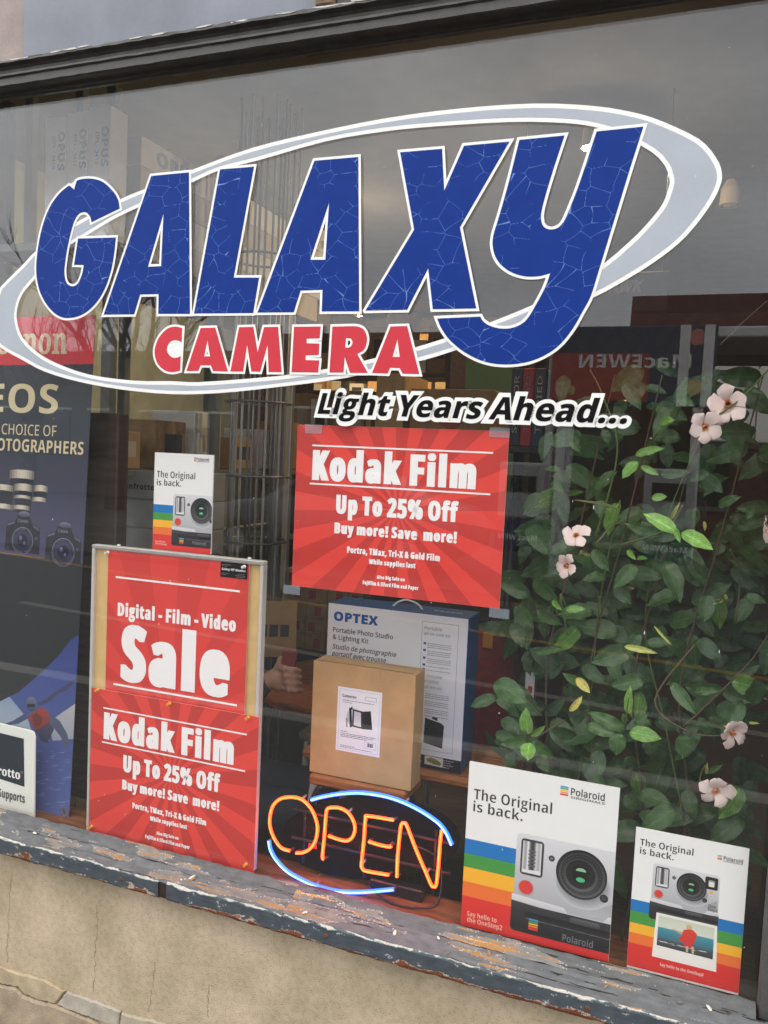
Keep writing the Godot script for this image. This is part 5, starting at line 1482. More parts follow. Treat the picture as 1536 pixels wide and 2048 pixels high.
# ---------------------------------------------------------------- the two boxes and what they stand on
func boxes_on_stool() -> void:
	var top_m := wood(rgb(172, 108, 56), rgb(128, 74, 36), 0.35)
	var st := thing("side_table", "wooden table with white tube legs under the lighting kit box", "table", Vector3(0.10, 0.12, -0.47))
	part(st, "table_top", bx(0.56, 0.03, 0.26, 0.01), top_m, Vector3(0, 0.7045, 0))
	for a in [[-1, -1], [1, -1], [-1, 1], [1, 1]]:
		var l := [Vector3(a[0] * 0.20, 0.688, a[1] * 0.09), Vector3(a[0] * 0.245, 0.62, a[1] * 0.105), Vector3(a[0] * 0.25, 0.40, a[1] * 0.11), Vector3(a[0] * 0.26, 0.0, a[1] * 0.12)]
		part(st, "leg", tube(smooth_line(l, 5), 0.013, -1.0, 10), M.white_metal)
	var sm := thing("small_stool", "small stool with black legs under the brown carton", "stool", Vector3(0.05, 0.12, -0.245))
	part(sm, "seat", bx(0.262, 0.028, 0.12, 0.006), top_m, Vector3(0, 0.7055, -0.004))
	for a in [[-1, -1], [1, -1], [-1, 1], [1, 1]]:
		var l := [Vector3(a[0] * 0.10, 0.69, a[1] * 0.04), Vector3(a[0] * 0.125, 0.62, a[1] * 0.05), Vector3(a[0] * 0.14, 0.40, a[1] * 0.06), Vector3(a[0] * 0.15, 0.0, a[1] * 0.07)]
		part(sm, "leg", tube(smooth_line(l, 5), 0.009, -1.0, 10), M.black_plastic)
	# white and blue lighting kit box
	var t := thing("lighting_kit_box", "white and blue portable lighting kit box with plastic handle", "box", Vector3(-0.123, 0.841, -0.36))
	var w := 0.392
	var h := 0.405
	var d := 0.11
	var bm := mottled(rgb(26, 78, 130), 0.08, 0.3, 0.45)
	part(t, "carton", bx(w, h, d, 0.002), bm, Vector3(w / 2, h / 2, -d / 2))
	sheet(390, 403, 1.8, rgb(222, 222, 226))
	ink_poly([[0, 0], [390, 0], [390, 34], [0, 34]], rgb(26, 28, 34))
	ink_poly([[268, 48], [366, 48], [366, 384], [268, 384]], rgb(150, 152, 160))
	ink_poly([[269, 49], [365, 49], [365, 383], [269, 383]], rgb(222, 222, 226))
	ink_poly([[286, 66], [338, 58], [340, 118], [332, 124], [288, 132]], rgb(40, 40, 44), rgb(30, 30, 32))
	ink_poly([[306, 132], [308, 138], [322, 136], [322, 128]], rgb(60, 60, 62))
	ink_poly([[292, 10], [342, 8], [342, 32], [292, 33]], rgb(206, 204, 200))
	ink_poly([[296, 24], [310, 30], [326, 26], [339, 18], [334, 12], [318, 13], [300, 18]], rgb(150, 140, 62), rgb(110, 100, 44))
	for y in [330, 312, 292, 274, 262, 196, 176, 156, 146, 138]:
		ink_poly([[274, y], [281, y], [281, y - 6], [274, y - 6]], rgb(84, 88, 140))
	part(t, "front_print", quad_mesh(0.390, 0.403), printed(0.4), Vector3(0.001, 0.001, 0.0004))
	lines_on(t, [["OPTEX", 18, 146, 358, 25]], M.ink_blue, {"fat": 0.03}, 0.0009)
	lines_on(t, [["Portable Photo Studio", 17, 190, 327, 13], ["& Lighting Kit", 17, 121, 307, 13]], M.ink_dark, {"bold": false, "fat": 0.012}, 0.0009)
	lines_on(t, [["Studio de photographie", 17, 202, 281, 13], ["portatif avec trousse", 16, 174, 262, 13], ["d’éclairage", 18, 99, 243, 13]], M.ink_dark, {"bold": false, "fat": 0.014, "skew": 0.2}, 0.0009)
	lines_on(t, [["Portable", 276, 323, 364, 9], ["all-in-one kit", 275, 346, 350, 9], ["La trousse", 272, 330, 240, 9], ["portative", 271, 321, 226, 9], ["tout-en-un", 271, 330, 211, 9]], mat(rgb(140, 142, 150), 0.5), {"bold": false}, 0.0009)
	var gl := []
	for y in [328, 323, 318, 308, 303, 298, 288, 283, 278, 268, 258, 196, 191, 186, 176, 171, 166, 156, 151, 146, 138]:
		gl.append([286, 350, y])
	greek(t, gl, 2.0, mat(rgb(140, 142, 150), 0.5), 0.0009)
	greek(t, [[344, 372, 28], [344, 366, 22], [344, 370, 16], [344, 360, 10], [268, 284, 28], [268, 280, 22], [268, 286, 16]], 2.0, mat(rgb(170, 172, 176), 0.5), 0.0009)
	var topn := part(t, "top_lettering", txt("OPTEX", 0.28, 0.36, 0.012, 0.016, {"fat": 0.03}), mat(rgb(150, 170, 196), 0.5), Vector3(0.64, h + 0.0006, -0.03), Vector3(-PI / 2, PI, 0))
	topn.position = Vector3(0.64, h + 0.0006, -0.075)
	part(t, "handle", tube(smooth_line([Vector3(0.165, h - 0.002, -0.055), Vector3(0.18, h + 0.012, -0.055), Vector3(0.206, h + 0.02, -0.055), Vector3(0.236, h + 0.012, -0.055), Vector3(0.25, h - 0.002, -0.055)], 5), 0.0026, -1.0, 8), mat(rgb(206, 212, 220), 0.3))
	# brown carton
	var c := thing("lamp_carton", "plain brown carton with white label in front of the kit box", "box", Vector3(-0.0845, 0.8405, -0.2))
	part(c, "carton", bx(0.273, 0.2865, 0.07, 0.0015), M.kraft, Vector3(0.1365, 0.14325, -0.035))
	for x in [0.068, 0.165]:
		part(c, "tuck_tab", bx(0.034, 0.022 if x > 0.1 else 0.004, 0.0016, 0.0006), M.kraft, Vector3(x, 0.2745 if x > 0.1 else 0.2835, 0.0004))
	part(c, "flap_slot", bx(0.255, 0.0012, 0.0008, 0.0), M.kraft_dark, Vector3(0.1365, 0.2872, -0.008))
	sheet(118, 162, 4.0, rgb(238, 240, 240))
	for e in [[5, 5, 113, 157, rgb(176, 204, 214)], [6, 6, 112, 156, rgb(238, 240, 240)]]:
		ink_poly([[e[0], e[1]], [e[2], e[1]], [e[2], e[3]], [e[0], e[3]]], e[4])
	ink_poly([[74, 136], [104, 136], [104, 146], [74, 146]], rgb(150, 154, 158))
	ink_poly([[75, 137], [103, 137], [103, 145], [75, 145]], rgb(238, 240, 240))
	ink_oval(46, 90, 20, 24, rgb(206, 212, 218), rgb(170, 176, 184))
	ink_poly([[34, 108], [40, 118], [42, 108]], rgb(40, 42, 46))
	ink_poly([[32, 112], [38, 112], [42, 66], [36, 62]], rgb(30, 32, 36))
	ink_poly([[42, 110], [70, 108], [72, 64], [42, 66]], rgb(44, 46, 50))
	ink_poly([[46, 106], [64, 104], [66, 68], [46, 70]], rgb(196, 200, 206), rgb(226, 228, 230))
	ink_poly([[70, 108], [90, 112], [96, 66], [72, 64]], rgb(34, 36, 40), rgb(24, 26, 28))
	ink_poly([[24, 84], [29, 86], [30, 62], [26, 62]], rgb(150, 156, 164))
	ink_poly([[76, 16], [108, 16], [108, 34], [76, 34]], rgb(190, 194, 196))
	ink_poly([[77, 17], [107, 17], [107, 33], [77, 33]], rgb(238, 240, 240))
	for k in 9:
		ink_poly([[84 + k * 1.8, 21], [84.8 + k * 1.8 + (k % 3) * 0.3, 21], [84.8 + k * 1.8 + (k % 3) * 0.3, 31], [84 + k * 1.8, 31]], rgb(30, 30, 34))
	var lab := part(c, "paper_label", quad_mesh(0.118, 0.162), printed(0.4), Vector3(0.071, 0.069, 0.0006))
	var lb := Node3D.new()
	lb.name = "label_print"
	c.add_child(lb)
	lb.position = Vector3(0.071, 0.069, 0)
	lines_on(lb, [["Cameron", 13, 50, 137, 7.4]], mat(rgb(52, 66, 100), 0.5), {}, 0.0011)
	greek(lb, [[14, 100, 129], [14, 40, 124], [12, 30, 50], [12, 106, 45], [12, 100, 41], [12, 84, 37], [12, 52, 14], [12, 98, 10]], 1.7, mat(rgb(120, 124, 130), 0.5), 0.0011)

# ---------------------------------------------------------------- the climbing plant
func leaf_mesh(sd: int) -> ArrayMesh:   # one metre long along +y, one metre wide across x; face to +z
	var r := RandomNumberGenerator.new()
	r.seed = sd
	var curl := r.randf_range(0.05, 0.16)
	var fold := r.randf_range(0.10, 0.2)
	var wave := r.randf_range(0.015, 0.05)
	var st := SurfaceTool.new()
	st.begin(Mesh.PRIMITIVE_TRIANGLES)
	st.set_smooth_group(0)
	var rows := 11
	var cols := 4
	var at := func(i: int, j: int) -> Vector3:
		var t := float(i) / rows
		var wd := 0.5 * pow(t, 0.6) * pow(1.0 - t, 0.85) * 2.35
		if t > 0.86:
			wd *= 0.8
		if i == 0 or i == rows:
			wd = 0.0
		var u := (float(j) / cols - 0.5) * 2.0
		return Vector3(u * wd, t, curl * (t * (1.0 - t) * 2.2 - t * t * 0.9) + fold * absf(u) * wd + wave * sin(t * 17.0 + u * 2.0) * absf(u) + 0.012 * sin(t * 46.0) * (1.0 - absf(u)))
	for i in rows:
		for j in cols:
			var q := [at.call(i, j), at.call(i, j + 1), at.call(i + 1, j + 1), at.call(i + 1, j)]
			for k in [0, 2, 1, 0, 3, 2]:
				st.set_uv(Vector2((q[k].x + 0.5), 1.0 - q[k].y))
				st.add_vertex(q[k])
	st.generate_normals()
	return st.commit()

func leaf_material(c: Color, sd: int) -> StandardMaterial3D:
	var n := 128
	var nz := noise_bytes(FastNoiseLite.TYPE_SIMPLEX_SMOOTH, 0.03, sd, n, n, 3)
	var d := PackedByteArray()
	for y in n:
		for x in n:
			var u := (x / float(n) - 0.5) * 2.0
			var v := y / float(n)
			var k: float = 0.86 + 0.28 * (nz[y * n + x] / 255.0)
			var vein := absf(fposmod((v + absf(u) * 0.42) * 9.0, 1.0) - 0.5)
			if absf(u) < 0.03:
				k *= 1.4
			elif vein < 0.06:
				k *= 1.2
			d.append(int(clampf(c.r8 * k, 0, 255)))
			d.append(int(clampf(c.g8 * k, 0, 255)))
			d.append(int(clampf(c.b8 * k, 0, 255)))
	var m := mat(Color.WHITE, 0.42, 0.5)
	m.albedo_texture = ImageTexture.create_from_image(Image.create_from_data(n, n, false, Image.FORMAT_RGB8, d))
	m.heightmap_enabled = true
	m.heightmap_texture = m.albedo_texture
	m.heightmap_scale = -0.05
	m.backlight_enabled = true
	m.backlight = Color(0.16, 0.2, 0.05)
	return m

func place_leaf(root: Node3D, base: Vector3, tip: Vector3, w: float, mesh: Mesh, m: Material, roll: float) -> void:
	var o := MeshInstance3D.new()
	o.name = "leaf"
	o.mesh = mesh
	o.material_override = m
	var y := (tip - base)
	var face := Vector3(0.05, 0.28, 0.95)
	var x := y.cross(face).normalized()
	var z := x.cross(y.normalized())
	var b := Basis(x, y.normalized(), z).rotated(y.normalized(), roll)
	b.x *= w
	b.y *= y.length()
	b.z *= y.length() * 0.8
	o.transform = Transform3D(b, base)
	root.add_child(o, true)

func petal_mesh() -> ArrayMesh:   # one petal from a throat at the origin outwards along +y, facing +z
	var st := SurfaceTool.new()
	st.begin(Mesh.PRIMITIVE_TRIANGLES)
	st.set_smooth_group(0)
	var rows := 7
	var cols := 5
	var at := func(i: int, j: int) -> Vector3:
		var t := float(i) / rows
		var u := (float(j) / cols - 0.5) * 2.0
		var wd := lerpf(0.13, 0.56, pow(t, 0.8)) * (1.0 if t < 0.75 else sqrt(maxf(0.0, 1.0 - pow((t - 0.75) / 0.25, 2.0) * 0.75)))
		var y := lerpf(0.12, 1.0, t) - 0.14 * t * u * u - 0.08 * u * t
		return Vector3(u * wd * 0.92 + 0.2 * t * t, y, -0.34 * pow(1.0 - t, 2.0) + 0.07 * u * t - 0.12 * t * t + 0.05 * sin(u * 6.0 + t * 5.0) * t * t)
	for i in rows:
		for j in cols:
			var q := [at.call(i, j), at.call(i, j + 1), at.call(i + 1, j + 1), at.call(i + 1, j)]
			for k in [0, 2, 1, 0, 3, 2]:
				st.set_uv(Vector2(float(j + (1 if k == 1 or k == 2 else 0)) / cols, 1.0 - float(i + (1 if k > 1 else 0)) / rows))
				st.add_vertex(q[k])
	st.generate_normals()
	return st.commit()

func plant() -> void:
	var t := thing("flowering_vine", "tall leafy potted vine with pale pink trumpet flowers behind the glass", "plant")
	var pm := []
	for i in 5:
		pm.append(leaf_mesh(100 + i))
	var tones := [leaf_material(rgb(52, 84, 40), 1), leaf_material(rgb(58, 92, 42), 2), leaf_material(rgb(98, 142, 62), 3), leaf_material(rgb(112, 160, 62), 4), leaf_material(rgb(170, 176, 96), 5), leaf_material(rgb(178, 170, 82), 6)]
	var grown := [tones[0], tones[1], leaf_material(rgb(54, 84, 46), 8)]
	var stem_m := mat(rgb(92, 108, 56), 0.7)
	var brown := mat(rgb(84, 72, 50), 0.8)
	for v in VINES:
		var l := []
		for i in range(0, v.size(), 3):
			l.append(Vector3(v[i], v[i + 1], v[i + 2]))
		part(t, "stem", tube(smooth_line(l, 6), 0.0024, 0.0014, 6), stem_m if rng.randf() < 0.7 else brown)
	for k in 4:
		var x := 0.5 + 0.1 * k
		part(t, "stem", tube(smooth_line([Vector3(0.62 + 0.03 * k, 0.45, -0.36), Vector3(x + 0.02, 0.8, -0.35), Vector3(x - 0.02, 1.15, -0.31), Vector3(x + 0.04, 1.5, -0.28), Vector3(x + 0.1, 1.85, -0.25)], 6), 0.004, 0.0016, 6), brown)
	var r := RandomNumberGenerator.new()
	r.seed = 77
	for a in LEAVES:
		var tone: int = a[7]
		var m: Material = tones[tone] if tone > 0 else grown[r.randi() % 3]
		place_leaf(t, Vector3(a[0], a[1], a[2]), Vector3(a[3], a[4], a[5]), a[6] * 1.05, pm[r.randi() % 5], m, r.randf_range(-0.35, 0.35))
	# the leaves deeper in
	for i in 190:
		var y := r.randf_range(0.74, 1.92)
		var dense := 1.0 if y < 1.55 else 0.45
		if r.randf() > dense:
			continue
		var half := 0.30 - 0.05 * absf(y - 1.1)
		var x := 0.66 + r.randf_range(-1, 1) * half + 0.05 * (y - 1.1)
		var z := r.randf_range(-0.5, -0.2)
		var ang := r.randf_range(-2.3, 2.3)
		var len := r.randf_range(0.062, 0.1)
		var dir := Vector3(sin(ang), -cos(ang) * 0.9, r.randf_range(0.0, 0.45)).normalized()
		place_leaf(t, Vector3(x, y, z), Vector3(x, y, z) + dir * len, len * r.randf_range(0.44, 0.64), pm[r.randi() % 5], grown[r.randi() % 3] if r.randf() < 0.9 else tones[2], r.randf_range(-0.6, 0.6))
	# the rest of the foliage, too many to pick apart, as one mass behind those
	var mass := [SurfaceTool.new(), SurfaceTool.new(), SurfaceTool.new()]
	for i in 360:
		var y := r.randf_range(0.70, 1.86)
		if y > 1.5 and r.randf() < 0.6:
			continue
		var x := 0.67 + r.randf_range(-1, 1) * (0.33 - 0.06 * absf(y - 1.1)) + 0.05 * (y - 1.1)
		var base := Vector3(x, y, r.randf_range(-0.68, -0.32))
		var ang := r.randf_range(-2.4, 2.4)
		var len := r.randf_range(0.065, 0.105)
		var dy := Vector3(sin(ang), -cos(ang) * 0.9, r.randf_range(0.0, 0.5)).normalized()
		var dx := dy.cross(Vector3(0.05, 0.28, 0.95)).normalized()
		var bs := Basis(dx, dy, dx.cross(dy)).rotated(dy, r.randf_range(-0.7, 0.7))
		bs.x *= len * r.randf_range(0.45, 0.6)
		bs.y *= len
		bs.z *= len * 0.8
		mass[i % 3].append_from(pm[r.randi() % 5], 0, Transform3D(bs, base))
	for k in 3:
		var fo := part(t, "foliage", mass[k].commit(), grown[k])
		fo.set_meta("kind", "stuff")
	# flowers: pale pink, the throat orange
	cs = 1.0
	cv = Image.create(64, 128, false, Image.FORMAT_RGB8)
	for y in 128:
		for x in 64:
			var v := 1.0 - y / 127.0
			var edge := absf(x / 63.0 - 0.5) * 2.0
			var c := rgb(240, 218, 212).lerp(rgb(246, 230, 222), 0.5 + 0.5 * sin(x * 0.7 + y * 0.05) * 0.5)
			c = c.lerp(rgb(206, 128, 74), clampf(1.0 - v / 0.14, 0, 1))
			c = c.lerp(rgb(236, 200, 200), 0.35 * edge * v)
			cv.set_pixel(x, y, c)
	var petal_m := printed(0.7, 0.3)
	petal_m.backlight_enabled = true
	petal_m.backlight = Color(0.3, 0.22, 0.2)
	var pet := petal_mesh()
	var throat_m := mat(rgb(224, 150, 100), 0.7)
	var throat := lathe([[0.13, 0.0], [0.11, -0.12], [0.1, -0.4], [0.05, -0.9], [0.03, -1.1]], 12)
	var turns := [[-0.1, 0.2, 0.3], [0.25, 0.3, 0.9], [0.05, -0.15, 0.2], [-0.3, 0.1, 0.75], [-0.9, 0.2, 0.1], [0.35, 0.2, 0.5], [0.1, 0.25, 0.1]]
	for i in FLOWERS.size():
		var f := Node3D.new()
		f.name = "flower"
		t.add_child(f, true)
		f.position = Vector3(FLOWERS[i][0], FLOWERS[i][1], FLOWERS[i][2])
		f.scale = Vector3.ONE * FLOWERS[i][3] * r.randf_range(0.92, 1.02)
		f.rotation = Vector3(turns[i][1] * 1.6 - 0.15, turns[i][0] * 1.6, turns[i][2])
		for k in 5:
			var p := part(f, "petal", pet, petal_m)
			p.rotation = Vector3(r.randf_range(-0.3, 0.12), 0.0, TAU * k / 5 + r.randf_range(-0.14, 0.14))
			p.scale = Vector3(r.randf_range(0.9, 1.1), r.randf_range(0.86, 1.08), r.randf_range(0.7, 1.6))
			p.position.z = 0.004 * k
		part(f, "throat", throat, throat_m, Vector3(0, 0, -0.06), Vector3(PI / 2, 0, 0))
	# a wilted one and the pot
	var wf := Node3D.new()
	wf.name = "wilted_flower"
	t.add_child(wf, true)
	wf.position = Vector3(0.855, 1.385, -0.13)
	wf.scale = Vector3.ONE * 0.022
	for k in 5:
		var p := part(wf, "petal", pet, tones[4])
		p.rotation = Vector3(0.7 + 0.2 * k, 0.3 * k, TAU * k / 5)
		p.scale = Vector3(0.4, 1.0, 1.0)
	part(t, "pot", lathe([[0.0, 0.0], [0.12, 0.0], [0.125, 0.01], [0.155, 0.26], [0.168, 0.265], [0.168, 0.3], [0.155, 0.3], [0.15, 0.27], [0.0, 0.265]], 28), mat(rgb(120, 66, 44), 0.85), Vector3(0.66, 0.1235, -0.36))


# ---------------------------------------------------------------- stock on shelves
func carton(called: String, label: String, cat: String, at: Vector3, size: Vector3, m: Material, group := "", print_m: Material = null, turn := 0.0) -> Node3D:
	var t := thing(called, label, cat, at, group)
	t.rotation.y = turn
	part(t, "box", bx(size.x, size.y, size.z, minf(0.003, size.y * 0.05)), m, Vector3(0, size.y / 2, 0))
	if print_m:
		part(t, "print_panel", bx(size.x * 0.56, size.y * 0.42, 0.001, 0.0), print_m, Vector3(size.x * 0.08, size.y * 0.52, size.z / 2 + 0.0008))
	return t

func stock() -> void:
	var tan1 := mottled(rgb(176, 142, 92), 0.1, 0.2, 0.8)
	var tan2 := mottled(rgb(150, 118, 76), 0.1, 0.2, 0.8)
	var whitebox := mottled(rgb(228, 228, 220), 0.05, 0.3, 0.7)
	var greybox := mottled(rgb(150, 152, 150), 0.06, 0.3, 0.7)
	var blackbox := mat(rgb(30, 30, 32), 0.5)
	var yellow := mat(rgb(214, 174, 84), 0.6)
	var orange := mat(rgb(196, 92, 52), 0.6)
	var red := mat(rgb(176, 42, 44), 0.6)
	var navy := mat(rgb(30, 42, 66), 0.5)
	var printc := mat(rgb(190, 182, 162), 0.6)
	var pd := mat(rgb(60, 58, 56), 0.6)
	var shelf_m := mottled(rgb(112, 116, 112), 0.08, 0.4, 0.6)
	# tall rack along the left side of the shop, seen at an angle through the upper left of the glass
	var rack := thing("left_rack", "tall grey shelf rack with white upright posts along the left side of the shop", "shelf", Vector3(-1.42, 0.12, -1.75))
	for y in [0.62, 1.08, 1.42, 2.18]:
		part(rack, "shelf_board", bx(0.46, 0.025, 2.1, 0.003), shelf_m, Vector3(0, y, 0))
	for z in [-1.02, -0.34, 0.34, 1.02]:
		part(rack, "upright", bx(0.04, 2.75, 0.04, 0.003), shelf_m, Vector3(0.24, 1.375, z))
		part(rack, "upright", bx(0.04, 2.75, 0.04, 0.003), shelf_m, Vector3(-0.24, 1.375, z))
	# three slim white cartons on end, printed sideways
	for k in 3:
		var c := carton("slim_carton", ["slim white carton with blue sideways print, standing on end beside the shelf end", "slim white carton with blue sideways print, between its two neighbours", "slim white carton with blue sideways print, farthest from the long white carton"][k], "carton", Vector3(-0.918 - 0.0805 * k, 2.2445, -0.39), Vector3(0.079, 0.385 - 0.008 * k, 0.08), whitebox, "slim white cartons on end")
		part(c, "lettering", txt("OPUS", 0.0, 0.115, 0.0, 0.025, {"fat": 0.02}), mat(rgb(72, 112, 166), 0.6), Vector3(0.010, 0.325, 0.0406), Vector3(0, 0, -PI / 2))
		part(c, "lettering", txt("OPL - 3418", 0.0, 0.092, 0.0, 0.0115, {"bold": false}), mat(rgb(90, 96, 106), 0.6), Vector3(-0.011, 0.31, 0.0406), Vector3(0, 0, -PI / 2))
	# shelf board under them
	var ub := thing("high_shelf", "high grey shelf carrying the slim white cartons", "shelf", Vector3(-1.08, 2.2315, -0.39))
	part(ub, "shelf_board", bx(0.44, 0.025, 0.12, 0.003), shelf_m)
	part(ub, "hanger", bx(0.03, 0.9, 0.03, 0.003), shelf_m, Vector3(-0.2, 0.46, -0.07))
	part(ub, "hanger", bx(0.03, 0.9, 0.03, 0.003), shelf_m, Vector3(0.0, 0.46, -0.07))
	# long white cartons lying on the rack's top shelf, printed on their sides
	for k in 4:
		var lc := carton("long_carton", ["long white carton at the bottom of the high stack", "long white carton second in the high stack", "long white carton third in the high stack", "long white carton with blue print, topmost of the high stack"][k], "carton", Vector3(-1.30, 2.3135 + k * 0.105, -1.35), Vector3(0.36, 0.103, 1.1), whitebox if k % 2 == 1 else mottled(rgb(196, 190, 172), 0.06, 0.3, 0.7), "long white cartons on the rack")
		if k == 3:
			part(lc, "lettering", txt("OPUS", 0.0, 0.26, 0.0, 0.05, {"fat": 0.02}), mat(rgb(92, 124, 166), 0.6), Vector3(0.1808, 0.03, 0.46), Vector3(0, PI / 2, 0))
	for k in 4:
		carton("long_carton", ["long cream carton at the bottom of the farther high stack", "long cream carton second in the farther high stack", "long cream carton third in the farther high stack", "long cream carton topmost of the farther high stack"][k], "carton", Vector3(-1.30, 2.3135 + k * 0.12, -2.36), Vector3(0.38, 0.118, 0.78), mottled(rgb(206, 194, 160), 0.06, 0.3, 0.7) if k == 0 else whitebox, "long cream cartons on the rack")
	# middle shelves: brown and white cartons
	var rowz := [-0.83, -1.12, -1.38, -1.66, -1.95, -2.26, -2.5]
	var kinds := [tan1, tan2, whitebox, tan1, whitebox, tan2, orange]
	var names := ["brown carton with printed label nearest the glass on the rack", "brown carton second along the rack's middle shelf", "small white carton between brown ones on the rack", "brown carton beside the small white one on the rack", "white carton on the rack next to a red and black item", "dull brown carton far along the rack's middle shelf", "orange carton at the far end of the rack's middle shelf"]
	for i in rowz.size():
		carton("rack_carton", names[i], "carton", Vector3(-1.30, 1.5555, rowz[i]), Vector3(0.2, 0.14 + 0.05 * ((i * 7) % 3), 0.22), kinds[i], "cartons on the rack's middle shelf", printc if i % 2 == 0 else pd, PI / 2)
	for k in 3:
		var mb := carton("tripod_box", ["long grey-white tripod box, lowest of three behind the small show card", "long grey-white tripod box, middle of three behind the small show card", "long grey-white tripod box with red round mark, topmost of three behind the small show card"][k], "carton", Vector3(-1.13, 1.2265 + k * 0.1085, -1.0), Vector3(0.42, 0.107, 0.2), greybox, "tripod boxes behind the small show card")
		if k == 2:
			part(mb, "lettering", txt("Manfrotto", 0.0, 0.165, 0.0, 0.022, {"fat": 0.03}), pd, Vector3(-0.135, 0.036, 0.1006))
			part(mb, "round_mark", lathe([[0.0, 0.001], [0.018, 0.001], [0.019, 0.0]], 18), mat(rgb(150, 60, 66), 0.6), Vector3(-0.168, 0.05, 0.1003), Vector3(PI / 2, 0, 0))
	carton("floor_carton", "plain brown carton under the tripod boxes", "carton", Vector3(-1.1, 0.1215, -0.95), Vector3(0.5, 0.62, 0.3), tan2)
	carton("base_carton", "dark carton carrying the tripod boxes", "carton", Vector3(-1.13, 0.743, -1.0), Vector3(0.44, 0.482, 0.24), blackbox)
	# tall grey upright beside the rods
	var pil := thing("grey_upright", "pale grey upright panel beside the bundle of rods", "panel", Vector3(-1.12, 0.12, -1.9))
	part(pil, "panel", bx(0.07, 2.6, 0.05, 0.004), mottled(rgb(156, 158, 152), 0.06, 0.4, 0.6), Vector3(0, 1.3, 0))
	# back shelves with stacks of camera boxes
	var back := thing("back_shelves", "dark shelves full of small product boxes at the back of the shop", "shelf", Vector3(-1.45, 0.12, -4.3))
	for y in [0.5, 0.95, 1.3, 1.62, 1.94, 2.3]:
		part(back, "shelf_board", bx(2.2, 0.03, 0.36, 0.003), M.dark_wood, Vector3(0, y, 0))
	part(back, "back_panel", bx(2.2, 2.6, 0.03, 0.003), M.dark_wood, Vector3(0, 1.3, -0.2))
	for x in [-1.08, 0.0, 1.08]:
		part(back, "upright", bx(0.04, 2.6, 0.36, 0.003), M.dark_wood, Vector3(x, 1.3, 0))
	var pal := [tan1, yellow, blackbox, tan2, blackbox, whitebox, tan1, navy, yellow, red]
	var pn := ["tan", "yellow", "black", "dull brown", "black", "white", "tan", "navy", "yellow", "red"]
	var r := RandomNumberGenerator.new()
	r.seed = 31
	var lev := ["lowest", "second", "third", "fourth", "fifth"]
	for li in 5:
		var y: float = [0.635, 1.085, 1.435, 1.755, 2.075][li]
		var x := -2.49
		while x < -0.56:
			var w := r.randf_range(0.09, 0.19)
			var h := r.randf_range(0.1, 0.2)
			var gap := false
			for ux in [-2.53, -1.45, -0.37]:
				if x - 0.01 < ux + 0.025 and x + w + 0.01 > ux - 0.025:
					x = ux + 0.037
					gap = true
			if gap:
				continue
			var i := r.randi() % pal.size()
			carton("product_box", "small %s product box on the %s of the back shelves" % [pn[i], lev[li]], "box", Vector3(x + w / 2, y + 0.0005, -4.25), Vector3(w, h, 0.2), pal[i], "%s boxes on the %s back shelf" % [pn[i], lev[li]], printc if i != 5 and r.randf() < 0.7 else pd)
			x += w + r.randf_range(0.006, 0.03)
	# shelves on the right of the rods: film boxes
	var fs := thing("film_shelves", "black shelf unit of small black and tan boxes beside the taped red poster", "shelf", Vector3(-1.30, 0.12, -2.75))
	for y in [1.0, 1.16, 1.32, 1.48, 1.66]:
		part(fs, "shelf_board", bx(0.62, 0.012, 0.2, 0.002), M.black_plastic, Vector3(0, y, 0))
	part(fs, "back_panel", bx(0.62, 1.9, 0.02, 0.002), M.black_plastic, Vector3(0, 0.95, -0.12))
	for y in [1.126, 1.286, 1.446, 1.606]:
		for k in 9:
			var i := r.randi() % 5
			var m: Material = [blackbox, tan1, blackbox, yellow, tan2][i]
			carton("film_box", "small %s box on the black film shelves" % ["black", "tan", "black", "yellow", "brown"][i], "box", Vector3(-1.57 + k * 0.066, y + 0.0005, -2.75), Vector3(0.058, r.randf_range(0.07, 0.125), 0.12), m, "%s boxes on the film shelves" % ["black", "tan", "black", "yellow", "brown"][i], printc if r.randf() < 0.5 else null)
	# stack of tan boxes with red print behind the taped poster's foot
	var low := thing("paper_shelf", "low black stand under the stack of tan boxes with red print", "stand", Vector3(-0.79, 0.12, -1.9))
	part(low, "stand", bx(0.5, 0.6, 0.34, 0.006), M.black_plastic, Vector3(0, 0.3, 0))
	for row in 5:
		for k in 4:
			var t := carton("paper_box", "tan paper box with red print in the stack on the low black stand", "box", Vector3(-0.955 + k * 0.108, 0.7215 + row * 0.0755, -1.9), Vector3(0.105, 0.0745, 0.2), tan1, "tan paper boxes with red print")
			part(t, "red_panel", bx(0.034, 0.042, 0.001, 0.0), red, Vector3(-0.02 + 0.03 * ((row + k) % 2), 0.034, 0.1008))
	# leaning brown frame of printed matter beside the sale board
	var lean := thing("picture_carton", "flat tan carton with dark printed pictures leaning by the sale board", "carton", Vector3(-0.66, 0.876, -1.05))
	lean.rotation = Vector3(-0.12, 0.5, 0)
	part(lean, "box", bx(0.17, 0.21, 0.02, 0.002), tan1, Vector3(0, 0.105, 0))
	for k in 3:
		part(lean, "picture", bx(0.032, 0.045, 0.001, 0.0), pd, Vector3(-0.04 + k * 0.04, 0.1, 0.0108))
	# cartons behind the tagline
	var hs := thing("middle_shelf", "grey shelf unit carrying brown cartons behind the taped red poster", "shelf", Vector3(-0.1, 0.12, -1.7))
	part(hs, "shelf_board", bx(0.78, 0.025, 0.4, 0.003), M.dark_wood, Vector3(0, 1.575, 0))
	part(hs, "shelf_board", bx(0.78, 0.025, 0.4, 0.003), M.dark_wood, Vector3(0, 0.9, 0))
	for x in [-0.37, 0.37]:
		part(hs, "upright", bx(0.04, 1.6, 0.4, 0.003), M.dark_wood, Vector3(x, 0.8, 0))
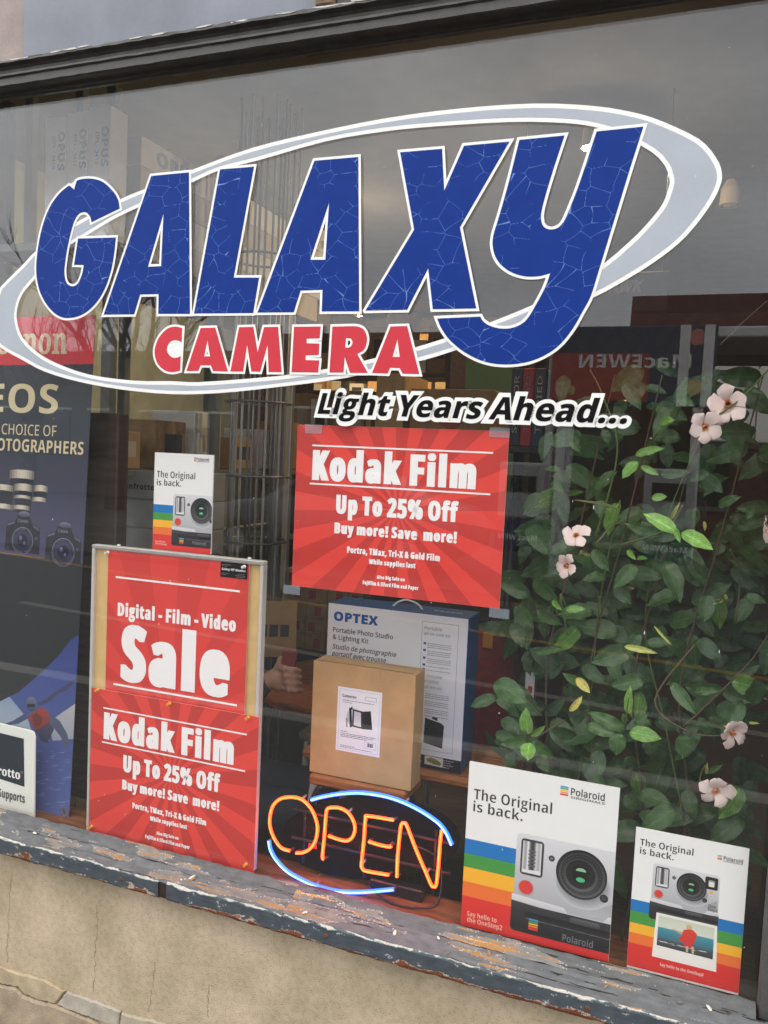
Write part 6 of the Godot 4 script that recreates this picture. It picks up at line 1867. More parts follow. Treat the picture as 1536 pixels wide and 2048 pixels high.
	var bc := carton("round_mark_carton", "brown carton with red round mark behind the black tagline", "carton", Vector3(-0.14, 1.7085, -1.62), Vector3(0.34, 0.21, 0.3), tan2)
	part(bc, "round_mark", lathe([[0.0, 0.001], [0.055, 0.001], [0.056, 0.0]], 24), mat(rgb(160, 58, 44), 0.6), Vector3(0.0, 0.11, 0.1503), Vector3(PI / 2, 0, 0))
	carton("brown_carton", "brown carton standing upright left of the red marked carton", "carton", Vector3(-0.4, 1.7085, -1.62), Vector3(0.12, 0.27, 0.3), tan1)
	for k in 3:
		var sb := carton("tripod_carton", ["tall navy carton with sideways lettering beside the red marked carton", "tall red carton with sideways lettering between two navy ones", "tall navy carton with sideways lettering next to the vine"][k], "carton", Vector3(0.098 + k * 0.045, 1.7085, -1.62), Vector3(0.043, 0.3, 0.16), [navy, red, navy][k], "tall tripod cartons")
		part(sb, "lettering", txt(["SOLIGOR", "TRIPOD", "TREPIED"][k], 0.0, 0.22, 0.0, 0.018, {"bold": false}), printc if k != 1 else M.ink_grey, Vector3(0.009, 0.05, 0.0806), Vector3(0, 0, PI / 2))
	var ms := thing("stock_shelf", "dark shelf crowded with brown cartons between the red capitals and the taped poster", "shelf", Vector3(-0.82, 0.12, -2.35))
	for y in [1.53, 1.93, 2.3]:
		part(ms, "shelf_board", bx(0.86, 0.02, 0.26, 0.003), M.dark_wood, Vector3(0, y, 0))
	for x in [-0.43, 0.43]:
		part(ms, "upright", bx(0.025, 2.32, 0.26, 0.003), M.dark_wood, Vector3(x, 1.16, 0))
	var sm := [tan1, whitebox, tan2, tan1, yellow, greybox, tan1, tan2]
	var sn := ["tan", "white", "brown", "tan", "yellow", "grey", "tan", "brown"]
	for li in 2:
		for k in 8:
			var hh := r.randf_range(0.16, 0.34)
			carton("shelf_carton", "%s carton on the %s board of the crowded dark shelf" % [sn[(k + li * 3) % 8], ["lower", "upper"][li]], "carton", Vector3(-1.185 + k * 0.104, [1.6605, 2.0605][li], -2.33), Vector3(0.096, hh, 0.2), sm[(k + li * 3) % 8], "%s cartons on the %s crowded board" % [sn[(k + li * 3) % 8], ["lower", "upper"][li]], printc if k % 3 != 1 else pd)
	# beige slatwall boards on the back with a green board
	var tw := thing("tan_panels", "row of tall tan boards standing at the back under the blue lettering", "board", Vector3(-1.35, 0.12, -3.7))
	for k in 5:
		part(tw, "board", bx(0.14, 2.35, 0.03, 0.003), tan2 if k % 2 == 0 else mottled(rgb(150, 134, 100), 0.08, 0.3, 0.8), Vector3(k * 0.17, 1.175, 0.02 * k))
	var gp := thing("green_panel", "dark green board at the back beside the tan boards", "board", Vector3(-0.42, 0.12, -3.1))
	part(gp, "board", bx(0.36, 2.28, 0.03, 0.003), mat(rgb(44, 78, 58), 0.6), Vector3(0, 1.14, 0))
	# white drawer boxes behind the flowers at the right
	for k in 4:
		carton("white_box", ["white box, lower left of four behind the flowers", "white box, lower right of four behind the flowers", "white box with lines of print, upper left of four behind the flowers", "white box, upper right of four behind the flowers"][k], "box", Vector3(0.865 + (k % 2) * 0.118, 1.731 + (k / 2) * 0.107, -0.98), Vector3(0.115, 0.105, 0.2), whitebox, "white boxes behind the flowers")
	var wst := thing("right_rack", "dark rack carrying the white boxes at the right of the window", "shelf", Vector3(0.93, 0.12, -0.98))
	part(wst, "shelf_board", bx(0.3, 0.02, 0.26, 0.003), M.dark_wood, Vector3(0, 1.6, 0))
	for x in [-0.13, 0.13]:
		part(wst, "upright", bx(0.025, 1.59, 0.24, 0.003), M.dark_wood, Vector3(x, 0.795, 0))

# ---------------------------------------------------------------- rods, lamps, table, chair, bag
func fittings() -> void:
	# bundle of bright rods
	var t := thing("rod_rack", "bundle of tall thin bright metal rods held by wire rings", "rack", Vector3(-0.93, 0.12, -1.35))
	var pale := mat(rgb(186, 188, 186), 0.4)
	for k in 15:
		var a := TAU * k / 15.0
		var rr := 0.10 + 0.014 * (k % 3)
		var p := Vector3(cos(a) * rr, 0.0, sin(a) * rr)
		part(t, "rod", tube(PackedVector3Array([p, p + Vector3(0.004 * (k % 3), 2.9, 0)]), 0.0055, -1.0, 8), pale if k % 2 == 0 else M.dull_steel)
	for y in [1.15, 1.42, 1.72, 2.3]:
		var ring := []
		for k in 25:
			ring.append(Vector3(cos(TAU * k / 24) * 0.135, y, sin(TAU * k / 24) * 0.135))
		part(t, "ring", tube(PackedVector3Array(ring), 0.005, -1.0, 6), M.dull_steel)
	# hanging slim rods further in
	var h := thing("hanging_rods", "row of thin rods hanging from a rail above the cartons", "rods", Vector3(-1.30, 0.12, -2.25))
	part(h, "rail", bx(0.5, 0.02, 0.02, 0.002), M.dull_steel, Vector3(0.0, 2.6, 0))
	for k in 12:
		part(h, "rod", tube(PackedVector3Array([Vector3(-0.22 + k * 0.032, 2.59, 0), Vector3(-0.22 + k * 0.032, 1.78 + 0.04 * (k % 3), 0)]), 0.004, -1.0, 6), M.dull_steel)
	# ceiling lamps: lit warm spots
	var glow := mat(rgb(255, 226, 170), 0.5)
	glow.emission_enabled = true
	glow.emission = Color(1.0, 0.78, 0.45)
	glow.emission_energy_multiplier = 5.0
	var spots := [[Vector3(0.235, 3.06, -2.2), "lit warm ceiling spot lamp seen between the swoosh and the last blue letter", 0.05, true], [Vector3(0.83, 3.06, -3.2), "round white ceiling lamp seen to the right of the swoosh", 0.055, false], [Vector3(-1.27, 2.5, -3.1), "small lit warm lamp seen just above the red capitals", 0.035, true], [Vector3(-2.0, 3.0, -2.6), "warm spot lamp over the left rack", 0.05, true]]
	for s in spots:
		var l := thing("ceiling_lamp", s[1], "lamp", s[0], "ceiling lamps")
		part(l, "shade", lathe([[s[2] * 0.5, s[2] * 2.4], [s[2] * 0.9, s[2] * 1.6], [s[2], 0.0], [s[2] * 0.94, 0.0], [s[2] * 0.8, s[2] * 1.5]], 20), mat(rgb(206, 196, 180), 0.6))
		part(l, "stem", tube(PackedVector3Array([Vector3(0, s[2] * 2.3, 0), Vector3(0, 3.198 - s[0].y, 0)]), 0.006, -1.0, 8), M.dull_steel)
		if s[3]:
			part(l, "bulb", lathe([[0.0, -0.3 * s[2]], [s[2] * 0.5, -0.15 * s[2]], [s[2] * 0.72, 0.3 * s[2]], [s[2] * 0.5, 0.9 * s[2]], [0.0, 1.1 * s[2]]], 16), glow)
			var o := OmniLight3D.new()
			o.name = "lamp_light"
			o.light_color = Color(1.0, 0.86, 0.66)
			o.light_energy = 0.65
			o.light_size = 0.04
			o.omni_range = 8.0
			o.omni_attenuation = 2.0
			o.shadow_enabled = true
			o.position = Vector3(0, 0.3 * s[2], 0)
			l.add_child(o, true)
		else:
			part(l, "bulb", lathe([[0.0, -0.2 * s[2]], [s[2] * 0.6, 0.0], [s[2] * 0.7, 0.8 * s[2]], [0.0, 1.0 * s[2]]], 16), mat(rgb(226, 210, 186), 0.4))
	# dark soffit with white slanted lettering
	var sf := thing("hanging_sign", "grey hanging board with white slanted capitals behind the swoosh", "sign", Vector3(0.28, 2.325, -2.0))
	part(sf, "board", bx(0.66, 0.16, 0.02, 0.003), mottled(rgb(92, 88, 88), 0.06, 0.3, 0.8), Vector3(0, 0.055, 0))
	part(sf, "lettering", txt("HAWK", 0.05, 0.23, 0.052, 0.05, {"skew": 0.25, "fat": 0.03}), mat(rgb(206, 204, 202), 0.6), Vector3(0, 0, 0.0108))
	for x in [-0.3, 0.3]:
		part(sf, "chain", tube(PackedVector3Array([Vector3(x, 0.13, 0), Vector3(x, 0.872, 0)]), 0.003, -1.0, 6), M.dull_steel)
	# round wooden table and wicker chair
	var tb := thing("round_table", "round brown wooden table beside the seated person", "table", Vector3(-0.27, 0.12, -0.92))
	part(tb, "table_top", lathe([[0.0, 0.745], [0.335, 0.745], [0.34, 0.738], [0.34, 0.722], [0.33, 0.716], [0.0, 0.716]], 40), wood(rgb(158, 92, 46), rgb(112, 60, 28), 0.4, 0.4))
	part(tb, "pedestal", lathe([[0.05, 0.716], [0.03, 0.66], [0.025, 0.06], [0.03, 0.04], [0.2, 0.02], [0.2, 0.0], [0.0, 0.0]], 24), M.black_plastic)
	var pp := thing("magazine", "open white leaflet lying on the round table", "leaflet", Vector3(-0.19, 0.8665, -0.78))
	part(pp, "sheet", bx(0.13, 0.002, 0.1, 0.0005), M.paper, Vector3.ZERO, Vector3(0, 0.4, 0))
	part(pp, "sheet", bx(0.12, 0.002, 0.1, 0.0005), mottled(rgb(190, 192, 194), 0.2, 0.05, 0.6), Vector3(0.02, 0.0025, -0.01), Vector3(0, 0.1, 0))
	var ch := thing("wicker_chair", "chair with rounded woven back behind the round table", "chair", Vector3(-0.38, 0.12, -1.35))
	var wm := mottled(rgb(150, 128, 92), 0.3, 0.05, 0.8, 0.1, 0.7, 41)
	var bo := PackedVector2Array()
	for k in 21:
		bo.append(Vector2(cos(PI * k / 20.0) * 0.21, 0.62 + sin(PI * k / 20.0) * 0.3))
	bo.append(Vector2(-0.19, 0.45))
	bo.append(Vector2(0.19, 0.45))
	part(ch, "backrest", slab(bo, 0.025), wm, Vector3(0, 0, -0.22))
	part(ch, "seat", bx(0.42, 0.04, 0.42, 0.012), wm, Vector3(0, 0.44, 0))
	for a in [[-1, -1], [1, -1], [-1, 1], [1, 1]]:
		part(ch, "leg", tube(PackedVector3Array([Vector3(a[0] * 0.18, 0.43, a[1] * 0.18), Vector3(a[0] * 0.2, 0.0, a[1] * 0.2)]), 0.014, 0.011, 8), M.white_metal)
	# red jacket on a stand behind the kit box
	var rb := thing("red_bag", "red cloth bag with orange tag hanging behind the kit box", "bag", Vector3(0.21, 0.74, -0.78))
	part(rb, "bag", lathe([[0.0, 0.0], [0.08, 0.005], [0.11, 0.06], [0.105, 0.2], [0.085, 0.33], [0.045, 0.4], [0.0, 0.41]], 18), mottled(rgb(128, 22, 26), 0.2, 0.1, 0.8))
	part(rb, "tag", bx(0.03, 0.045, 0.004, 0.001), mat(rgb(206, 140, 50), 0.5), Vector3(0.03, 0.38, 0.08))
	part(rb, "strap", tube(smooth_line([Vector3(0, 0.40, 0), Vector3(0.03, 0.5, 0.01), Vector3(0.06, 0.84, 0.0)], 5), 0.006, -1.0, 6), M.black_plastic)
	var rs := thing("bag_stand", "dark upright stand that the red bag hangs on", "stand", Vector3(0.27, 0.12, -0.80))
	part(rs, "pole", tube(PackedVector3Array([Vector3.ZERO, Vector3(0, 1.48, 0)]), 0.012, -1.0, 8), M.black_plastic)
	part(rs, "base", lathe([[0.0, 0.02], [0.14, 0.012], [0.15, 0.0], [0.0, 0.0]], 20), M.black_plastic)
	var sl := thing("white_strip_card", "narrow white card with red mark beside the red bag", "card", Vector3(0.385, 0.955, -0.62))
	part(sl, "card", bx(0.026, 0.11, 0.003, 0.0005), M.paper, Vector3(0, 0.055, 0))
	part(sl, "mark", bx(0.012, 0.02, 0.001, 0.0), mat(rgb(190, 60, 50), 0.5), Vector3(0.002, 0.06, 0.0022))
	part(sl, "foot", tube(PackedVector3Array([Vector3(0, 0.0, 0), Vector3(0, -0.83, 0)]), 0.004, -1.0, 6), M.black_plastic)

# ---------------------------------------------------------------- the person at the table: a joined body meshed from tapered limbs
func limb(p: Vector3, a: Vector3, b: Vector3, ra: float, rb: float) -> float:
	var ab := b - a
	var t := clampf((p - a).dot(ab) / ab.length_squared(), 0.0, 1.0)
	return p.distance_to(a + ab * t) - lerpf(ra, rb, t)

func net(st: SurfaceTool, bones: Array, cell: float, blend: float) -> void:
	var lo := Vector3.ONE * 1e9
	var hi := Vector3.ONE * -1e9
	for b in bones:
		var r := Vector3.ONE * (maxf(b[2], b[3]) + cell * 3)
		for q in [b[0], b[1]]:
			lo = lo.min(q - r)
			hi = hi.max(q + r)
	var n := Vector3i(((hi - lo) / cell).ceil()) + Vector3i.ONE
	var field := PackedFloat32Array()
	field.resize(n.x * n.y * n.z)
	field.fill(1.0)
	var who := PackedByteArray()
	who.resize(field.size())
	for bi in bones.size():
		var b: Array = bones[bi]
		var r := Vector3.ONE * (maxf(b[2], b[3]) + cell * 3 + blend)
		var l0 := Vector3i(((b[0].min(b[1]) - r - lo) / cell).floor()).max(Vector3i.ZERO)
		var h0 := Vector3i(((b[0].max(b[1]) + r - lo) / cell).ceil()).min(n - Vector3i.ONE)
		for z in range(l0.z, h0.z + 1):
			for y in range(l0.y, h0.y + 1):
				for x in range(l0.x, h0.x + 1):
					var d := limb(lo + Vector3(x, y, z) * cell, b[0], b[1], b[2], b[3])
					var i := (z * n.y + y) * n.x + x
					var o := field[i]
					if d < o:
						who[i] = bi
					var k := maxf(blend - absf(d - o), 0.0) / blend
					field[i] = minf(d, o) - k * k * blend * 0.25
	var vert := {}
	var pos := PackedVector3Array()
	var col := []
	for z in n.z - 1:
		for y in n.y - 1:
			for x in n.x - 1:
				var i := (z * n.y + y) * n.x + x
				var s := Vector3.ZERO
				var c := 0
				var neg := 0
				var ids := [i, i + 1, i + n.x, i + n.x + 1, i + n.x * n.y, i + n.x * n.y + 1, i + n.x * n.y + n.x, i + n.x * n.y + n.x + 1]
				for q in ids:
					if field[q] < 0.0:
						neg += 1
				if neg == 0 or neg == 8:
					continue
				for e in [[0, 1], [2, 3], [4, 5], [6, 7], [0, 2], [1, 3], [4, 6], [5, 7], [0, 4], [1, 5], [2, 6], [3, 7]]:
					var fa := field[ids[e[0]]]
					var fb := field[ids[e[1]]]
					if (fa < 0.0) != (fb < 0.0):
						var t := fa / (fa - fb)
						var pa := Vector3(e[0] & 1, (e[0] >> 1) & 1, e[0] >> 2)
						var pb := Vector3(e[1] & 1, (e[1] >> 1) & 1, e[1] >> 2)
						s += pa.lerp(pb, t)
						c += 1
				vert[i] = pos.size()
				pos.append(lo + (Vector3(x, y, z) + s / c) * cell)
				col.append(bones[who[i]][4])
	var face := func(a, b, cc, d, flip):
		if not (vert.has(a) and vert.has(b) and vert.has(cc) and vert.has(d)):
			return
		var l := [a, b, cc, a, cc, d] if not flip else [a, cc, b, a, d, cc]
		for v in l:
			st.set_color(col[vert[v]])
			st.add_vertex(pos[vert[v]])
	var sy := n.x
	var sz := n.x * n.y
	for z in range(1, n.z - 1):
		for y in range(1, n.y - 1):
			for x in range(1, n.x - 1):
				var i := z * sz + y * sy + x
				var inside := field[i] < 0.0
				if inside != (field[i + 1] < 0.0):
					face.call(i, i - sy, i - sy - sz, i - sz, not inside)
				if inside != (field[i + sy] < 0.0):
					face.call(i, i - sz, i - sz - 1, i - 1, not inside)
				if inside != (field[i + sz] < 0.0):
					face.call(i, i - 1, i - 1 - sy, i - sy, not inside)

func seated_person() -> void:
	var t := thing("person", "person in grey sweater seated at the round table holding up a red card", "person")
	var knit := Color(0.16, 0.17, 0.19)
	var cuff := Color(0.03, 0.03, 0.035)
	var skin := Color(0.42, 0.25, 0.18)
	var jeans := Color(0.03, 0.04, 0.07)
	var st := SurfaceTool.new()
	st.begin(Mesh.PRIMITIVE_TRIANGLES)
	st.set_smooth_group(0)
	var hip := Vector3(-0.66, 0.56, -0.62)
	var chest := Vector3(-0.655, 0.87, -0.60)
	var neck := Vector3(-0.64, 1.02, -0.6)
	var sh_r := Vector3(-0.60, 0.97, -0.43)
	var sh_l := Vector3(-0.68, 0.97, -0.78)
	var elbow := Vector3(-0.53, 0.86, -0.38)
	var wrist := Vector3(-0.385, 0.955, -0.475)
	net(st, [[hip, chest, 0.125, 0.14, knit], [chest, neck, 0.13, 0.055, knit], [sh_l, sh_r, 0.075, 0.075, knit], [neck, neck + Vector3(0.01, 0.09, 0), 0.052, 0.05, skin], [sh_r, elbow, 0.055, 0.045, knit], [elbow, wrist.lerp(elbow, 0.35), 0.047, 0.040, knit], [wrist.lerp(elbow, 0.33), wrist.lerp(elbow, 0.06), 0.040, 0.037, cuff], [wrist.lerp(elbow, 0.1), wrist, 0.028, 0.026, skin], [sh_l, Vector3(-0.60, 0.82, -0.84), 0.055, 0.045, knit], [Vector3(-0.60, 0.82, -0.84), Vector3(-0.46, 0.9, -0.8), 0.045, 0.036, knit], [hip + Vector3(0, -0.02, 0.09), Vector3(-0.30, 0.55, -0.55), 0.085, 0.062, jeans], [hip + Vector3(0, -0.02, -0.09), Vector3(-0.30, 0.55, -0.75), 0.085, 0.062, jeans], [Vector3(-0.30, 0.55, -0.55), Vector3(-0.31, 0.2, -0.57), 0.06, 0.042, jeans], [Vector3(-0.30, 0.55, -0.75), Vector3(-0.31, 0.2, -0.77), 0.06, 0.042, jeans], [Vector3(-0.32, 0.165, -0.57), Vector3(-0.2, 0.16, -0.56), 0.042, 0.036, cuff], [Vector3(-0.32, 0.165, -0.77), Vector3(-0.2, 0.16, -0.78), 0.042, 0.036, cuff]], 0.016, 0.035)
	# head
	var hc := neck + Vector3(0.03, 0.16, 0.0)
	net(st, [[hc + Vector3(-0.015, 0.03, 0), hc + Vector3(0.0, 0.0, 0), 0.085, 0.078, skin], [hc + Vector3(0.02, -0.06, 0), hc + Vector3(0.035, -0.075, 0), 0.05, 0.035, skin], [hc + Vector3(0.085, -0.005, 0), hc + Vector3(0.102, -0.028, 0), 0.012, 0.016, skin], [hc + Vector3(-0.01, -0.005, 0.08), hc + Vector3(-0.015, -0.035, 0.08), 0.015, 0.012, skin], [hc + Vector3(-0.01, -0.005, -0.08), hc + Vector3(-0.015, -0.035, -0.08), 0.015, 0.012, skin], [hc + Vector3(0.083, -0.06, -0.015), hc + Vector3(0.083, -0.06, 0.015), 0.008, 0.008, Color(0.35, 0.12, 0.1)], [hc + Vector3(0.08, 0.01, 0.032), hc + Vector3(0.082, 0.01, 0.034), 0.012, 0.012, Color(0.1, 0.08, 0.07)], [hc + Vector3(0.08, 0.01, -0.032), hc + Vector3(0.082, 0.01, -0.034), 0.012, 0.012, Color(0.1, 0.08, 0.07)]], 0.007, 0.02)
	# hand closed round the card
	var pc := wrist + Vector3(0.045, 0.022, -0.012)
	var bones := [[wrist, pc, 0.025, 0.028, skin], [pc, pc + Vector3(0.02, 0.022, -0.004), 0.026, 0.02, skin], [pc + Vector3(0.01, -0.02, 0.0), pc + Vector3(0.03, 0.0, 0.0), 0.02, 0.018, skin]]
	for k in 4:
		var r0 := pc + Vector3(0.012 + 0.006 * k, 0.034 - 0.019 * k, 0.006)
		var r1 := r0 + Vector3(0.030, 0.004, 0.022)
		var r2 := r1 + Vector3(0.024 - 0.003 * k, -0.002, -0.008)
		var r3 := r2 + Vector3(0.008, -0.004, -0.018)
		bones.append_array([[r0, r1, 0.0105, 0.0098, skin], [r1, r2, 0.0098, 0.009, skin], [r2, r3, 0.009, 0.0076, skin]])
	bones.append_array([[pc + Vector3(-0.008, 0.016, -0.012), pc + Vector3(0.004, 0.05, -0.016), 0.013, 0.0108, skin], [pc + Vector3(0.004, 0.05, -0.016), pc + Vector3(0.024, 0.062, -0.010), 0.0105, 0.0085, skin]])
	net(st, bones, 0.0045, 0.007)
	st.generate_normals()
	var m := mat(Color.WHITE, 0.8)
	m.vertex_color_use_as_albedo = true
	part(t, "body", st.commit(), m)
	var hs := SurfaceTool.new()
	hs.begin(Mesh.PRIMITIVE_TRIANGLES)
	hs.set_smooth_group(0)
	var hair := Color(0.05, 0.035, 0.025)
	net(hs, [[hc + Vector3(-0.03, 0.05, 0), hc + Vector3(-0.04, 0.02, 0), 0.082, 0.082, hair], [hc + Vector3(0.03, 0.075, 0.02), hc + Vector3(0.03, 0.075, -0.02), 0.05, 0.05, hair], [hc + Vector3(-0.06, 0.0, 0.02), hc + Vector3(-0.055, -0.06, 0.0), 0.05, 0.04, hair]], 0.009, 0.02)
	hs.generate_normals()
	part(t, "hair", hs.commit(), m)
	var card := thing("red_card", "small red card held up in the seated person's hand", "card", pc + Vector3(0.036, 0.05, -0.004))
	part(card, "card", bx(0.045, 0.085, 0.006, 0.002), mat(rgb(126, 52, 56), 0.5), Vector3.ZERO, Vector3(0, 0.2, -0.06))
	var sl := thing("stool", "plain dark stool under the seated person", "stool", Vector3(-0.66, 0.12, -0.62))
	part(sl, "seat", lathe([[0.0, 0.335], [0.17, 0.33], [0.175, 0.31], [0.17, 0.295], [0.0, 0.295]], 24), M.black_plastic)
	for k in 4:
		var a := TAU * k / 4 + 0.4
		part(sl, "leg", tube(PackedVector3Array([Vector3(cos(a) * 0.12, 0.3, sin(a) * 0.12), Vector3(cos(a) * 0.17, 0.0, sin(a) * 0.17)]), 0.012, -1.0, 8), M.white_metal)

# ---------------------------------------------------------------- the street that the glass mirrors
func street() -> void:
	structure("pavement", bx(60, 0.1, 2.75, 0.0), mottled(rgb(82, 80, 77), 0.1, 1.2, 0.9), Vector3(0, -0.05, 1.42))
	structure("kerb", bx(60, 0.13, 0.16, 0.01), mottled(rgb(150, 147, 142), 0.1, 0.6, 0.9), Vector3(0, -0.066, 2.88))
	structure("road", bx(60, 0.1, 5.6, 0.0), mottled(rgb(56, 56, 58), 0.15, 1.5, 0.9), Vector3(0, -0.17, 5.762))
	structure("forecourt", bx(60, 0.1, 8.0, 0.0), mottled(rgb(74, 73, 72), 0.12, 2.0, 0.9), Vector3(0, -0.1, 12.57))
	structure("ground", bx(300, 0.1, 140, 0.0), mottled(rgb(76, 76, 70), 0.12, 4.0, 0.95), Vector3(0, -0.24, 70))
	for q in [[Vector3(-9.24, 0, 8.02), Vector3(3.0, 0, 5.75), rgb(150, 118, 52)], [Vector3(-6.0, 0, 5.2), Vector3(2.5, 0, 4.25), rgb(128, 127, 122)]]:
		var ln := structure("road_marking", bx((q[1] - q[0]).length(), 0.004, 0.11, 0.0), mat(q[2], 0.8), (q[0] + q[1]) / 2 + Vector3(0, -0.1165, 0))
		ln.rotation.y = -atan2(q[1].z - q[0].z, q[1].x - q[0].x)
	var brick := mottled(rgb(104, 58, 50), 0.15, 0.5, 0.9)
	var maroon := mottled(rgb(96, 46, 46), 0.1, 0.7, 0.8)
	var wall_c := [mottled(rgb(126, 122, 116), 0.1, 1.2, 0.9), mottled(rgb(96, 92, 88), 0.1, 1.2, 0.9), mottled(rgb(84, 66, 58), 0.12, 0.8, 0.9)]
	var dark_glass := mat(rgb(26, 30, 34), 0.1)
	# maroon-roofed building across the road
	var b := thing("maroon_building", "low brick building with steep maroon roof across the road", "building", Vector3(4.6, -0.05, 16.0))
	part(b, "wall", bx(10.0, 3.3, 4.0, 0.01), brick, Vector3(0, 1.65, 0))
	var rp := [[-2.2, 3.3], [-2.35, 3.32], [-2.0, 4.75], [2.2, 4.75], [2.2, 3.3]]
	part(b, "roof", moulding(rp, -5.2, 5.2, 2.6), maroon)
	for s in [-5.2, 5.2]:
		var pl := PackedVector2Array()
		for q in rp:
			pl.append(Vector2(q[0], q[1]))
		part(b, "roof_end", slab(pl, 0.02), maroon, Vector3(s, 0, 0), Vector3(0, -PI / 2, 0))
	for k in 5:
		var w := part(b, "window", bx(1.2, 1.3, 0.06, 0.004), dark_glass, Vector3(-4.0 + k * 2.0, 1.7, -2.02))
		part(w, "sill", bx(1.3, 0.08, 0.1, 0.004), wall_c[0], Vector3(0, -0.69, -0.02))
	# a row of low buildings that closes the street
	var row := [[-31.0, 13.0, 4.0, 24.0, 0], [-18.5, 11.5, 4.7, 24.5, 1], [-6.4, 11.4, 5.3, 25.0, 2]]
	var rn := ["long pale low building at the far end of the street row", "grey flat-roofed building beside the bare tree", "brown flat-roofed building beside the fuel station"]
	for i in 3:
		var q: Array = row[i]
		var o := thing("low_building", rn[i], "building", Vector3(q[0], -0.19, q[3]))
		part(o, "wall", bx(q[1], q[2], 6.0, 0.02), wall_c[q[4]], Vector3(0, q[2] / 2, 0))
		part(o, "parapet", bx(q[1] + 0.1, 0.25, 6.1, 0.02), M.dark_paint, Vector3(0, q[2] + 0.126, 0))
		for k in int(q[1] / 2.2):
			var w := part(o, "window", bx(1.4, 1.6, 0.08, 0.004), dark_glass, Vector3(-q[1] / 2 + 1.3 + k * 2.2, q[2] * 0.45, -3.02))
			part(w, "frame", bx(1.5, 0.08, 0.1, 0.004), M.white_metal, Vector3(0, 0.84, -0.01))
	# station sign: navy panel, red block, white letters
	var sg := thing("station_sign", "navy and red station sign with white capitals on two posts", "sign", Vector3(-0.3, -0.05, 11.0))
	part(sg, "panel", bx(2.3, 1.15, 0.2, 0.02), mat(rgb(34, 44, 82), 0.4), Vector3(0, 3.15, 0))
	part(sg, "red_block", bx(1.4, 0.7, 0.03, 0.01), mat(rgb(176, 44, 38), 0.4), Vector3(-0.44, 2.98, -0.116))
	for x in [0.72, 1.04]:
		part(sg, "white_bar", bx(0.14, 1.15, 0.02, 0.004), M.white, Vector3(x, 3.15, -0.112))
	part(sg, "lettering", txt("MacEWEN", -0.78, 0.78, 3.12, 0.19, {}), M.white, Vector3(0.04, 0, -0.135), Vector3(0, PI, 0))
	for y in [2.85, 3.55]:
		part(sg, "round_mark", lathe([[0.0, 0.012], [0.11, 0.012], [0.12, 0.0]], 20), mat(rgb(206, 120, 116), 0.5), Vector3(0.88, y, -0.104), Vector3(-PI / 2, 0, 0))
	for x in [-0.95, 0.95]:
		part(sg, "post", bx(0.14, 2.6, 0.14, 0.01), M.white_metal, Vector3(x, 1.3, 0))
	# canopy frame by the sign
	var cp := thing("station_canopy", "flat grey station canopy on slim posts behind the sign", "canopy", Vector3(0.4, -0.05, 13.0))
	part(cp, "roof", bx(4.4, 0.16, 2.6, 0.02), M.white_metal, Vector3(0, 3.75, 0))
	for a in [[-2.0, -1.1], [2.0, -1.1], [-2.0, 1.1], [2.0, 1.1]]:
		part(cp, "post", bx(0.12, 3.67, 0.12, 0.01), M.white_metal, Vector3(a[0], 1.835, a[1]))
	# two pumps
	for k in 2:
		var p := thing("fuel_pump", ["fuel pump with navy base nearer the brown building", "fuel pump with navy base nearer the maroon roof"][k], "fuel pump", Vector3([-1.45, 0.4][k], -0.05, 9.4))
		part(p, "base", bx(0.62, 0.42, 0.5, 0.02), mat(rgb(30, 42, 86), 0.4), Vector3(0, 0.72, 0))
		part(p, "plinth", bx(0.66, 0.5, 0.54, 0.02), M.grey_paint, Vector3(0, 0.25, 0))
		part(p, "head", bx(0.6, 0.75, 0.46, 0.03), mat(rgb(176, 178, 178), 0.4), Vector3(0, 1.31, 0))
		part(p, "display", bx(0.4, 0.22, 0.02, 0.004), dark_glass, Vector3(0, 1.4, -0.236))
		part(p, "lettering", txt("MacEWEN", -0.26, 0.26, 0.66, 0.07, {}), M.white, Vector3(0, 0, -0.2525), Vector3(0, PI, 0))
	bare_tree("bare_tree", "large bare tree with spreading limbs across the road", Vector3(-13.2, -0.19, 15.5), 9.0, 5)
	bare_tree("bare_tree", "smaller bare tree beyond the grey building", Vector3(-19.5, -0.19, 19.0), 8.0, 8)
	parked_car()

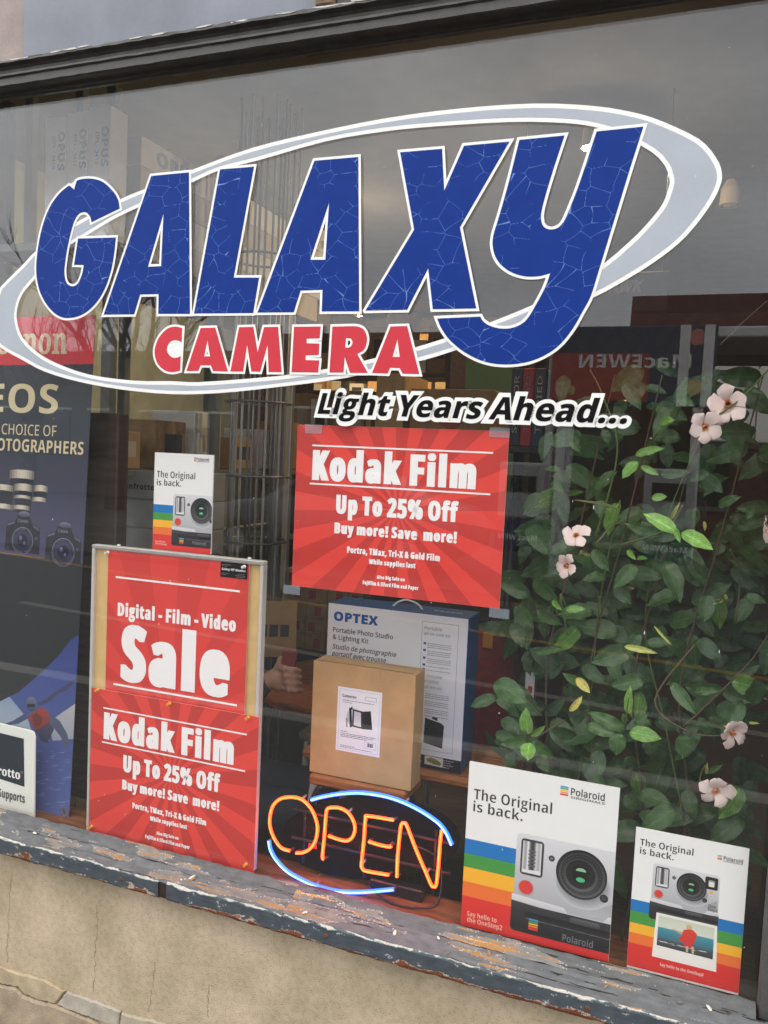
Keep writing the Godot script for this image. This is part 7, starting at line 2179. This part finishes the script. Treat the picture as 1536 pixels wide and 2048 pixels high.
func bare_tree(called: String, label: String, at: Vector3, high: float, sd: int) -> void:
	var t := thing(called, label, "tree", at, "bare street trees")
	var r := RandomNumberGenerator.new()
	r.seed = sd
	var bark := mottled(rgb(66, 58, 52), 0.2, 0.3, 0.95)
	var trunk := SurfaceTool.new()
	trunk.begin(Mesh.PRIMITIVE_TRIANGLES)
	trunk.set_smooth_group(0)
	var crown := SurfaceTool.new()
	crown.begin(Mesh.PRIMITIVE_TRIANGLES)
	crown.set_smooth_group(0)
	add_tube(trunk, PackedVector3Array([Vector3.ZERO, Vector3(0.05, high * 0.14, 0), Vector3(0.0, high * 0.3, 0.05)]), 0.26, 0.2, 10)
	var todo := []
	for k in 5:
		var a := TAU * k / 5 + r.randf() * 0.6
		todo.append([Vector3(0, high * (0.26 + 0.01 * k), 0.05), Vector3(cos(a) * 0.9, r.randf_range(0.5, 1.1), sin(a) * 0.7).normalized(), high * 0.24, 0.12, 0])
	while todo.size():
		var b: Array = todo.pop_back()
		var pts := [b[0]]
		var d: Vector3 = b[1]
		var p: Vector3 = b[0]
		for k in 4:
			d = (d + Vector3(r.randf_range(-0.28, 0.28), r.randf_range(-0.12, 0.28), r.randf_range(-0.28, 0.28))).normalized()
			p += d * b[2] / 4.0
			pts.append(p)
		add_tube(crown, PackedVector3Array(pts), b[3], b[3] * 0.55, 6 if b[4] < 2 else 4)
		if b[4] < 4:
			for k in [3, 3, 4, 4][b[4]]:
				var from: Vector3 = pts[1 + r.randi() % 4] if k else pts[4]
				todo.append([from, (d + Vector3(r.randf_range(-1, 1), r.randf_range(-0.2, 0.8), r.randf_range(-1, 1)) * 0.85).normalized(), b[2] * r.randf_range(0.55, 0.75), b[3] * 0.5, b[4] + 1])
	trunk.generate_normals()
	crown.generate_normals()
	part(t, "trunk", trunk.commit(), bark)
	part(t, "crown", crown.commit(), bark)

func parked_car() -> void:
	var t := thing("parked_car", "dark grey saloon car parked on the forecourt across the road", "car", Vector3(-4.4, -0.049, 10.0))
	# stations along x: [x, half width, underside, shoulder, roof, roof half width]
	var sec := [[-2.2, 0.62, 0.42, 0.62, 0.64, 0.5], [-2.1, 0.78, 0.26, 0.72, 0.76, 0.62], [-1.5, 0.86, 0.2, 0.84, 0.9, 0.7], [-0.95, 0.88, 0.2, 0.9, 0.98, 0.72], [-0.35, 0.88, 0.2, 0.92, 1.38, 0.6], [0.2, 0.88, 0.2, 0.93, 1.45, 0.58], [0.9, 0.88, 0.2, 0.94, 1.36, 0.58], [1.5, 0.87, 0.2, 0.95, 1.04, 0.66], [2.0, 0.82, 0.26, 0.9, 0.98, 0.64], [2.2, 0.7, 0.4, 0.76, 0.8, 0.54]]
	var st := SurfaceTool.new()
	st.begin(Mesh.PRIMITIVE_TRIANGLES)
	st.set_smooth_group(0)
	var ring := func(s: Array) -> Array:
		var l := []
		for q in [[-0.9, 0.0], [-1.0, 0.25], [-1.02, 0.7], [-0.97, 1.0], [-2.0, 2.0], [2.0, 2.0], [0.97, 1.0], [1.02, 0.7], [1.0, 0.25], [0.9, 0.0]]:
			if absf(q[0]) == 2.0:
				l.append(Vector3(s[0], s[4], signf(q[0]) * s[5]))
			else:
				l.append(Vector3(s[0], lerpf(s[2], s[3], q[1]), q[0] * s[1]))
		return l
	for i in sec.size() - 1:
		var a: Array = ring.call(sec[i])
		var b: Array = ring.call(sec[i + 1])
		for k in 10:
			var j := (k + 1) % 10
			for v in [a[k], b[j], a[j], a[k], b[k], b[j]]:
				st.add_vertex(v)
	for e in [0, sec.size() - 1]:
		var l: Array = ring.call(sec[e])
		for k in range(1, 9):
			for v in ([l[0], l[k], l[k + 1]] if e == 0 else [l[0], l[k + 1], l[k]]):
				st.add_vertex(v)
	st.generate_normals()
	var paint := mat(rgb(52, 54, 58), 0.25)
	paint.clearcoat_enabled = true
	part(t, "body", st.commit(), paint)
	var gm := mat(rgb(16, 18, 20), 0.05)
	for s in [-1, 1]:
		for w in [[[-0.72, 0.96], [-0.36, 1.32], [0.14, 1.38], [0.14, 0.97]], [[0.2, 0.97], [0.2, 1.38], [0.86, 1.31], [1.28, 1.0]]]:
			var pl := PackedVector2Array()
			for q in w:
				pl.append(Vector2(q[0], q[1]))
			var p := part(t, "side_window", slab(pl, 0.012), gm, Vector3(0, 0, s * 0.78 + (0.0 if s > 0 else -0.012)))
			p.rotation.x = -s * 0.28
			p.position = Vector3(0, 0.0 + 0.04, s * 1.085)
	for x in [-1.35, 1.4]:
		for s in [-1, 1]:
			var w := part(t, "wheel", lathe([[0.2, -0.1], [0.3, -0.1], [0.315, -0.07], [0.315, 0.07], [0.3, 0.1], [0.2, 0.1]], 24), M.black_plastic, Vector3(x, 0.316, s * 0.8), Vector3(PI / 2, 0, 0))
			part(w, "rim", lathe([[0.0, -0.08], [0.2, -0.09], [0.205, 0.0], [0.2, 0.09], [0.0, 0.08]], 16), M.dull_steel)
